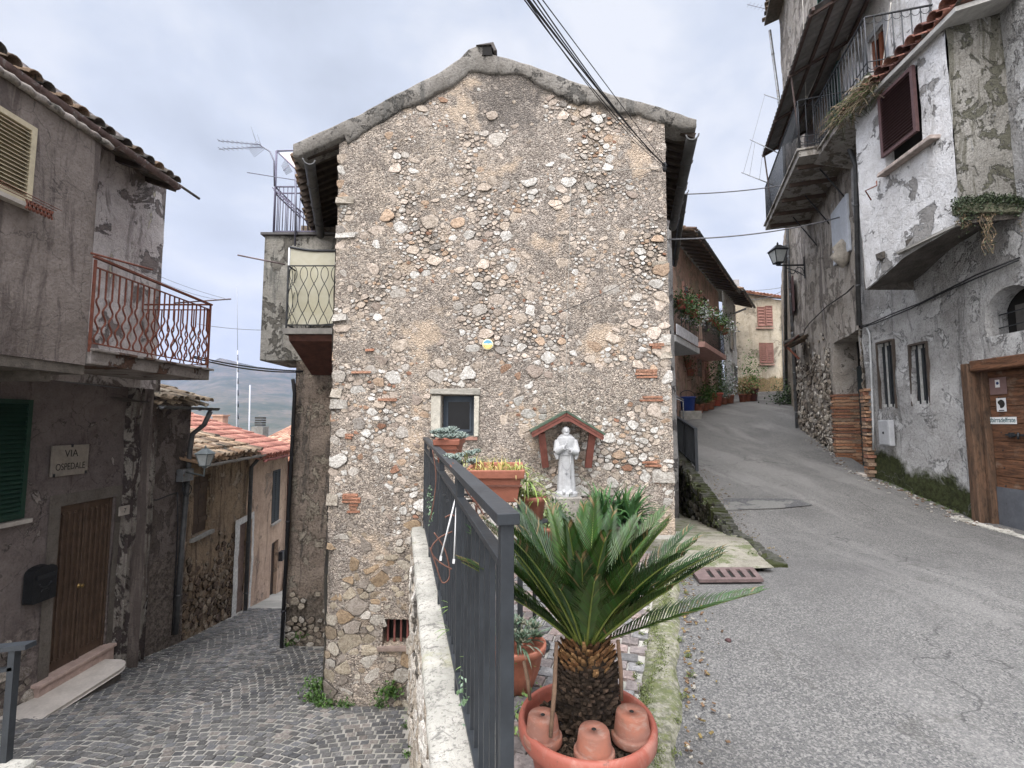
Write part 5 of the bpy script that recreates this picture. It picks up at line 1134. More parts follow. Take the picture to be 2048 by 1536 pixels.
mb = MB(); mb.fbox(FA, s_out, s_in-.123, zd0+.0, zd0+.55, -.135, -.128); mb.build('kick_plate', simple('grey_door_plate', (.13, .14, .16), .55, .3, .2, 6, .003), dobj)
mb = MB(); zb_ = FA.px(2030, 870, -.13)[1]; sb_ = FA.px(2015, 870, -.13)[0]; mb.fbox(FA, sb_-.5, sb_, zb_-.012, zb_+.012, -.13, -.1); mb.fbox(FA, sb_-.1, sb_-.06, zb_-.03, zb_+.03, -.13, -.09); mb.tube([FA.pt(sb_-.2, zb_+.03, -.09), FA.pt(sb_-.2, zb_-.05, -.08)], .012, 6); mb.build('bolt', IRON, dobj)
mb = MB()
for k in range(9):
    for x in (.12, .55, .9): mb.lathe([(.009, -.004), (.006, .006), (.001, .008)], (0, 0, 0), 6, None, frame_mat(FA, s_in-.12-x*(s_in-.12-s_out), z+hh*(k+.5), -.134))
mb.build('nail', IRON, dobj)
FD_ = FA.off(-.132)
def plate(name, label, u0, v0, u1, v1, col, w_=.006, cat='sticker'):
    rc = FD_.rect(u0, v0, u1, v1); t_ = thing(name, label, cat, FD_.pt((rc[0]+rc[1])/2, (rc[2]+rc[3])/2, 0)); mb = MB(); mb.fbox(FD_, rc[0], rc[1], rc[2], rc[3], .002, w_); mb.build('plate', simple(name+'_face', col, .4, 0, .05, 5, 0), t_); return t_, rc
t_, rc = plate('door_plate', 'clear brownish plastic notice plate high on the plank door', 1980, 755, 2014, 789, (.2, .13, .12), .006, 'notice')
mb = MB(); c0 = (rc[0]+rc[1])/2; mb.fbox(FD_, c0-.03, c0+.035, rc[3]-.13, rc[3]-.03, .0065, .009); mb.build('label', simple('white_paper', (.7, .7, .7), .6, 0, .05, 5, 0), t_)
mb = MB(); mb.lathe([(.001, 0), (.02, 0), (.02, .002), (.001, .002)], (0, 0, 0), 14, None, frame_mat(FD_, c0, rc[3]-.075, .0095)); mb.build('emblem', simple('blue_ink', (.03, .06, .16), .6, 0, .1, 5, 0), t_)
t_, rc = plate('door_sticker', 'white sticker with a black round profile emblem on the plank door', 1994, 796, 2013, 823, (.65, .65, .66))
c0, c1 = (rc[0]+rc[1])/2, (rc[2]+rc[3])/2; mb = MB(); rr = (rc[1]-rc[0])*.4
mb.add([frame_mat(FD_, c0, c1+.012, .0075) @ V((rr*math.cos(g)*(1 if math.cos(g) > 0 else .7+.3*math.sin(3*g)), rr*math.sin(g), 0)) for g in [k*2*math.pi/24 for k in range(24)]], [tuple(range(24))]); mb.fbox(FD_, c0-rr*.7, c0+rr*.7, rc[2]+.008, rc[2]+.02, .006, .0075); mb.build('emblem', INK, t_)
t_, rc = plate('hashtag_label', 'white strip with a dark green hashtag word on the plank door', 1977, 834, 2034, 848, (.72, .73, .72))
text_mesh('lettering', '#birradelfrate', .088, simple('teal_ink', (.03, .1, .11), .6, 0, .1, 5, 0), frame_mat(FD_, (rc[0]+rc[1])/2, (rc[2]+rc[3])/2+.004, .0065), t_, .0005, bold=.001, fit=(rc[1]-rc[0])*.93)
# slit windows
for h in wA:
    mb = MB(); mb.fbox(FA, h[0], h[1], h[2], h[3], -.09, -.06); q = mb.build('window', simple('dull_blue_glass', (.03, .036, .04), .3, 0, .2, 4, 0, .2), HA)
    mb = MB(); mb.fbox(FA, h[1]-.13, h[1]-.09, h[2]+.051, h[3]-.051, -.06, -.035); mb.fbox(FA, h[0]+.001, h[1]-.001, h[2]+.001, h[2]+.05, -.06, -.035); mb.fbox(FA, h[0]+.001, h[1]-.001, h[3]-.05, h[3]-.001, -.06, -.035); mb.build('frame', simple('pale_window_frame', (.5, .5, .48), .6), q)
    m_ = (h[0]+h[1])/2
    for x in (m_-.08, m_+.06): mb = MB(); mb.fbox(FA, x-.008, x+.008, h[2], h[3], -.02, -.004); mb.build('bar', IRON, q)
    mb = MB(); mb.fbox(FA, h[0]-.03, h[0]-.002, h[2]-.03, h[3]+.03, -.1, .032); mb.fbox(FA, h[1]+.002, h[1]+.03, h[2]-.03, h[3]+.03, -.1, .03); mb.fbox(FA, h[0]-.002, h[1]+.002, h[3]+.002, h[3]+.035, -.1, .031); mb.build('surround', simple('dark_window_edge', (.07, .055, .045), .85), q)
rc = FA.rect(1768, 840, 1790, 891); mbx2 = thing('meter_box', 'pale grey metal utility cabinet below the two slit windows', 'meter box', FA.pt(rc[0], rc[2]))
mb = MB(); mb.fbox(FA, *rc, .0, .09); bevel(mb.build('cabinet', simple('pale_grey_metal', (.4, .41, .43), .5, .1, .12, 6, .001), mbx2), .012)
mb = MB(); mb.fbox(FA, rc[0]+.02, rc[1]-.02, rc[2]+.02, rc[3]-.02, .091, .098); bevel(mb.build('lid', simple('pale_grey_metal', (.4, .41, .43)), mbx2), .004); mb = MB(); c0 = (rc[0]+rc[1])/2; mb.lathe([(.001, 0), (.022, 0), (.02, .006), (.001, .008)], (0, 0, 0), 12, None, frame_mat(FA, c0, (rc[2]+rc[3])/2, .098)); mb.build('lock', IRON, mbx2)
pts = [FA.pt(*FA.px(u, v), .04) for u, v in ((1752, 900), (1751, 850), (1748, 760), (1744, 668), (1736, 650))]
tag(MB().tube(pts, .018, 8).build('conduit', simple('white_conduit', (.42, .43, .43), .5)), 'pale vertical conduit pipe beside the first slit window', 'pipe')
cable('facade_cable', 'cable looping up from the conduit along the grey wall beneath the white jetty', 'cable', [[FA.pt(*FA.px(u, v), .05) for u, v in ((1728, 652), (1745, 648), (1790, 628), (1850, 605), (1910, 575), (1960, 550), (2048, 515))], [FA.pt(*FA.px(u, v), .06) for u, v in ((1728, 656), (1760, 646), (1830, 617), (1900, 583), (2048, 520))]], .011)
# jetty room
WHT = plaster('flaking_white_paint', (.6, .6, .61), (.7, .7, .71), (.32, .31, .3), .57, 2.0, (.38, .37, .36), .57, seed=23, bump=.02, fine=.3, patch2=(.33, .33, .33), p2th=.64)
GRNG = plaster('mouldy_end_wall', (.27, .262, .24), (.36, .35, .325), (.15, .147, .115), .54, 3.2, (.12, .115, .09), .5, seed=25, bump=.03, fine=.6, patch2=(.42, .42, .41), p2th=.62)
FJ = Fr((5.5, 5.65), (5.62, 7.42)); ZJ1 = FJ.px(1845, 118)[1]; ZJ1 = 4.95
sh = (FJ.px(1840, 200)[0], FJ.px(1767, 240)[0], FJ.px(1806, 322)[1], FJ.px(1800, 162)[1])
jb = tabf([(0, 2.42), (.9, 2.33), (1.8, 2.08)])
mb = MB(); wall_grid(mb, FJ, 0, FJ.L, 2.0, ZJ1+.1, [(*sh, .15)], .1, .014, bot=jb); mb.build('jetty_wall', WHT, HA)
FE = Fr((5.5, 5.65), (7.6, 5.65)); mb = MB(); zc_ = FE.px(1990, 402)[1]
wall_grid(mb, FE, 0, FE.L, 2.3, 5.9, (), .1, .02, top=tabf([(0, ZJ1+.12), (2.1, ZJ1+.75)]), bot=lambda s: 2.45+.16*min(1, s/.5)); mb.build('jetty_end_wall', GRNG, HA)
mb = MB(); mb.fbox(FE, -.04, FE.L, 2.55, 2.66, -.05, .07, None, .01); bevel(mb.build('ledge', simple('mossy_ledge', (.16, .16, .11), .95, 0, .5, 9, .02), HA), .01)
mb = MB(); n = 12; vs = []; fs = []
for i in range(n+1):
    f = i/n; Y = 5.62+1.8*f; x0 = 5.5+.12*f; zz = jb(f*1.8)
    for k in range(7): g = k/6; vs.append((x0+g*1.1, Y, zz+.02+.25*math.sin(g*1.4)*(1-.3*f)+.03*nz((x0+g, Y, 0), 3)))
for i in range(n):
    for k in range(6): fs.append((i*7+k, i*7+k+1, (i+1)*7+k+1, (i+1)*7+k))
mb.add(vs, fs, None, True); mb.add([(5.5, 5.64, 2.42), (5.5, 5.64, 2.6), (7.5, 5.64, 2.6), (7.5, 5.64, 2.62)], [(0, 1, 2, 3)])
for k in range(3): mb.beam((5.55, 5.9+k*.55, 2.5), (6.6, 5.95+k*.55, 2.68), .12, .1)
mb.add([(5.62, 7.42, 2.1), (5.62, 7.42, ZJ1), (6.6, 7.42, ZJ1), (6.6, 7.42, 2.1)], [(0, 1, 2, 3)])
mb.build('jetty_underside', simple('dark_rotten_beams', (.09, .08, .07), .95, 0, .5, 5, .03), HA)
mb = MB(); mb.fbox(FJ, -.0, 1.0, 2.4, 2.44, 0, .05, None, .008); mb.build('jetty_edge', simple('grey_edge', (.25, .24, .22), .9), HA)
# jetty roof: tiles seen at their wavy edge
mb = MB(); barrel_tiles(mb, FJ.pt(-.3, ZJ1+.12, .14), FJ.d, V((1, -.05, .32)), 12, 6, .185, .36, lambda r: pick(r, (.2, .08, .06), (.14, .07, .06), (.26, .12, .09), j=.2), 51, jit=.8); mb.build('jetty_roof', TILE, HA)
mb = MB(); mb.poly([FJ.pt(-.3, ZJ1+.0, .12), FJ.pt(1.85, ZJ1+.0, .12), FJ.pt(1.85, ZJ1+.35, -1.1), FJ.pt(-.3, ZJ1+.35, -1.1)], (0, 0, .06)); mb.build('soffit', simple('pale_soffit', (.4, .39, .37), .9), HA)
shutter(FJ, (sh[0], sh[1], sh[2]+.22, sh[3]), BROWNW, HA, .03, .045, 1, slats=19)
mb = MB(); mb.fbox(FJ, sh[0], sh[1], sh[2], sh[3], -.15, -.12); mb.build('window', DARK, HA)
mb = MB(); mb.fbox(FJ, sh[0]-.28, sh[1]+.03, sh[2]-.06, sh[2]-.005, -.05, .13, None, .006); bevel(mb.build('window_sill', simple('cracked_sill', (.36, .3, .27), .9, 0, .4, 16, .012), HA), .01)
mb = MB(); c = FJ.pt(sh[1]+.05, sh[2]-.1, .12); mb.tube([c, c+V((-.08, -.1, -.12)), c+V((-.1, .1, -.1)), c+V((-.02, .1, -.25))], .01, 5); mb.build('shutter_catch', RUSTY, HA)
# upper storey wall of the jetty house
mb = MB(); FAU = FA.off(.03); wU = (FAU.px(1776, 120)[0], FAU.px(1742, 140)[0], FAU.px(1758, 170)[1], FAU.px(1758, 62)[1])
wall_grid(mb, FAU, 3.2, FA.L+.02, 5.25, 10, [(*wU, .12)], .16, .012); mb.build('upper_wall', WHT, HA)
mb = MB(); mb.fbox(FAU, *wU, -.12, -.09); q = mb.build('upper_window', GLASSD, HA)
mb = MB(); 
for a, b in ((wU[0], wU[0]+.06), (wU[1]-.06, wU[1]), ((wU[0]+wU[1])/2-.035, (wU[0]+wU[1])/2+.035)): mb.fbox(FAU, a, b, wU[2], wU[3], -.09, -.04)
mb.build('frame', simple('orange_brown_frame', (.2, .07, .035), .5), q)
mb = MB()
for rc in ((wU[0]-.1, wU[0]-.003, wU[2]-.1, wU[3]+.1), (wU[1]+.003, wU[1]+.1, wU[2]-.1, wU[3]+.1), (wU[0]-.003, wU[1]+.003, wU[3]+.003, wU[3]+.1)): mb.fbox(FAU, rc[0], rc[1], rc[2], rc[3], 0, .04)
mb.build('window_surround', simple('grey_surround', (.33, .34, .36), .8), HA)
# balconies
def scroll_rail(mb, fr, s0, s1, z, h, r=.009, step=.115, w_=0, curls=True):
    mb.beam(fr.pt(s0, z+h, w_), fr.pt(s1, z+h, w_), .03, .015); mb.beam(fr.pt(s0, z+.08, w_), fr.pt(s1, z+.08, w_), .02, .012)
    if curls: mb.beam(fr.pt(s0, z+.25, w_), fr.pt(s1, z+.25, w_), .015, .01)
    n = max(1, int(abs(s1-s0)/step))
    for k in range(n+1):
        a = s0+(s1-s0)*k/n; mb.tube([fr.pt(a, z, w_), fr.pt(a, z+h, w_)], r, 5)
        if curls and k < n:
            m = a+(s1-s0)/n/2; q = abs(s1-s0)/n/2*.8
            for (cz, sg) in ((z+h-q-.02, 1), (z+.17, 1)): mb.tube([fr.pt(m+q*math.cos(g), cz-q*math.sin(g)*sg, w_) for g in [j*math.pi/6 for j in range(7)]], r*.6, 4)
FB2 = Fr((5.5, 7.15), (6.12, 9.5)); zB2 = (FB2.px(1627, 330)[1]+FB2.px(1734, 168)[1])/2
sN = FB2.px(1734, 168)[0]; sF = FB2.px(1627, 330)[0]; print('B2', sN, sF, FB2.px(1627, 330), FB2.px(1734, 168))
SLB = plaster('balcony_concrete', (.33, .31, .28), (.42, .4, .37), (.2, .17, .14), .54, 3, (.14, .12, .1), .54, seed=27, bump=.02, crack=False, fine=.4)
mb = MB(); mb.fbox(FB2, sN, sF, zB2, zB2+.1, -1.0, 0, None, .004); mb.fbox(FB2, sN-.03, sF+.03, zB2+.101, zB2+.135, -1.02, .04); b2 = mb.build('balcony', SLB, HA)
mb = MB(); mb.poly([FB2.pt(sN, zB2-.003, 0), FB2.pt(sN, zB2-.003, -1.0), FB2.pt(sN, zB2-.3, -1.0)], FB2.d*(sF-sN)); mb.build('haunch', SLB, b2)
mb = MB(); scroll_rail(mb, FB2, sN+.03, sF-.03, zB2+.135, .98, w_=-.03); FN = Fr(FB2.pt(sN, 0)[:2], FB2.pt(sN, 0, -1.0)[:2]); scroll_rail(mb, FN, .03, 1.0, zB2+.135, .98, w_=-.02); mb.build('railing', simple('dark_iron', (.035, .038, .042)), b2)
HB = thing('tall_grey_house', 'tall weathered house with brick jambed door, long iron balcony and corrugated canopy', 'house', (7, 11, -.9))
FB = Fr((6.6, 8.9), (8.37, 13.9))
dB = (FB.px(1727, 800)[0], FB.px(1671, 800)[0], -1.0, FB.px(1700, 668)[1], .5); dB = (min(dB[0], dB[1]), max(dB[0], dB[1]), *dB[2:])
GB = plaster('old_grey_plaster', (.38, .345, .3), (.47, .43, .39), (.3, .265, .23), .54, 1.7, (.15, .13, .12), .52, seed=29, bump=.022, fine=.45, patch2=(.5, .49, .48), p2th=.63, streaksc=(4, 4, .5))
mb = MB(); wall_grid(mb, FB, 0, FB.L, -1.3, 13.2, [dB], .16, .03); mb.add([FB.pt(0, 5, 0), FB.pt(0, 13.2, 0), FB.pt(0, 13.2, -4), FB.pt(0, 5, -4)], [(0, 1, 2, 3)]); mb.add([FB.pt(FB.L, -1, 0), FB.pt(FB.L, 13.2, 0), FB.pt(FB.L, 13.2, -4), FB.pt(FB.L, -1, -4)], [(0, 1, 2, 3)]); mb.build('wall', GB, HB)
mb = MB(); zr_ = lambda s: zR(*FB.pt(s, 0)[:2])
cst = lambda a, z, r: pick(r, (.5, .45, .38), (.38, .33, .27), (.28, .24, .2), (.6, .56, .5), j=.2)
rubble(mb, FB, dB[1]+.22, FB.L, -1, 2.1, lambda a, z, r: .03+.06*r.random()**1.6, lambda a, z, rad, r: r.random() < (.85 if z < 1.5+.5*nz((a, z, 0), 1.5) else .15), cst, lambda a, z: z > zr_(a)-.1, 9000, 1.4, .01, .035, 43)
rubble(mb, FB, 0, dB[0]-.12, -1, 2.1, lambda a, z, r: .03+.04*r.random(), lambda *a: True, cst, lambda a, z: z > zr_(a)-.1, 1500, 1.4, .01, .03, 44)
mb.build('stonework', RUB, HB)
BRK = vcol('old_brick', .9, .4, 22, .012, .2)
mb = MB(); mj = MB(); z = -1.0; k = 0; bc_ = lambda: pick(R, (.38, .19, .11), (.3, .15, .1), (.45, .27, .17), (.34, .24, .17), j=.2)
while z < FB.px(1690, 790)[1]:
    o = .06 if k % 2 else 0
    for (a, b) in ((-.5, -.27-o), (-.26-o, .03)): mb.fbox(FB, dB[1]-.03, dB[1]+.12+o*1.5, z+.005, z+.058, a, b+.012, bc_(), .006) if z < .9 else None
    mj.fbox(FB, dB[0]-.16-o, dB[0]+.02, z+.005, z+.058, -.4, .045, bc_(), .008); z += .068; k += 1
mb.build('brick_jamb', BRK, HB); mj.build('brick_jamb', BRK, HB)
mb = MB(); mb.fbox(FB, dB[0], dB[1], dB[2], FB.px(1715, 718)[1], -.48, -.43); dd = mb.build('door', simple('dark_teal_door', (.03, .045, .05), .55, 0, .3, 9, .003), HB)
mb = MB()
for q in range(9): z = dB[2]+.25+q*.24; mb.fbox(FB, dB[0]+.02, dB[1]-.02, z, z+.02, -.43, -.41)
mb.build('moulding', simple('dark_teal_door', (.03, .045, .05)), dd)
mb = MB(); mb.fbox(FB, dB[0], dB[1], FB.px(1715, 718)[1]+.002, dB[3], -.49, -.46); mb.build('transom', DARK, HB)
mb = MB(); mb.fbox(FB, dB[0]-.1, dB[1]+.05, zr_(dB[0])-.1, zr_(dB[0])+.03, -.4, .12); bevel(mb.build('threshold', simple('pale_sill', (.4, .36, .32)), HB), .01)
mb = MB(); rc = FB.rect(1668, 404, 1702, 520); mb.fbox(FB, *rc, .0, .05); bevel(mb.build('pale_panel', simple('pale_blue_panel', (.5, .53, .58), .8, 0, .12, 3, .003), HB), .01)
mb = MB(); c0 = FB.px(1694, 510); mb.lathe([(.02, -.25), (.12, -.12), (.18, .0), (.12, .1), (.16, .2), (.06, .3), (.01, .34)], FB.pt(c0[0], c0[1], .08), 12, wob=.2); mb.build('corbel', simple('pale_stucco_relief', (.5, .45, .38), .9, 0, .2, 20, .02), HB)
downpipe('downpipe', [FB.pt(*FB.px(1722, 250), .3), FB.pt(*FB.px(1722, 330), .08), FB.pt(*FB.px(1728, 650), .08)], .04, HB)
cable('facade_cable', 'cable rising across the tall grey house above the brick jambed door', 'cable', [[FB.pt(*FB.px(u, v), .06) for u, v in ((1608, 690), (1614, 660), (1625, 645), (1660, 612), (1700, 585), (1715, 571))], [FB.pt(*FB.px(u, v), .06) for u, v in ((1723, 430), (1724, 560), (1727, 655), (1745, 650))]], .013)
FB1 = Fr((5.75, 9.3), (7.35, 13.9)); sN = FB1.px(1598, 312)[0]; sF = FB1.px(1531, 462)[0]; zB1 = (FB1.px(1598, 312)[1]+FB1.px(1531, 462)[1])/2; print('B1', sN, sF, zB1, FB1.px(1598, 312), FB1.px(1531, 462))
mb = MB(); mb.fbox(FB1, sN, sF, zB1, zB1+.12, -1.15, 0, None, .004); mb.fbox(FB1, sN-.03, sF+.03, zB1+.121, zB1+.16, -1.15, .04); b1 = mb.build('balcony', SLB, HB)
for k in range(5): mb = MB(); s = sN+(sF-sN)*(k+.5)/5; mb.beam(FB1.pt(s, zB1-.04, -.05), FB1.pt(s, zB1-.04, -1.1), .05, .075); mb.build('slab_beam', simple('rusty_beam', (.1, .07, .055), .85), b1)
for k in range(3): mb = MB(); s = sN+.6+k*1.2; mb.tube([FB1.pt(s, zB1-.03, -.5), FB1.pt(s, zB1-.85, -1.0)], .014, 5); mb.build('strut', IRON, b1)
mb = MB(); scroll_rail(mb, FB1, sN+.03, sF-.03, zB1+.16, 1.0, w_=-.03, curls=False, step=.1)
FN = Fr(FB1.pt(sN, 0)[:2], FB1.pt(sN, 0, -1.1)[:2]); scroll_rail(mb, FN, .03, 1.05, zB1+.16, 1.0, w_=-.02); mb.build('railing', simple('dark_iron', (.035, .038, .042)), b1)
# second storey: a green shuttered window and door behind the balcony
for (u0, v0, u1, v1) in ((1662, 150, 1684, 260),):
    rc = FB.rect(u0, v0, u1, v1); rc = (rc[0], rc[1], zB1+.2, zB1+2.2); shutter(FB, rc, simple('green_grey_shutter', (.07, .13, .12), .6), HB, .01, .04, 2, rows=2)
rc = FB.rect(1640, 0, 1664, 45); shutter(FB, (rc[0], rc[1], rc[2], rc[3]+.8), simple('bright_green_shutter', (.02, .09, .06), .6), HB, .01, .04, 2)
mb = MB(); mb.fbox(FB, 2.2, 3.1, zB1+.2, zB1+2.2, .0, .03); mb.build('balcony_door', simple('brown_door', (.08, .05, .035), .7), HB)
# corrugated canopy
FC1 = Fr((5.65, 9.25), (7.2, 13.8)); sN2 = FC1.px(1622, 62)[0]; sF2 = FC1.px(1522, 284)[0]; zc0 = (FC1.px(1622, 62)[1]+FC1.px(1522, 284)[1])/2; print('canopy', sN2, sF2, zc0)
mb = MB(); vs = []; fs = []; n = 220
for i in range(n+1):
    s = sN2+(sF2-sN2)*i/n; o = .022*math.sin(i*.9)
    for th in (0, .006): vs.append(FC1.pt(s, zc0+o+th, .0)); vs.append(FC1.pt(s, zc0+.6+o+th, -1.25))
for i in range(n): a = i*4; fs += [(a, a+4, a+5, a+1), (a+2, a+3, a+7, a+6), (a, a+2, a+6, a+4)]
mb.add(vs, fs, None, True); cnp = mb.build('canopy', simple('grey_corrugated', (.2, .195, .19), .75, 0, .3, 4, .003), HB)
for k in range(4): mb = MB(); mb.beam(FC1.pt(sN2, zc0-.02+.13*k+.02, -.05-.33*k), FC1.pt(sF2, zc0-.02+.13*k+.02, -.05-.33*k), .05, .06); mb.build('purlin', simple('rusty_purlin', (.075, .052, .045), .85), cnp)
for k in range(4): mb = MB(); s = sN2+.1+(sF2-sN2-.2)*k/3; mb.beam(FC1.pt(s, zc0-.06, -.0), FC1.pt(s, zc0+.5, -1.2), .045, .05); mb.tube([FC1.pt(s, zc0-.06, -.05), FB1.pt(s, zB1+.1, -.1)], .018, 6) if k in (1, 3) else None; mb.build('truss', simple('rusty_purlin', (.075, .052, .045)), cnp)
# roof corner at the very top
mb = MB(); e0 = A(1566, 46, 14.3); FBR = FB.off(.42); barrel_tiles(mb, FBR.pt(2.0, 12.62, 0), FB.d, V((-FB.n.x, -FB.n.y, .3)), 17, 4, .2, .38, tcol, 61, jit=1.5); mb.build('roof', TILE, HB)
mb = MB(); mb.poly([FBR.pt(2, 12.5, 0), FBR.pt(5.35, 12.5, 0), FBR.pt(5.35, 12.65, -.6), FBR.pt(2, 12.65, -.6)], (0, 0, .08)); mb.build('eave_boards', WOODG, HB)
downpipe('tall_pipe', [FB.pt(FB.L-.1, 12.2, .3), FB.pt(FB.L-.1, 9, .08), FB.pt(FB.L-.1, -.3, .08)], .04, HB, METG)
# weed tuft, ivy
def tuft(name, label, cat, C0, n, L, spread, droop, mat, r=.003, seed=1, axis=None, cols=None):
    r_ = random.Random(seed); mb = MB()
    for k in range(n):
        p = V(C0)+V((r_.uniform(-1, 1)*spread[0], r_.uniform(-1, 1)*spread[1], r_.uniform(-1, 1)*spread[2])); d = V((r_.uniform(-1, 1), r_.uniform(-1, 1), r_.uniform(-.5, .6))).normalized()
        if axis: d = (d+V(axis)).normalized()
        l = L*r_.uniform(.5, 1.2); mb.tube([p, p+d*l*.5+V((0, 0, -droop*.25)), p+d*l+V((0, 0, -droop))], [r, r, r*.4], 3, cols[r_.randrange(len(cols))] if cols else None, cap=False)
    return mb
DRY = vcol('dry_weeds', .9, .3, 20, .0)
c0 = FB2.pt(FB2.px(1727, 215)[0], zB2, .02)
tag(tuft('w', '', '', c0+V((-.02, .1, -.1)), 420, .2, (.1, .45, .16), .12, DRY, .005, 3, (-.6, 0, .2), [(.2, .15, .1), (.12, .09, .07), (.07, .09, .03), (.28, .22, .15), (.06, .08, .03)]).build('dry_weeds', DRY), 'tangle of dry weeds hanging from the balcony edge above the brown shutter', 'weeds')
LEAF = vcol('leaf_green', .55, .3, 25, .0, .4)
def leaves(mb, pts, size, r_, cols, up=.5, asp=.55):
    for p in pts:
        d = V((r_.uniform(-1, 1), r_.uniform(-1, 1), r_.uniform(-1, 1))).normalized(); x = d.cross(V((r_.uniform(-1, 1), r_.uniform(-1, 1), 1))).normalized(); s = size*r_.uniform(.6, 1.3); p = V(p); y = d.cross(x)
        mb.add([p, p+d*s*.5+x*s*asp*.5+y*s*.08, p+d*s, p+d*s*.5-x*s*asp*.5+y*s*.08], [(0, 1, 2, 3)], pick(r_, *cols, j=.25))
r_ = random.Random(4); mb = MB(); cI = (FE.px(1905, 440)[0], FE.px(2040, 440)[0]); pts = []
for k in range(3800):
    s = r_.uniform(cI[0]-.02, cI[1]+.2); f = (s-cI[0])/(cI[1]-cI[0]); hang = .1+.24*max(0, nz((s*3.3, 1, 0), 1.5))+.06; z = 2.74+.05*nz((s, 4, 0), 5)-abs(r_.gauss(0, .55))*hang-(.02 if f > .9 else 0); pts.append(FE.pt(s, z, r_.uniform(.0, .12)))
leaves(mb, pts, .03, r_, [(.05, .075, .035), (.08, .11, .055), (.035, .05, .025)])
for q, (u_, ln) in enumerate(((1955, .62), (1912, .3), (1962, .5), (2035, .4))):
    s = FE.px(u_, 440)[0]
    for j in range(4): L0 = [FE.pt(s+.03*j+.03*math.sin(i*.9+q+j), 2.66-ln*i/14, .05) for i in range(15)]; mb.tube(L0, .003, 3, (.3, .22, .15)); leaves(mb, [p+V((r_.uniform(-.02, .02), 0, r_.uniform(-.02, .02))) for p in L0 for _ in range(3)], .025, r_, [(.08, .1, .05), (.25, .18, .1)])
tag(mb.build('ivy', LEAF), 'small leaved trailing ivy spilling over the ledge of the mouldy end wall', 'ivy')
# clothes line arms
for (a, b, lab) in (((1483, 345), (1546, 370), 'lowest thin clothes line arm left of the long iron balcony'), ((1500, 279), (1556, 306), 'middle thin clothes line arm left of the long iron balcony'), ((1528, 189), (1600, 214), 'highest thin clothes line arm left of the corrugated canopy')):
    tag(MB().tube([A(*a, 11.6), A(*b, 11.2)], .012, 5).build('drying_rod', METG), lab, 'rod', 'clothes line arms')
tag(MB().tube([A(1563, 190, 11), A(1640, 213, 10.2)], .016, 5).build('drying_rod', METG), 'short arm crossing in front of the corrugated canopy', 'rod', 'clothes line arms')
tag(MB().tube([A(1630, 40, 9.2), A(1712, 48, 8.6)], .016, 5).build('drying_rod', METG), 'thick arm at the near end of the corrugated canopy', 'rod', 'clothes line arms')
cable('clothes_line', 'fine lines strung between the arms beside the iron balcony', 'clothes line', [[A(1487, 345, 11.6), A(1529, 192, 11.6)], [A(1499, 352, 11.6), A(1510, 285, 11.6)], [A(1519, 358, 11.5), A(1527, 292, 11.5)]], .004, CABG)
P = A(1575, 28, 14); yagi('tv_antenna', 'comb antenna at the roof corner at the top of the photo', P, A(1490, 8, 14)-P, 1.3, 11, .22, [A(1606, 120, 14), A(1600, 10, 14)], up=V((0, -.35, 1)))
lantern('street_lamp', 'black lantern on a scrolled iron bracket below the long balcony', A(1557, 532, 12.4), .66, FB.pt(*FB.px(1611, 530), .03), simple('dark_iron', (.035, .038, .042)), 'wall street lanterns', True)
mb = MB(); pts = [A(1662, 300, 9.3), A(1668, 160, 8.2), A(1676, 60, 7.6), A(1740, 10, 7.2)]
cable('balcony_cable', 'loose pale cord and wires hanging off the upper balconies', 'cord', [catenary(A(1758, 190, 7.3), A(1782, 5, 7.0), .0), catenary(A(1605, 0, 9.6), A(1612, 200, 9.6), .02), catenary(A(1612, 200, 9.6), A(1690, 0, 9), .1)], .008, simple('pale_cord', (.4, .38, .34), .7))
# ---------------- farther right side house
HC = thing('narrow_house', 'narrow pale rendered house beyond the black lantern on the right of the lane', 'house', (9, 15, .3))
FCc = Fr((8.42, 13.95), (15, 26)); CPL = plaster('beige_render', (.42, .37, .3), (.35, .3, .25), (.24, .2, .16), .56, 1.5, (.25, .21, .18), .55, seed=33, low=(.13, .12, .1), zlow=-3.3, zsl=(0, .2), zamp=.3, fine=.2)
mb = MB(); wall_grid(mb, FCc, 0, FCc.L, -.6, 7.4, (), .4, .03); mb.build('wall', CPL, HC)
for (u0, u1, v0, v1, mt) in ((1584, 1590, 555, 640, BROWNW), (1584, 1588, 720, 830, simple('dark_brown_door', (.04, .025, .018)))):
    s0, s1 = sorted((FCc.px(u0, 600)[0], FCc.px(u1, 600)[0])); zz = sorted((FCc.px((u0+u1)/2, v0)[1], FCc.px((u0+u1)/2, v1)[1])); mb = MB(); mb.fbox(FCc, s0, s1, zz[0], zz[1], .01, .05); mb.build('shutter' if v0 < 700 else 'door', mt, HC)
downpipe('downpipe', [FCc.pt(*FCc.px(1577, 490), .1), FCc.pt(*FCc.px(1578, 780), .1)], .06, HC)
c0 = FCc.px(1600, 680); mb = MB(); barrel_tiles(mb, FCc.pt(c0[0]+.3, c0[1]-.05, .28), FCc.d, -FCc.n+V((0, 0, .5)), 5, 1, .18, .42, tcol, 8); mb.poly([FCc.pt(c0[0]+.25, c0[1]-.1, .32), FCc.pt(c0[0]+1.1, c0[1]-.1, .32), FCc.pt(c0[0]+1.1, c0[1]+.16, .0), FCc.pt(c0[0]+.25, c0[1]+.16, .0)], (0, 0, .04), (.1, .05, .04)); mb.build('porch_tiles', TILE, HC); mb = MB(); mb.beam(FCc.pt(c0[0]+.35, c0[1]-.12, .28), FCc.pt(c0[0]+.35, c0[1]-.45, .02), .05, .05); mb.build('porch_brace', RUSTY, HC)
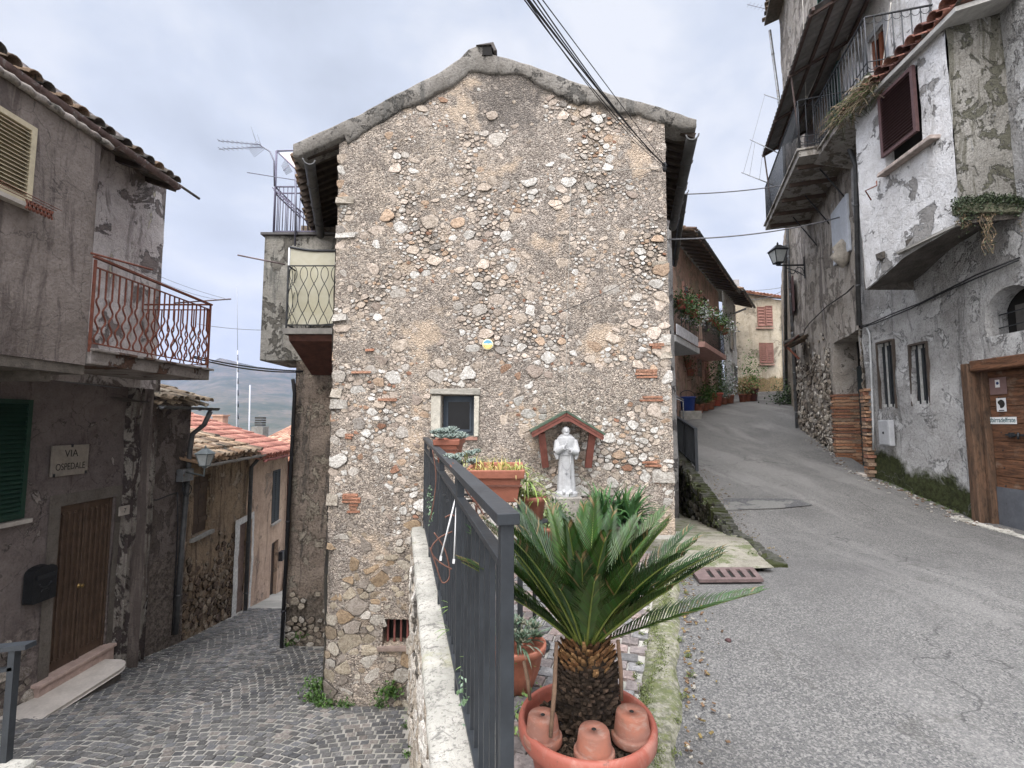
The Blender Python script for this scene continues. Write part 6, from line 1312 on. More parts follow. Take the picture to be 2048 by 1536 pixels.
# ---------------- far cream house
FFh = Fr((12.35, 27), (16.2, 27)); HF = thing('cream_house', 'cream house closing the uphill street, two storeys of reddish shutters', 'house', (14, 27, 1.2))
CRP = plaster('cream_render', (.56, .49, .38), (.47, .42, .34), (.36, .31, .24), .57, .9, (.33, .28, .21), .56, seed=35, low=(.3, .22, .12), zlow=2.5, zamp=.5, fine=.15)
ztl = FFh.px(1467, 582)[1]; ztr = FFh.px(1574, 600)[1]
mb = MB(); wall_grid(mb, FFh, -.2, FFh.L, .3, 9, (), .3, .02, top=tabf([(0, ztl), (3.1, ztr), (3.9, ztr)])); mb.build('wall', CRP, HF)
for (u0, v0, u1, v1, l, sl_) in ((1514, 614, 1529, 653, 1, 6), (1530, 612, 1544, 652, 1, 7), (1518, 686, 1546, 726, 2, 9)):
    shutter(FFh, FFh.rect(u0, v0, u1, v1), simple('faded_red_shutter', (.26, .1, .08) if v0 > 660 else (.3, .15, .12), .7), HF, .02, .06, l, slats=sl_, rows=2)
for rc in (FFh.rect(1512, 655, 1546, 658), FFh.rect(1516, 728, 1548, 731)): mb = MB(); mb.fbox(FFh, *rc, .0, .1); mb.build('window_sill', simple('pinkish_sill', (.4, .25, .2), .8), HF)
mb = MB(); rc = FFh.rect(1531, 784, 1551, 799); mb.fbox(FFh, *rc, .0, .03); mb.build('cellar_opening', DARK, HF)
mb = MB(); rc = FFh.rect(1460, 783, 1580, 810); mb.fbox(FFh, rc[0], rc[1], rc[2]-.5, rc[3], .0, .025); mb.build('plinth', simple('dark_plinth', (.15, .13, .11), .9, 0, .3, 4, .01), HF)
mb = MB(); P0 = FFh.pt(-.4, ztl+.06, .3); P1 = FFh.pt(3.9, ztr-.05, .3); d = (P1-P0).normalized(); barrel_tiles(mb, P0, d, V((0, 1, .3)), 21, 6, .2, .4, redc, 71, jit=.8); mb.build('roof', TILER, HF)
gutter('gutter', P0+V((0, -.05, -.08)), P1+V((0, -.05, -.08)), .05, GUT, HF)
downpipe('downpipe', [FFh.pt(*FFh.px(1575, 606), .2), FFh.pt(*FFh.px(1563, 615), .08), FFh.pt(*FFh.px(1567, 790), .08)], .05, HF, METG)
c0 = A(1471, 590, 28.5); mb = MB(); zt_ = A(1471, 561, 28.5).z; mb.box((c0.x-.16, 28.3, c0.z-1.5), (c0.x+.16, 28.7, zt_)); mb.box((c0.x-.2, 28.26, zt_-.5), (c0.x+.2, 28.74, zt_-.42)); tag(mb.build('chimney', simple('grey_flue', (.3, .3, .3), .8)), 'grey chimney above the far cream house', 'chimney')
# ---------------- left side of the uphill street
HEb = thing('grey_pillar_house', 'narrow grey cement corner directly behind the right edge of the stone house', 'house', (3, 9.6, -1.5))
mb = MB(); f1 = Fr((2.55, 9.5), (3.28, 9.5)); wall_grid(mb, f1, 0, f1.L, -2.4, 5.1, (), .2, .015); f2 = Fr((3.28, 9.5), (5.25, 15.5)); f2.n = V((f2.d.y, -f2.d.x, 0)); wall_grid(mb, f2, 0, f2.L, -2, 5.0, (), .25, .02)
mb.build('wall', plaster('cement_corner', (.22, .215, .21), (.3, .29, .28), (.14, .13, .13), .55, 2, (.1, .1, .1), .54, seed=37), HEb)
mb = MB(); barrel_tiles(mb, V((3.75, 10, 5.08)), (.3, 1, 0), (-1, .25, .35), 24, 3, .2, .38, tcol, 73); mb.build('roof', TILE, HEb); mb = MB(); mb.poly([V((3.72, 10, 5.0)), V((5.2, 14.9, 5.0)), V((4.2, 15.3, 5.35)), V((2.7, 10.3, 5.35))], (0, 0, .04)); mb.build('eave_boards', simple('dark_old_wood', (.06, .045, .035)), HEb)
gutter('gutter', (3.76, 9.95, 5.02), (5.2, 14.8, 5.0), .07, GUT, HEb)
FDd = Fr((5.3, 15.5), (12.2, 25.9)); HD = thing('pink_balcony_house', 'pinkish house with flower filled balconies on the left of the uphill street', 'house', (6, 17, .2)); HD2 = thing('pale_corner_house', 'whitewashed house between the pink balcony house and the far cream house', 'house', (10, 23, .9))
sSp = FDd.px(1441, 700)[0]; print('split', sSp, FDd.L)
PK = plaster('rose_plaster', (.56, .38, .31), (.48, .34, .28), (.4, .33, .27), .56, 1.6, (.22, .16, .13), .55, seed=39, patch2=(.42, .35, .25), p2th=.56, fine=.3); 
mb = MB(); wall_grid(mb, FDd, 0, sSp, -.6, 6.25, (), .3, .02); mb.build('wall', PK, HD)
mb = MB(); wall_grid(mb, FDd.off(.15), sSp, FDd.L, -.6, 6.4, (), .3, .02); mb.build('wall', plaster('whitewash', (.6, .6, .6), (.5, .5, .49), (.4, .38, .36), .56, 1.2, (.35, .33, .3), .56, seed=41, fine=.2), HD2)
for fr_, a, b, hs, z, nm, sd_ in ((FDd, -.3, sSp, HD, 6.15, 'roof', 81), (FDd.off(.15), sSp+.1, FDd.L+.4, HD2, 6.3, 'roof', 82)):
    long_roof(hs, fr_, a, b, .85, z, .36, 5, .21, .4, lambda r: pick(r, (.25, .17, .12), (.18, .12, .1), (.3, .2, .14)), TILE, sd_, 1., nm); gutter('gutter', fr_.pt(a, z-.02, .93), fr_.pt(b, z-.02, .93), .06, GUT, hs)
    for k in range(int((b-a)/.5)):
        m2 = MB(); s = a+.2+k*.5; m2.beam(fr_.pt(s, z-.06, .85), fr_.pt(s, z+.22, .0), .07, .09); m2.build('rafter', simple('dark_old_wood', (.06, .045, .035)), hs)
for (u0, v0, u1, v1, nm, mt, hs) in ((1391, 712, 1401, 752, 'window', simple('dull_frame_glass', (.14, .1, .09), .4), HD), (1406, 722, 1416, 788, 'door', simple('red_brown_door', (.16, .055, .035), .6), HD), (1366, 575, 1374, 612, 'window', GLASSD, HD), (1404, 596, 1412, 660, 'balcony_door', simple('dark_brown_door', (.04, .025, .018)), HD), (1459, 735, 1466, 798, 'door', simple('dark_grey_door', (.05, .055, .06), .6), HD2), (1452, 650, 1457, 700, 'window', GLASSD, HD2)):
    rc = FDd.rect(u0, v0, u1, v1); mb = MB(); w0 = .17 if hs is HD2 else .0; mb.fbox(FDd, rc[0], rc[1], rc[2], rc[3], w0, w0+.05); q = mb.build(nm, mt, hs)
    mb = MB(); mb.fbox(FDd, rc[0]-.12, rc[0]-.005, rc[2], rc[3]+.12, w0, w0+.07); mb.fbox(FDd, rc[1]+.005, rc[1]+.12, rc[2], rc[3]+.12, w0, w0+.07); mb.fbox(FDd, rc[0]-.004, rc[1]+.004, rc[3]+.005, rc[3]+.12, w0, w0+.069); mb.build('frame', simple('pink_surround', (.45, .27, .22), .8) if hs is HD else CONC, q)
for (u0, u1, vt, vb, matS, lab) in ((1352, 1399, 668, 692, simple('whitish_slab', (.5, .5, .5), .8), 0), (1410, 1452, 690, 704, simple('pink_slab', (.5, .3, .26), .8), 1)):
    fo = FDd.off(.9); s0, s1 = sorted((fo.px(u0, vb)[0], fo.px(u1, vb)[0])); z = fo.px((u0+u1)/2, vb)[1]; mb = MB(); mb.fbox(FDd, s0, s1, z-.05, z+.13, .01, .9); q = bevel(mb.build('balcony', matS, HD), .01)
    mb = MB(); scroll_rail(mb, fo, s0+.05, s1-.05, z+.13, .95, w_=-.05, curls=False, step=.12); f3 = Fr(FDd.pt(s0, 0, .9)[:2], FDd.pt(s0, 0, 0)[:2]); scroll_rail(mb, f3, .05, .85, z+.13, .95, w_=0, curls=False, step=.12); mb.build('railing', simple('dark_iron', (.035, .038, .042)), q)
    if lab == 0: BAL_A = (fo, s0, s1, z+.13)
    else: BAL_B = (fo, s0, s1, z+.13)
mb = MB(); fo, s0, s1, z = BAL_A; mb.fbox(fo, s0+.05, s1-.3, z+.02, z+.3, .0, .03); tag(mb.build('white_screen', simple('white_sheet', (.7, .7, .74), .7)), 'white screening sheet tied along the foot of the nearer flower balcony', 'screen')
downpipe('downpipe', [FDd.pt(*FDd.px(1453, 622), .9), FDd.pt(*FDd.px(1433, 640), .1), FDd.pt(*FDd.px(1437, 800), .1)], .05, HD)
# dark fence by the house corner
fF = Fr((3.85, 10.0), (4.32, 13.1)); fF.n = V((fF.d.y, -fF.d.x, 0)); fc = thing('metal_fence', 'dark grey panelled metal fence at the road edge right of the stone house', 'fence', (3.85, 10, -1))
zf0 = A(1393, 942, 10).z; zf1 = A(1341, 888, 13.1).z; ft = A(1391, 858, 10).z
def zf(s): return zf0+(zf1-zf0)*s/fF.L
H_ = ft-zf0
for k, s in enumerate((0.02, 1.05, 2.1, fF.L-.02)): mb = MB(); mb.beam(fF.pt(s, zf(s)-.1), fF.pt(s, zf(s)+H_), .06, .06, up=fF.n); mb.build('post', ANTH, fc)
mb = MB(); mb.beam(fF.pt(0, zf(0)+H_), fF.pt(fF.L, zf(fF.L)+H_), .07, .04); mb.build('top_rail', ANTH, fc); mb = MB(); mb.beam(fF.pt(0, zf(0)+.1), fF.pt(fF.L, zf(fF.L)+.1), .05, .03); mb.build('bottom_rail', ANTH, fc)
for k in range(24): s = .1+k*(fF.L-.2)/23; mb = MB(); mb.beam(fF.pt(s, zf(s)+.1), fF.pt(s, zf(s)+H_-.01), .045, .02, up=fF.n); mb.build('slat', ANTH, fc)
mb = MB(); mb.tube([A(1342, 793, 12), A(1366, 803, 12), A(1367, 850, 12)], .02, 6); mb.tube([A(1342, 787, 12.1), A(1367, 800, 12.1)], .02, 6); tag(mb.build('handrail', METG), 'bent pale grey pipe handrail behind the dark panelled fence', 'handrail')
# cables across the sky
r0 = A(1329, 334, 5.95)
far = [A(1040, -20, 2.6), A(1044, -20, 2.7), A(1052, -20, 2.65), A(1060, -22, 2.75), A(1036, -18, 2.8)]
cable('power_cable', 'thick bundle of black cables sweeping down to the right corner of the stone gable', 'cable', [catenary(p, r0+V((.0, -.02, .006*k)), .05+.012*k) for k, p in enumerate(far)], .0045)
cable('power_cable', 'thin black cables hanging apart beside the thick bundle to the gable corner', 'cable', [catenary(A(1047, -10, 2.9), r0+V((0, -.03, -.02)), .13), catenary(A(1072, -18, 2.7), r0+V((0, -.03, .03)), .0)], .0035)
cable('overhead_wire', 'upper grey wire crossing from the stone house to the balcony house', 'wire', [catenary(A(1347, 389, 8), A(1580, 368, 10.6), .05), catenary(A(1580, 368, 10.6), A(1605, 362, 9.8), .0)], .012, CABG)
cable('overhead_wire', 'lower grey wire crossing from the stone house to the tall grey house', 'wire', [catenary(A(1335, 479, 7.6), A(1695, 430, 9.6), .12), catenary(A(1695, 430, 9.6), A(1715, 428, 9.2), .0)], .013, CABG)
cable('overhead_wire', 'distant wires over the far cream house', 'wire', [catenary(A(1475, 580, 24), A(1578, 572, 24), .1), catenary(A(1475, 596, 24), A(1575, 575, 24), .3)], .012, CABG)
cable('wall_wire', 'pale cord run down the stone gable behind the shrine', 'wire', [[FS.pt(*FS.px(u, v), .05) for u, v in ((1326, 338), (1240, 344), (1141, 346), (1138, 500), (1132, 680), (1131, 818))]], .0035, simple('pale_cord', (.4, .38, .34)))
cable('wall_wire', 'dark slanting cables sagging across the upper right of the stone gable', 'wire', [[FS.pt(*FS.px(u, v), .06) for u, v in ((1322, 340), (1240, 372), (1160, 400), (1085, 425))], [FS.pt(*FS.px(u, v), .06) for u, v in ((1285, 545), (1225, 580), (1160, 610), (1100, 635))]], .004)
mb = MB(); mb.lathe([(.02, -.06), (.03, -.02), (.02, 0), (.035, .03), (.01, .06)], r0, 8); tag(mb.build('cable_clamp', CABLE), 'dark insulator clamp where the cable bundle meets the gable', 'clamp')
# ================================================================== plants and things on the terrace
def strap(mb, p, d, L, w, droop, col, n=7, fold=.25, tip=.02, twist=0.):
    p = V(p); d = V(d).normalized(); side = d.cross(V((0, 0, 1)))
    if side.length < .05: side = V((1, 0, 0))
    side.normalize(); vs = []; pos = p.copy(); dd = d.copy()
    for i in range(n+1):
        f = i/n; ww = w*(.55+.9*f if f < .5 else 1.0-(f-.5)/.5*(1-tip))*.5; up = side.cross(dd)
        vs += [pos-side*ww+up*ww*fold, pos, pos+side*ww+up*ww*fold]
        pos = pos+dd*L/n; dd = (dd+V((0, 0, -droop/n))).normalized()
    fs = []
    for i in range(n): a = i*3; fs += [(a, a+1, a+4, a+3), (a+1, a+2, a+5, a+4)]
    mb.add(vs, fs, col, True)
def clump(mb, c, n, L, w, droop, cols, r_, spread=.04, elev=(.3, 1.4), az=(0, 2*math.pi), fold=.25):
    for k in range(n):
        a = r_.uniform(*az); e = r_.uniform(*elev); d = V((math.cos(a)*math.cos(e), math.sin(a)*math.cos(e), math.sin(e)))
        strap(mb, V(c)+V((math.cos(a), math.sin(a), 0))*r_.uniform(0, spread), d, L*r_.uniform(.6, 1.15), w*r_.uniform(.7, 1.1), droop*r_.uniform(.6, 1.3), pick(r_, *cols, j=.2), fold=fold)
def rosette(mb, c, R_, r_, cols, n=22):
    for k in range(n):
        a = k*2.4; f = k/n; e = 1.35-1.2*f; d = V((math.cos(a)*math.cos(e), math.sin(a)*math.cos(e), math.sin(e))); L = R_*(.5+.5*f)
        s = d.cross(V((0, 0, 1))).normalized(); u = s.cross(d); p = V(c); w_ = L*.28; col = pick(r_, *cols, j=.15)
        P = [p-s*w_*.3, p+s*w_*.3, p+d*L*.65+s*w_, p+d*L+u*L*.12, p+d*L*.65-s*w_]; mb.add(P+[x-u*L*.1 for x in P], [(0, 1, 2, 3, 4), (9, 8, 7, 6, 5), (1, 6, 7, 2), (2, 7, 8, 3), (3, 8, 9, 4), (4, 9, 5, 0)], col, False)
t = NT('salmon_pot'); c = t.mix(t.mr(t.noise(4, 5, .6), .4, .6), (.31, .088, .06), (.25, .075, .052)); c = t.mix(t.mr(t.noise(9, 7, .75, .5, t.map((1, 1, .5))), .52, .64, 0, .45), c, (.4, .24, .19)); c = t.mix(t.mr(t.noise(40, 5, .7), .6, .66, 0, .6), c, (.1, .06, .045)); t.bump(t.noise(60, 3, .6), .0008); POTM = t.done(c, .55, 0, .4)
OLDT = NT('old_terracotta'); t = OLDT; a = t.noise(9, 6, .7, .3); c = t.mix(t.mr(a, .38, .62), (.27, .105, .068), (.2, .095, .07)); c = t.mix(t.mr(t.noise(16, 5, .7, .3, t.map((1, 1, 3))), .52, .62, 0, .6), c, (.27, .18, .145)); c = t.mix(t.mr(t.noise(6, 5, .7), .6, .7, 0, .5), c, (.12, .09, .06)); t.bump(t.noise(50, 4, .6), .002); OLDT = t.done(c, .85)
SOIL = vcol('bark_soil', .95, .4, 30, .004, .15)
PC = V((.277, 1.86, -1.09))
cy = thing('cycad_pot', 'large salmon terracotta plastic pot holding the cycad, in the foreground', 'plant pot', V((PC.x, PC.y, -1.4)))
mb = MB(); mb.lathe([(.165, -.31), (.168, -.305), (.205, -.12), (.222, -.065), (.247, -.06), (.252, -.052), (.2535, -.012), (.248, 0), (.238, .004), (.23, -.002), (.226, -.03), (.2, -.1)], PC, 64); mb.build('pot', POTM, cy)
mb = MB(); mb.lathe([(.001, 0), (.22, -.002), (.001, -.01)], PC+V((0, 0, -.05)), 24, (.03, .022, .016)); r_ = random.Random(2)
for k in range(900):
    a = r_.uniform(0, 6.283); q = .215*math.sqrt(r_.random()); p = PC+V((q*math.cos(a), q*math.sin(a), -.048+.006*r_.random())); s = r_.uniform(.004, .013)
    M = Matrix.Translation(p) @ Euler((r_.uniform(-.6, .6), r_.uniform(-.6, .6), r_.uniform(0, 6))).to_matrix().to_4x4(); mb.box((-s, -s*.5, -s*.25), (s, s*.5, s*.25), M, pick(r_, (.05, .035, .025), (.025, .018, .013), (.1, .07, .05), (.02, .016, .012), j=.3))
mb.build('soil', SOIL, cy)
# cycad
cyc = thing('cycad', 'sago cycad with a scaly trunk and stiff glossy feather fronds in the big pot', 'cycad', PC+V((0, 0, -.05))); TC = PC+V((.005, .03, -.05))
TRK = vcol('cycad_bark', .9, .5, 30, .006, .15)
mb = MB(); r_ = random.Random(8); TH = .295
mb.lathe([(.085, 0), (.1, .03), (.1, .15), (.092, .25), (.06, .3), (.03, .32)], TC, 20, (.03, .022, .016))
for k in range(560):
    f = k/560; a = k*2.39996; z = TH*f+r_.uniform(-.006, .006); a += r_.uniform(-.12, .12); rr = r_.uniform(.094, .103) if f < .75 else .098-.05*((f-.75)/.25)**1.5; o = TC+V((rr*math.cos(a), rr*math.sin(a), z)); out = V((math.cos(a), math.sin(a), .25+1.1*f*f)).normalized(); tang = V((-math.sin(a), math.cos(a), 0)); up = out.cross(tang)*-1
    L = r_.uniform(.008, .034)*(1+(1.2*max(0, f-.8)/.2)); w_ = .011; top = f > .8; col = pick(r_, (.2, .1, .045), (.13, .07, .035), (.26, .15, .07), j=.25) if top or r_.random() < .04 else pick(r_, (.05, .036, .026), (.03, .022, .017), (.075, .052, .038), j=.3)
    M = [o+tang*x*w_+V((0, 0, y*.009)) for x, y in ((-1, -1), (1, -1), (1, 1), (-1, 1))]; E = [o+out*L+tang*x*w_*.45+V((0, 0, y*.004)) for x, y in ((-1, -1), (1, -1), (1, 1), (-1, 1))]
    mb.add(M+E, [(0, 1, 5, 4), (1, 2, 6, 5), (2, 3, 7, 6), (3, 0, 4, 7), (4, 5, 6, 7)], col)
mb.build('trunk', TRK, cyc)
FR = NT('cycad_frond'); t = FR; a = t.attr(); c = t.mix(t.mr(t.noise(18, 4, .6), .35, .65), a, t.mix(1, a, (.55, .62, .5), 'MULTIPLY')); FR.done(c, .42, 0, .35); FR = FR.m
def frond(az, el, L, curve, seed, tw=0.):
    r_ = random.Random(seed); mb = MB(); base = TC+V((0, 0, .295))+V((math.cos(az), math.sin(az), 0))*.035; d = V((math.cos(az)*math.cos(el), math.sin(az)*math.cos(el), math.sin(el))); pts = []; p = base.copy(); N = 54; ds = []
    outv = V((math.cos(az), math.sin(az), -.35))
    for i in range(N+1):
        pts.append(p.copy()); ds.append(d.copy()); p = p+d*L/N; d = (d+outv*curve/N*(.3+1.4*i/N)).normalized()
    mb.tube(pts[::3], [.0055*(1-.75*i/(N//3)) for i in range(len(pts[::3]))], 5, (.17, .2, .05))
    g0 = r_.choice([(.022, .052, .012), (.032, .066, .014), (.018, .044, .012), (.04, .074, .015)])
    for i in range(5, N+1):
        f = i/N; o = pts[i]; dd = ds[i]; sd_ = dd.cross(V((0, 0, 1)))
        if sd_.length < .1: sd_ = V((-math.sin(az), math.cos(az), 0))
        sd_.normalize(); nn = sd_.cross(dd).normalized()
        ln = .118*(math.sin(min(1, (f-.05)*3.2)*math.pi/2))*(1-.62*max(0, f-.55)/.45)*(L/.62)**.3; ang = .95-.5*f
        for sg in (-1, 1):
            lf = (sd_*sg*math.sin(ang)+dd*math.cos(ang)+nn*(.34+r_.uniform(-.05, .05))).normalized(); w_ = .0044; tn = lf.cross(nn).normalized(); l = ln*r_.uniform(.93, 1.05); mid = o+lf*l*.5+nn*.004; tipp = o+lf*l-nn*l*.09+dd*l*.08
            col = tuple(x*r_.uniform(.8, 1.25) for x in g0)
            if r_.random() < (.3 if f > .93 else .025): col = (.16, .11, .05)
            e = nn*.0022; mb.add([o-tn*w_*.6, o+e, o+tn*w_*.6, mid-tn*w_, mid+e, mid+tn*w_, tipp], [(0, 1, 4, 3), (1, 2, 5, 4), (3, 4, 6), (4, 5, 6)], col, False)
    mb.build('frond', FR, cyc)
r_ = random.Random(31); spec = []
for k in range(11): spec.append((k*2*math.pi/11+.2+r_.uniform(-.15, .15), r_.uniform(1.12, 1.32), r_.uniform(.5, .58), r_.uniform(.25, .5)))
for k in range(14): spec.append((k*2*math.pi/14+.05+r_.uniform(-.12, .12), r_.uniform(.82, 1.05), r_.uniform(.52, .62), r_.uniform(.2, .5)))
for k in range(12):
    a = k*2*math.pi/12+.35+r_.uniform(-.12, .12)
    if -2.5 < math.atan2(math.sin(a), math.cos(a)) < -.6 and k % 2: continue
    spec.append((a, r_.uniform(.7, .95), r_.uniform(.42, .52), r_.uniform(.1, .4)))
spec += [(-1.62, 1.02, .34, .2), (-1.25, .9, .4, .3), (-2.0, .95, .4, .3), (-.02, .33, .66, .12), (.25, .8, .58, .15), (-.2, .72, .58, .2), (2.75, .8, .6, .3), (3.4, .75, .56, .3)]
for i, (a, e, L, c) in enumerate(spec): frond(a, e, L, c, 100+i)
for (u0, v0, u1, v1, Y0, Y1, nm) in ((1113, 1284, 1101, 1475, 1.80, 1.70, 'left of the trunk'), (1236, 1281, 1243, 1400, 1.84, 1.84, 'right of the trunk'), (1048, 1322, 1060, 1400, 1.88, 1.86, 'nearest the railing')):
    tag(MB().tube([A(u0, v0, Y0), A((u0+u1)/2+2, (v0+v1)/2, (Y0+Y1)/2), A(u1, v1, Y1)], [.007, .0085, .007], 7).build('plant_stake', simple('grey_brown_stick', (.16, .1, .065), .85, 0, .35, 30, .003)), 'weathered wooden stake in the cycad pot, '+nm, 'stake', 'stakes in the cycad pot')
for i, (dx, dy, lab, s, rz) in enumerate(((-.168, -.085, 'upturned small clay pot in the cycad pot, the one next to the railing post', 1.0, .3), (.0, -.165, 'upturned small clay pot in the cycad pot, front one of three', 1.0, 1.1), (.15, -.075, 'upturned small clay pot in the cycad pot, the one on the road side', 1.06, 2.))):
    P = PC+V((dx, dy, -.036)); t_ = thing('small_clay_pot', lab, 'clay pot', P, 'upturned clay pots', rz); m2 = MB(); m2.lathe([(.05, -.0), (.067*s, 0), (.069*s, .004), (.069*s, .024), (.066*s, .028), (.061*s, .028), (.06*s, .032), (.052*s, .085*s), (.048*s, .092*s), (.008, .0915*s), (.0075, .07*s)], (0, 0, 0), 36, wob=.004); m2.build('pot', OLDT, t_, local=True)
    m2 = MB(); m2.lathe([(.001, 0), (.0078, 0), (.0078, .0015), (.001, .0015)], (0, 0, .0908*s), 12); m2.build('drain_hole', DARK, t_, local=True)
# hanging bowl pot with trailing succulents behind the post
def potted(name, label, cat, P, prof, mat, n=32, group=None, flute=0):
    t_ = thing(name, label, cat, P, group); m2 = MB(); m2.lathe(prof, P, n, wob=0)
    if flute:
        for i, v in enumerate(m2.v):
            d = V(v)-V(P); a = math.atan2(d.y, d.x); k = 1+flute*max(0, 1-(d.z/prof[-1][1])**2)*math.cos(a*14); m2.v[i] = (P[0]+d.x*k, P[1]+d.y*k, v[2])
    m2.build('pot', mat, t_); return t_
SUCC = [(.1, .15, .1), (.16, .2, .15), (.08, .12, .07), (.2, .2, .14)]
P = V((.03, 2.62, -1.4)); H = .24
t_ = potted('fluted_bowl_pot', 'fluted terracotta bowl of grey green succulents behind the nearest railing post', 'plant pot', P, [(.05, 0), (.07, .005), (.11, .1), (.135, .2), (.15, .205), (.152, .235), (.14, .24), (.13, .22)], simple('bright_terracotta', (.36, .13, .08), .6, 0, .12, 9, .002), 56, flute=.05)
r_ = random.Random(12); mb = MB()
for k in range(16): a = r_.uniform(0, 6.28); q = .12*math.sqrt(r_.random()); rosette(mb, P+V((q*math.cos(a), q*math.sin(a), H+.02+.07*r_.random())), .05, r_, SUCC, 14)
clump(mb, P+V((0, 0, H)), 60, .16, .014, 1.2, SUCC, r_, .1, (.1, 1.3)); tag(mb.build('succulents', LEAF, t_))
P = V((.13, 2.25, -1.4)); mb = MB(); leaves(mb, [P+V((r_.gauss(0, .07), r_.gauss(0, .06), abs(r_.gauss(0, .08))+.01)) for _ in range(420)], .028, r_, [(.12, .2, .04), (.2, .28, .08), (.08, .14, .03)]); tag(mb.build('small_weed', LEAF), 'bright small leaved weed growing behind the big cycad pot', 'weed')
# planters along the railing
def trough(name, label, X0, X1, Y0, Y1, zt, zb_, mat):
    t_ = thing(name, label, 'planter', V(((X0+X1)/2, (Y0+Y1)/2, zb_))); m2 = MB(); k = .03
    def ring(z, g): return [V((X0+g, Y0+g, z)), V((X1-g, Y0+g, z)), V((X1-g, Y1-g, z)), V((X0+g, Y1-g, z))]
    rings = [ring(zb_, .04), ring(zt-.05, .018), ring(zt-.05, 0), ring(zt, -.005), ring(zt, .015), ring(zt-.03, .02)]; vs = [p for r in rings for p in r]
    fs = [(i*4+j, i*4+(j+1) % 4, (i+1)*4+(j+1) % 4, (i+1)*4+j) for i in range(5) for j in range(4)]+[(3, 2, 1, 0), (20, 21, 22, 23)]; m2.add(vs, fs); bevel(m2.build('box', mat, t_), .006)
    m2 = MB(); m2.box((X0+.012, Y0+.012, zt-.095), (X1-.012, Y0+.016, zt-.085)); m2.build('band', simple('dark_groove', (.12, .05, .035), .8), t_); return t_
TR = simple('trough_terracotta', (.26, .095, .06), .65, 0, .15, 7, .002)
t1 = trough('window_box', 'terracotta planter box on the railing with yellowing plants, nearer one', -.27, .07, 2.78, 3.35, A(990, 940, 2.8).z, A(990, 1006, 2.8).z, TR)
m2 = MB()
for y in (2.95, 3.2): m2.beam((RAIL(y)-.02, y, A(990, 1006, 2.8).z-.012), (.05, y, A(990, 1006, 2.8).z-.012), .03, .012); m2.beam((.05, y, A(990, 1006, 2.8).z-.015), (.05, y, -1.4), .03, .03)
m2.build('stand', IRON, t1)
t2 = trough('window_box', 'terracotta planter box of grey rosette succulents by the far end of the railing', -.70, -.47, 4.25, 4.8, A(880, 880, 4.2).z, A(880, 928, 4.2).z, TR)
m2 = MB()
for y in (4.35, 4.7): m2.beam((RAIL(y)-.02, y, A(880, 928, 4.2).z-.012), (-.5, y, A(880, 928, 4.2).z-.012), .03, .012); m2.beam((-.5, y, A(880, 928, 4.2).z-.015), (-.5, y, -1.4), .03, .03)
m2.build('stand', IRON, t2)
GREY = [(.2, .25, .22), (.27, .32, .28), (.15, .19, .17)]
mb = MB(); zt = A(880, 880, 4.2).z
for k in range(22): rosette(mb, V((r_.uniform(-.7, -.45), r_.uniform(4.2, 4.8), zt+.01+.07*r_.random())), r_.uniform(.05, .085), r_, GREY, 22)
tag(mb.build('rosette_succulents', LEAF), 'grey green rosette succulents filling the planter at the far railing end', 'succulents')
mb = MB(); zt = A(990, 940, 2.8).z
for k in range(10): rosette(mb, V((r_.uniform(-.42, -.22), r_.uniform(3.0, 3.8), zt+.0+.05*r_.random())), r_.uniform(.045, .07), r_, GREY, 20)
clump(mb, V((-.3, 3.3, zt)), 40, .12, .012, 1.3, [(.2, .26, .1), (.3, .3, .12)], r_, .16, (.1, 1.2)); tag(mb.build('rail_succulents', LEAF), 'mixed pale succulents spilling over the handrail before the nearer planter', 'succulents')
mb = MB()
for k in range(9): clump(mb, V((-.22+.03*k, 2.85+.05*(k % 4), zt-.02)), 22, .1, .008, 1.6, [(.42, .34, .08), (.3, .3, .06), (.5, .4, .16), (.22, .26, .06)], r_, .03, (.2, 1.5))
tag(mb.build('yellowing_plant', LEAF), 'yellowing thin leaved plant in the nearer railing planter', 'plant')
SPD = [(.2, .28, .06), (.38, .42, .16), (.12, .2, .04), (.3, .36, .1)]
mb = MB(); c = A(1068, 968, 3.1)
for k in range(5): clump(mb, c+V((r_.uniform(-.08, .1), r_.uniform(-.1, .1), r_.uniform(-.1, .04))), 34, .17, .011, 2.2, SPD, r_, .03, (.0, 1.4))
clump(mb, A(1040, 940, 2.95), 30, .12, .01, 2.2, SPD, r_, .03, (.0, 1.2)); so_ = mb.build('leaves', LEAF)
sp_t = potted('spider_plant', 'striped spider plant arching from a clay pot right of the nearer planter', 'spider plant', V((c.x, c.y, c.z-.22)), [(.05, 0), (.055, .003), (.07, .11), (.08, .112), (.08, .14), (.07, .14)], TERRA, 24); so_.parent = sp_t; so_.matrix_parent_inverse = Matrix.Translation(-sp_t.location)
mb = MB(); mb.tube([(c.x, c.y, -1.4), (c.x, c.y, c.z-.225)], .012, 6); mb.lathe([(.09, 0), (.09, .01)], (c.x, c.y, c.z-.236), 16); mb.lathe([(.1, 0), (.1, .012)], (c.x, c.y, -1.4), 16); mb.build('stand', IRON, sp_t)
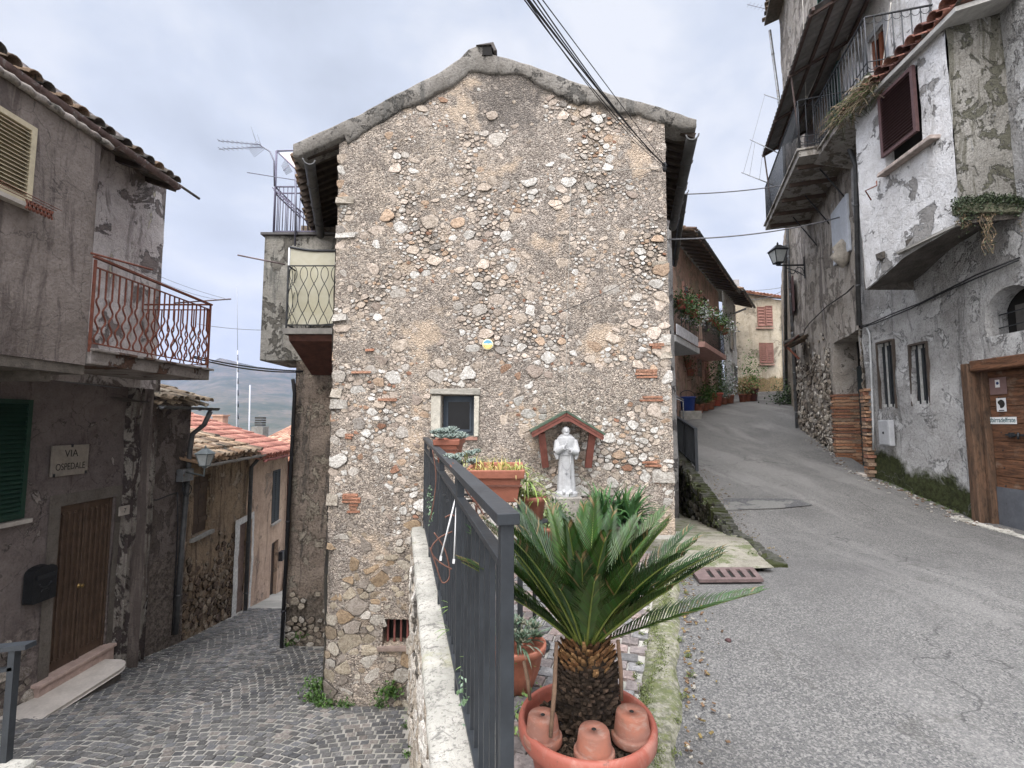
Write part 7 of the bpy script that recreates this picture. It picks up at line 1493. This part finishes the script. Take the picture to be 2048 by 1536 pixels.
# clivia by the shrine
P = V((A(1238, 985, 5.35).x, 5.35, -1.4)); mb = MB(); r_ = random.Random(19); GD = [(.025, .075, .02), (.04, .11, .03), (.06, .14, .035), (.03, .09, .03)]
for k in range(9): clump(mb, V((P.x+r_.uniform(-.3, .3), P.y+r_.uniform(-.15, .15), -1.1+r_.uniform(-.05, .08))), 24, .46, .045, 1.5, GD, r_, .04, (.35, 1.45))
o = mb.build('leaves', LEAF); t_ = potted('clivia', 'dense clump of dark strap leaves right of the white statue', 'clivia', P, [(.17, 0), (.18, .005), (.23, .26), (.25, .265), (.25, .3), (.23, .3)], simple('dark_pot', (.05, .04, .035), .6), 28); o.parent = t_; o.matrix_parent_inverse = Matrix.Translation(-P)
P = V((A(1100, 960, 5.5).x, 5.45, -1.4)); mb = MB(); leaves(mb, [P+V((r_.gauss(0, .14), r_.gauss(0, .1), .25+abs(r_.gauss(0, .12)))) for _ in range(700)], .05, r_, [(.04, .08, .03), (.09, .14, .05), (.18, .24, .1)]); clump(mb, P+V((0, 0, .3)), 60, .2, .015, 1.6, SPD, r_, .1, (.2, 1.4)); o = mb.build('leaves', LEAF)
t_ = potted('leafy_pot_plant', 'leafy pot plant crowding the left side of the white statue', 'pot plant', P, [(.1, 0), (.12, .005), (.15, .2), (.17, .205), (.17, .24), (.15, .24)], TERRA, 24); o.parent = t_; o.matrix_parent_inverse = Matrix.Translation(-P)
# shrine canopy
sh_ = thing('shrine_canopy', 'small gabled wooden canopy, green topped and red brown, over the white statue', 'canopy', FS.pt(*FS.px(1134, 870)))
REDW = simple('red_brown_board', (.17, .06, .045), .7, 0, .25, 16, .003); GRT = simple('green_roof_felt', (.07, .1, .07), .85, 0, .35, 14, .006)
D_ = .34; ap = A(1133, 824, 6.08-D_+.0); lf = A(1064, 862, 6.08-D_); rt = A(1207, 868, 6.08-D_); 
for e in (lf, rt):
    for (mt, dz, th, nm, bk) in ((REDW, -.035, .03, 'roof_board', 0), (GRT, -.004, .022, 'roof_felt', .01)):
        mb = MB(); a = V((ap.x, ap.y-bk, ap.z+dz)); b = V((e.x, e.y-bk, e.z+dz)); d = (b-a); b = b+d*.04*(bk > 0); P = [a, b, V((b.x, b.y, b.z+th)), V((a.x, a.y, a.z+th))]; mb.poly(P, (0, D_+bk, 0)); bevel(mb.build(nm, mt, sh_), .003)
mb = MB()
for e in (lf, rt): a = ap+V((0, .02, -.065)); b = e+V((0, .02, -.06)); mb = MB(); mb.beam(a.lerp(b, .03), b, .02, .04); mb.build('fascia', REDW, sh_)
mb = MB(); mb.poly([ap+V((0, .012, -.03)), ap+V((-.075, .012, -.115)), ap+V((.075, .012, -.115))], (0, .02, 0)); mb.build('gusset', REDW, sh_)
for (u0, v0, u1, v1) in ((1083, 866, 1091, 934), (1185, 866, 1176, 934)):
    mb = MB(); a = A(u0, v0, 5.85); b = A(u1, v1, 6.0); mb.beam(a, b, .085, .06, up=V((0, 1, 0))); bevel(mb.build('bracket', REDW, sh_), .004); 
# statue: one continuous surface from lofted pieces, voxel remeshed
SY = 5.82; f0 = A(1133, 985, SY); hd = A(1133, 853, SY); SH = hd.z-f0.z; print('statue height', SH, f0.z)
STM = simple('white_statue', (.40, .405, .41), .7, 0, .16, 22, .0015, .35)
st = thing('saint_statue', 'white statue of a bearded hooded friar holding a rosary under the little gabled canopy', 'statue', f0)
def loft(mb, rings, n=28, fold=None):
    vs = []; fs = []
    for (cx, cy_, z, rx, ry) in rings:
        for k in range(n):
            a = 2*math.pi*k/n; m = 1+(fold(a, z) if fold else 0); vs.append(f0+V((cx+rx*m*math.cos(a), cy_+ry*m*math.sin(a), z))*1.0)
    for i in range(len(rings)-1):
        for k in range(n): fs.append((i*n+k, i*n+(k+1) % n, (i+1)*n+(k+1) % n, (i+1)*n+k))
    fs.append(tuple(range(n))[::-1]); fs.append(tuple((len(rings)-1)*n+k for k in range(n))); mb.add(vs, fs)
S = SH
mb = MB()
loft(mb, [(0, 0, z*S, rx*S, ry*S) for z, rx, ry in ((0, .15, .12), (.02, .16, .13), (.03, .145, .12), (.12, .135, .105), (.3, .125, .095), (.45, .12, .09), (.56, .115, .085), (.62, .115, .082), (.7, .135, .088), (.78, .15, .09), (.83, .135, .085), (.86, .08, .07), (.875, .05, .05))], 40, lambda a, z: .09*math.sin(a*9+2*z/S)*max(0, 1-z/S/.55) if z > .03*S else 0)
loft(mb, [(0, -.005*S, z*S, rx*S, ry*S) for z, rx, ry in ((.85, .038, .04), (.875, .048, .055), (.9, .055, .062), (.93, .058, .066), (.96, .055, .06), (.985, .038, .042), (1.0, .012, .014))])
loft(mb, [(0, -.05*S, z*S, rx*S, ry*S) for z, rx, ry in ((.805, .006, .008), (.835, .025, .02), (.865, .038, .028), (.89, .04, .028), (.9, .03, .02))])   # beard
loft(mb, [(0, .03*S, z*S, rx*S, ry*S) for z, rx, ry in ((.78, .1, .05), (.84, .12, .06), (.87, .09, .05), (.89, .05, .03))])   # lowered hood
def seg(a, b, r0, r1):
    mb.tube([f0+V(a)*S, f0+V(a).lerp(V(b), .5)*S, f0+V(b)*S], [r0*S, (r0+r1)/2*S, r1*S], 12)
seg((-.13, 0, .79), (-.15, -.05, .62), .045, .055); seg((-.15, -.05, .62), (-.04, -.13, .69), .055, .045); seg((-.05, -.125, .685), (-.015, -.14, .735), .02, .016)
seg((.13, 0, .79), (.155, -.05, .61), .045, .055); seg((.155, -.05, .61), (.05, -.12, .64), .055, .045); seg((.055, -.12, .645), (.02, -.145, .665), .02, .016)
seg((-.155, -.03, .6), (-.14, -.05, .5), .045, .02); seg((.155, -.03, .6), (.14, -.05, .5), .045, .02)
for k in range(4): seg((-.02+.006*k, -.145, .735), (-.01+.008*k, -.15, .775-.006*k), .007, .0055); seg((.02-.004*k, -.148, .66+.007*k), (-.015-.002*k, -.152, .665+.008*k), .0065, .005)
seg((-.03, -.14, .72), (-.005, -.15, .735), .007, .006); seg((.035, -.14, .665), (.025, -.15, .69), .007, .006)
seg((-.032, -.056, .955), (.032, -.056, .955), .009, .009); seg((0, -.064, .945), (0, -.082, .913), .008, .013)   # nose
for s_ in (-1, 1): seg((s_*.02, -.06, .94), (s_*.036, -.05, .94), .009, .007); seg((s_*.057, 0, .935), (s_*.06, 0, .915), .01, .008); seg((s_*.05, -.1, .03), (s_*.055, -.16, .012), .03, .022)
loft(mb, [(0, 0, z*S, rx*S, ry*S) for z, rx, ry in ((-.05, .17, .15), (.0, .17, .15), (.012, .16, .14))])
o = mb.build('figure', STM, st, smooth=True); mod(o, 'REMESH', mode='VOXEL', voxel_size=.0038, use_smooth_shade=True); mod(o, 'SMOOTH', factor=.5, iterations=2)
mb = MB(); B = lambda x, y, z: f0+V((x, y, z))*S
mb.tube([B(-.12, -.03, .585), B(-.08, -.08, .58), B(0, -.1, .578), B(.08, -.08, .58), B(.12, -.03, .585)], .006, 5); mb.tube([B(.05, -.1, .575), B(.055, -.115, .4), B(.05, -.12, .22)], .005, 5); mb.build('cord', STM, st)
mb = MB(); L_ = [B(-.06*math.sin(i/24*math.pi)-.015, -.15-.0*i, .70-.38*i/24) for i in range(13)]+[B(.0+.05*math.sin(i/24*math.pi*2)-.03, -.155, .51-.12*i/12) for i in range(13)]
for i in range(40): a = i/40*2*math.pi; p = B(-.01+.075*math.sin(a), -.152+.012*abs(math.sin(a)), .52-.17*math.cos(a)); mb.lathe([(.001, -.005), (.005, 0), (.001, .005)], p, 6)
mb.tube([B(-.01, -.155, .35), B(-.01, -.14, .27)], .003, 4); mb.beam(B(-.04, -.145, .295), B(.02, -.145, .295), .006, .008); mb.build('rosary', simple('grey_beads', (.16, .16, .17), .5), st)
mb = MB(); mb.box((f0.x-.17, SY-.16, -1.4), (f0.x+.17, SY+.2, f0.z-.05*S)); tag(bevel(mb.build('stone_plinth', simple('plinth_stone', (.3, .28, .25), .9, 0, .3, 8, .01)), .01), 'plain stone plinth under the white statue, behind the plants', 'plinth')
# vine, cable ties on the railing
mb = MB()
def curl(ptspx, Y, r, col=None): mb.tube([A(u, v, Y-.0) for u, v in ptspx], r, 5)
def smooth_path(pts, n=6):
    out = []
    for i in range(len(pts)-1):
        p0 = pts[max(0, i-1)]; p1 = pts[i]; p2 = pts[i+1]; p3 = pts[min(len(pts)-1, i+2)]
        for k in range(n):
            t_ = k/n; out.append(tuple(.5*((2*p1[j])+(-p0[j]+p2[j])*t_+(2*p0[j]-5*p1[j]+4*p2[j]-p3[j])*t_*t_+(-p0[j]+3*p1[j]-3*p2[j]+p3[j])*t_**3) for j in range(2)))
    return out+[pts[-1]]
for pth, Y in (([(955, 1000), (948, 1035), (915, 1058), (880, 1075), (862, 1100), (880, 1125), (915, 1142), (950, 1143), (968, 1115), (962, 1060), (950, 1010)], 2.75), ([(905, 925), (920, 950), (935, 985), (955, 1010), (968, 1030)], 2.75), ([(860, 1095), (872, 1130), (885, 1165), (900, 1150), (890, 1100), (868, 1065)], 2.85), ([(890, 1035), (905, 1030), (925, 1045)], 2.7), ([(900, 930), (945, 990), (975, 1020), (1000, 1050)], 2.6), ([(865, 900), (872, 950), (868, 1000), (860, 1040)], 3.6)): curl(smooth_path(pth), Y-.05, .0045)
tag(mb.build('dry_vine', simple('red_brown_vine', (.15, .075, .055), .85, 0, .3, 30, .002)), 'dry curling brown vine twined over the railing bars', 'vine')
for (a, b, lab) in (((916, 978), (882, 1112), 'white plastic rod hanging slanted on the railing, the longer slant'), ((914, 985), (908, 1118), 'white plastic rod hanging nearly upright on the railing')):
    t_ = thing('white_rod', lab, 'rod', A(*b, 2.55), 'white rods on the railing'); m2 = MB(); m2.tube([A(*a, 2.6), A(*b, 2.55)], .0045, 6); m2.build('rod', simple('white_plastic', (.7, .7, .7), .4, 0, .05, 5, 0), t_); m2 = MB(); m2.beam(A(*b, 2.55), A(b[0]-1, b[1]+9, 2.55), .012, .006, up=V((0, 1, 0))); m2.build('end_tab', simple('white_plastic', (.7, .7, .7)), t_)
# green sprouts on the railing side and in cracks
mb = MB(); r_ = random.Random(77)
for (u, v, Y) in ((858, 1010, 4.2), (862, 1035, 4.0), (858, 985, 4.5), (930, 1370, 2.2), (935, 1390, 2.1)): leaves(mb, [A(u, v, Y)+V((r_.gauss(0, .012), r_.gauss(0, .03), r_.gauss(0, .035))) for _ in range(26)], .028, r_, [(.2, .28, .2), (.12, .2, .1)])
for (u, v, Y) in ((905, 1215, 3.0), (900, 1260, 2.8), (950, 1330, 2.3)):
    for k in range(3): strap(mb, A(u, v, Y), V((-.4-.2*k, -.2, .6-.4*k)), .1, .012, 1.0, (.22, .34, .1))
tag(mb.build('sprouts', LEAF), 'scattered green sprouts on the coping below the railing', 'sprouts', kind='stuff')
def weeds(name, lab, spots, n, size, cols, seed, kind=None):
    r_ = random.Random(seed); mb = MB()
    for (p, s) in spots: leaves(mb, [V(p)+V((r_.gauss(0, s*.6), r_.gauss(0, s*.35), abs(r_.gauss(0, s*.55)))) for _ in range(n)], size, r_, cols)
    return tag(mb.build(name, LEAF), lab, 'weeds', kind=kind)
def wl_(X, Y): return V((X, Y, zL(Y, X)))
WG = [(.05, .11, .02), (.09, .17, .035), (.035, .075, .015)]
weeds('wall_weeds', 'green leafy weeds along the foot of the stone house corner', [(wl_(x, 6.02), .09) for x in (-2.3, -2.2, -2.0, -1.6)], 110, .04, WG, 5, 'stuff')
weeds('wall_weeds', 'taller dark weed bunch left of the stone house corner', [(wl_(-2.42, 6.15), .12), (wl_(-2.45, 6.2)+V((0, 0, .12)), .1)], 220, .045, WG, 6)
weeds('wall_weeds', 'dark green weed bunch under the barred cellar window', [(wl_(-1.47, 6.0)+V((0, 0, .16)), .1)], 220, .05, WG, 7)
weeds('wall_weeds', 'weeds at the foot of the rear stuccoed house', [(wl_(-3.75, 8.4), .1), (wl_(-3.6, 8.4)+V((0, 0, .15)), .08)], 160, .05, WG, 8)
weeds('terrace_foot_weeds', 'small weeds along the foot of the terrace wall in the lane', [(wl_(RAIL(y)-.16, y), .06) for y in (3.6, 4.2, 4.9, 5.5)], 90, .035, WG, 9, 'stuff')
weeds('kerb_moss', 'moss tufts and small weeds on the kerb between the brick paving and the road', [(V((KERB(y)-.09+.04*math.sin(y*7), y, -1.375)), .035) for y in [1.2+.06*k for k in range(56)]]+[(V((KERB(y)-.17+.03*math.sin(y*13), y, -1.395)), .02) for y in [1.3+.13*k for k in range(26)]]+[(V((KERB(y)+.06+.05*math.sin(y*5), y, -1.4)), .022) for y in [1.5+.21*k for k in range(15)]], 75, .011, [(.1, .13, .03), (.15, .18, .05), (.07, .085, .025)], 10, 'stuff')
weeds('rear_edge_weeds', 'weeds on the mossy road edge wall', [(fw.pt(s, zR(*fw.pt(s, 0)[:2])+.0, .05), .07) for s in (.3, .7, 1.3, 2., 2.9, 3.8)], 70, .03, [(.07, .1, .03), (.12, .14, .06)], 11, 'stuff')
pp_ = [FA.pt(s, zR(*FA.pt(s, 0)[:2])+.0, .05) for s in [3.9+.17*k for k in range(10)]]
weeds('door_side_moss', 'low moss growing along the foot of the grey wall by the plank door', [(p, .04) for p in pp_], 50, .02, [(.06, .1, .02), (.1, .13, .03)], 12, 'stuff')
# pots along the uphill street
potp = [(.1, 0), (.105, .005), (.14, .22), (.155, .225), (.155, .265), (.14, .265)]
for i, (u, v, s, bh, lab, mt, cols) in enumerate((
    (1398, 826, 1.2, .6, 'spreading grey green agave in a clay pot, nearest in the row up the street', TERRA, SUCC), (1410, 822, 1.1, .7, 'clay pot with a rounded dark bush beside the agave', TERRA, WG), (1420, 819, 1.3, .75, 'taller clay pot with a leafy bush in front of the pink wall', TERRA, WG),
    (1431, 812, 2.0, 1.9, 'largest red clay pot with a tall shrub by the red brown door', simple('red_plastic_pot', (.42, .1, .07), .5), WG), (1448, 809, 1.1, .8, 'low clay pot under the silvery wrapped plants', TERRA, [(.3, .36, .33), (.12, .18, .1)]), (1459, 807, 1.4, 1.5, 'clay pot of silvery plants partly wrapped in fleece', TERRA, [(.4, .45, .45), (.6, .62, .66), (.15, .2, .14)]),
    (1486, 804, 1.3, .5, 'small clay pot left of the brown square planter at the far end', TERRA, [(.3, .2, .1), (.1, .15, .05)]), (1494, 803, 1.2, .5, 'small clay pot touching the brown planter at the far end', TERRA, [(.25, .1, .06), (.1, .15, .05)]), (1504, 802, 2.1, 1.7, 'square brown planter with a bright green bush before the cream house', simple('dark_red_planter', (.15, .06, .05), .6), [(.06, .16, .025), (.1, .22, .04)]))):
    P = on_road(u, v, 0); r_ = random.Random(200+i)
    t_ = potted('potted_plant', lab, 'pot plant', P, [(a*s, b*s) for a, b in potp], mt, 4 if 'square' in lab else 18, 'pots lining the uphill street'); mb = MB(); H = .26*s; rad = .16*s
    if i == 0: clump(mb, P+V((0, 0, H)), 50, .5, .06, .8, SUCC, r_, .08, (.1, 1.3))
    else: leaves(mb, [P+V((r_.gauss(0, rad*.75), r_.gauss(0, rad*.75), H+abs(r_.gauss(bh*.35, bh*.32)))) for _ in range(int(420*max(1, bh)))], .085, r_, cols)
    mb.build('foliage', LEAF, t_)
P = on_road(1376, 836, 0); P.z = A(1376, 822, P.y).z; t_ = thing('blue_bucket', 'blue plastic bucket beside the pale handrail at the street edge', 'bucket', P); s = .0165*P.y/2
mb = MB(); mb.lathe([(.2, 0), (.26, .45), (.28, .45), (.28, .48), (.25, .48), (.24, .4)], P, 20); mb.build('bucket', simple('blue_plastic', (.03, .07, .3), .45, 0, .1, 5, 0), t_); mb = MB(); mb.tube([P+V((.27*math.cos(a), 0, .48+.22*math.sin(a))) for a in [k*math.pi/10 for k in range(11)]], .012, 5); mb.build('handle', IRON, t_)
mb = MB(); mb.box((P.x-.35, P.y-.3, P.z-1.2), (P.x+.35, P.y+.3, P.z)); tag(mb.build('concrete_block', CONC), 'rough concrete block under the blue bucket', 'block')
for bi, (fo, s0, s1, z) in enumerate((BAL_A, BAL_B)):
    for k in range(4):
        r_ = random.Random(300+bi*10+k); P = fo.pt(s0+(s1-s0)*(k+.5)/4, z+.95-.2, .08); nm = ('nearer', 'farther')[bi]
        t_ = potted('balcony_pot', ('red flowered', 'dark leaved', 'trailing green', 'pale silvery')[k]+' pot plant hung on the '+nm+' flower balcony', 'pot plant', P, [(a*.9, b*.9) for a, b in potp], TERRA, 14, 'pots on the flower balconies'); mb = MB(); fc_ = ([(.3, .05, .05), (.06, .12, .03), (.05, .1, .03), (.05, .1, .03), (.08, .14, .04)], WG, [(.05, .09, .02), (.08, .14, .04)], [(.4, .42, .42), (.2, .25, .18), (.6, .6, .62)])[k]
        leaves(mb, [P+V((r_.gauss(0, .2), r_.gauss(0, .2), .22+r_.gauss(0, .13 if k != 2 else .24))) for _ in range(520)], .085, r_, fc_); mb.build('foliage', LEAF, t_)
for k, (u, v) in enumerate(((1370, 735), (1374, 752))):
    P = FDd.pt(*FDd.px(u, v), .12); r_ = random.Random(400+k); t_ = potted('wall_pot', ('upper', 'lower')[k]+' small clay pot fixed to the wall below the nearer flower balcony', 'pot plant', P, [(a*.9, b*.9) for a, b in potp], TERRA, 14, 'pots on the wall'); mb = MB(); leaves(mb, [P+V((r_.gauss(0, .15), r_.gauss(0, .15), .2+r_.gauss(0, .13))) for _ in range(200)], .08, r_, [(.05, .1, .03), (.2, .08, .06)]); mb.build('foliage', LEAF, t_)
P = FDd.pt(*FDd.px(1430, 760), .2); mb = MB(); r_ = random.Random(5); leaves(mb, [FDd.pt(FDd.px(1430, 700)[0]+r_.gauss(0, .18), P.z-1+abs(r_.gauss(0, 1.2)), .15+abs(r_.gauss(0, .12))) for _ in range(1500)], .1, r_, [(.035, .07, .02), (.06, .1, .03), (.1, .08, .04)]); tag(mb.build('climbing_plant', LEAF), 'dark climbing plant on the pink wall beside the red brown door', 'climber')
P = on_road(1579, 808, 0); P.x -= .1; mb = MB(); leaves(mb, [P+V((r_.gauss(0, .3), r_.gauss(0, .3), abs(r_.gauss(.2, .35)))) for _ in range(900)], .1, r_, [(.03, .06, .02), (.05, .09, .03)]); tag(mb.build('dark_shrub', LEAF), 'dark green shrub at the foot of the narrow right hand house', 'shrub')
# debris
P = on_road(1457, 1284, .0); mb = MB(); mb.lathe([(.004, 0), (.018, .004), (.02, .012), (.012, .02), (.003, .024)], P, 9, wob=.2); tag(mb.build('pebble', simple('dark_red_debris', (.06, .03, .03), .8)), 'small dark lump lying alone on the road', 'pebble')
r_ = random.Random(6); mb = MB()
for k in range(240):
    s = r_.uniform(3.0, 7.0); f = FA if s < 5.8 else FB; P = f.pt(s if s < 5.8 else (s-5.8)*3, 0, abs(r_.gauss(0, .12))+.05); z = zR(P.x, P.y); q = r_.uniform(.008, .025); M = Matrix.Translation((P.x, P.y, z+.006)) @ Euler((r_.uniform(-.4, .4), r_.uniform(-.4, .4), r_.uniform(0, 6))).to_matrix().to_4x4(); mb.box((-q, -q*.7, -.004), (q, q*.7, .006), M, pick(r_, (.3, .28, .25), (.15, .1, .07), (.45, .43, .4)))
for k in range(420):
    if k % 2: Y = r_.uniform(1.4, 4.7); X = KERB(Y)+.07+abs(r_.gauss(0, .09))
    else: Y = r_.uniform(5.2, 10); X = lerp_tab(LT, Y)+.08+abs(r_.gauss(0, .12))
    z = zR(X, Y); q = r_.uniform(.004, .013); M = Matrix.Translation((X, Y, z+.012)) @ Euler((r_.uniform(-.4, .4), r_.uniform(-.4, .4), r_.uniform(0, 6))).to_matrix().to_4x4(); mb.box((-q, -q*.6, -.002), (q, q*.6, .003), M, pick(r_, (.16, .1, .06), (.09, .06, .04), (.3, .28, .24), (.2, .15, .06)))
tag(mb.build('gutter_debris', DRY), 'grit and dry leaves gathered along the edges of the road', 'debris', kind='stuff')
mb = MB()
for k, (s, L) in enumerate(((3.3, .34), (3.0, .28), (2.7, .3), (3.62, .25))): P = FA.pt(s, 0, .16); z = zR(P.x, P.y); mb.fbox(FA, s, s+L, z-.03, z+.018+.004*(k % 2), .06, .2+.03*(k % 2), (.5, .48, .44), .01)
bevel(tag(mb.build('kerb_stones', COPE), kind='structure'), .008)
# ------------------------------------------------------------------ haze
hz = bpy.data.materials.new('haze'); hz.use_nodes = True; ht = hz.node_tree; ht.nodes.clear()
pv = ht.nodes.new('ShaderNodeVolumePrincipled'); pv.inputs['Color'].default_value = (.4, .48, .85, 1); pv.inputs['Density'].default_value = .00007; pv.inputs['Anisotropy'].default_value = 0
oo = ht.nodes.new('ShaderNodeOutputMaterial'); ht.links.new(pv.outputs[0], oo.inputs['Volume'])
mb = MB(); mb.box((-5200, -150, -160), (5200, 3800, 520)); h_ = mb.build('haze', hz); tag(h_, kind='stuff')
h_['label'] = 'pale blue haze thinning the far hills'; h_['category'] = 'haze'
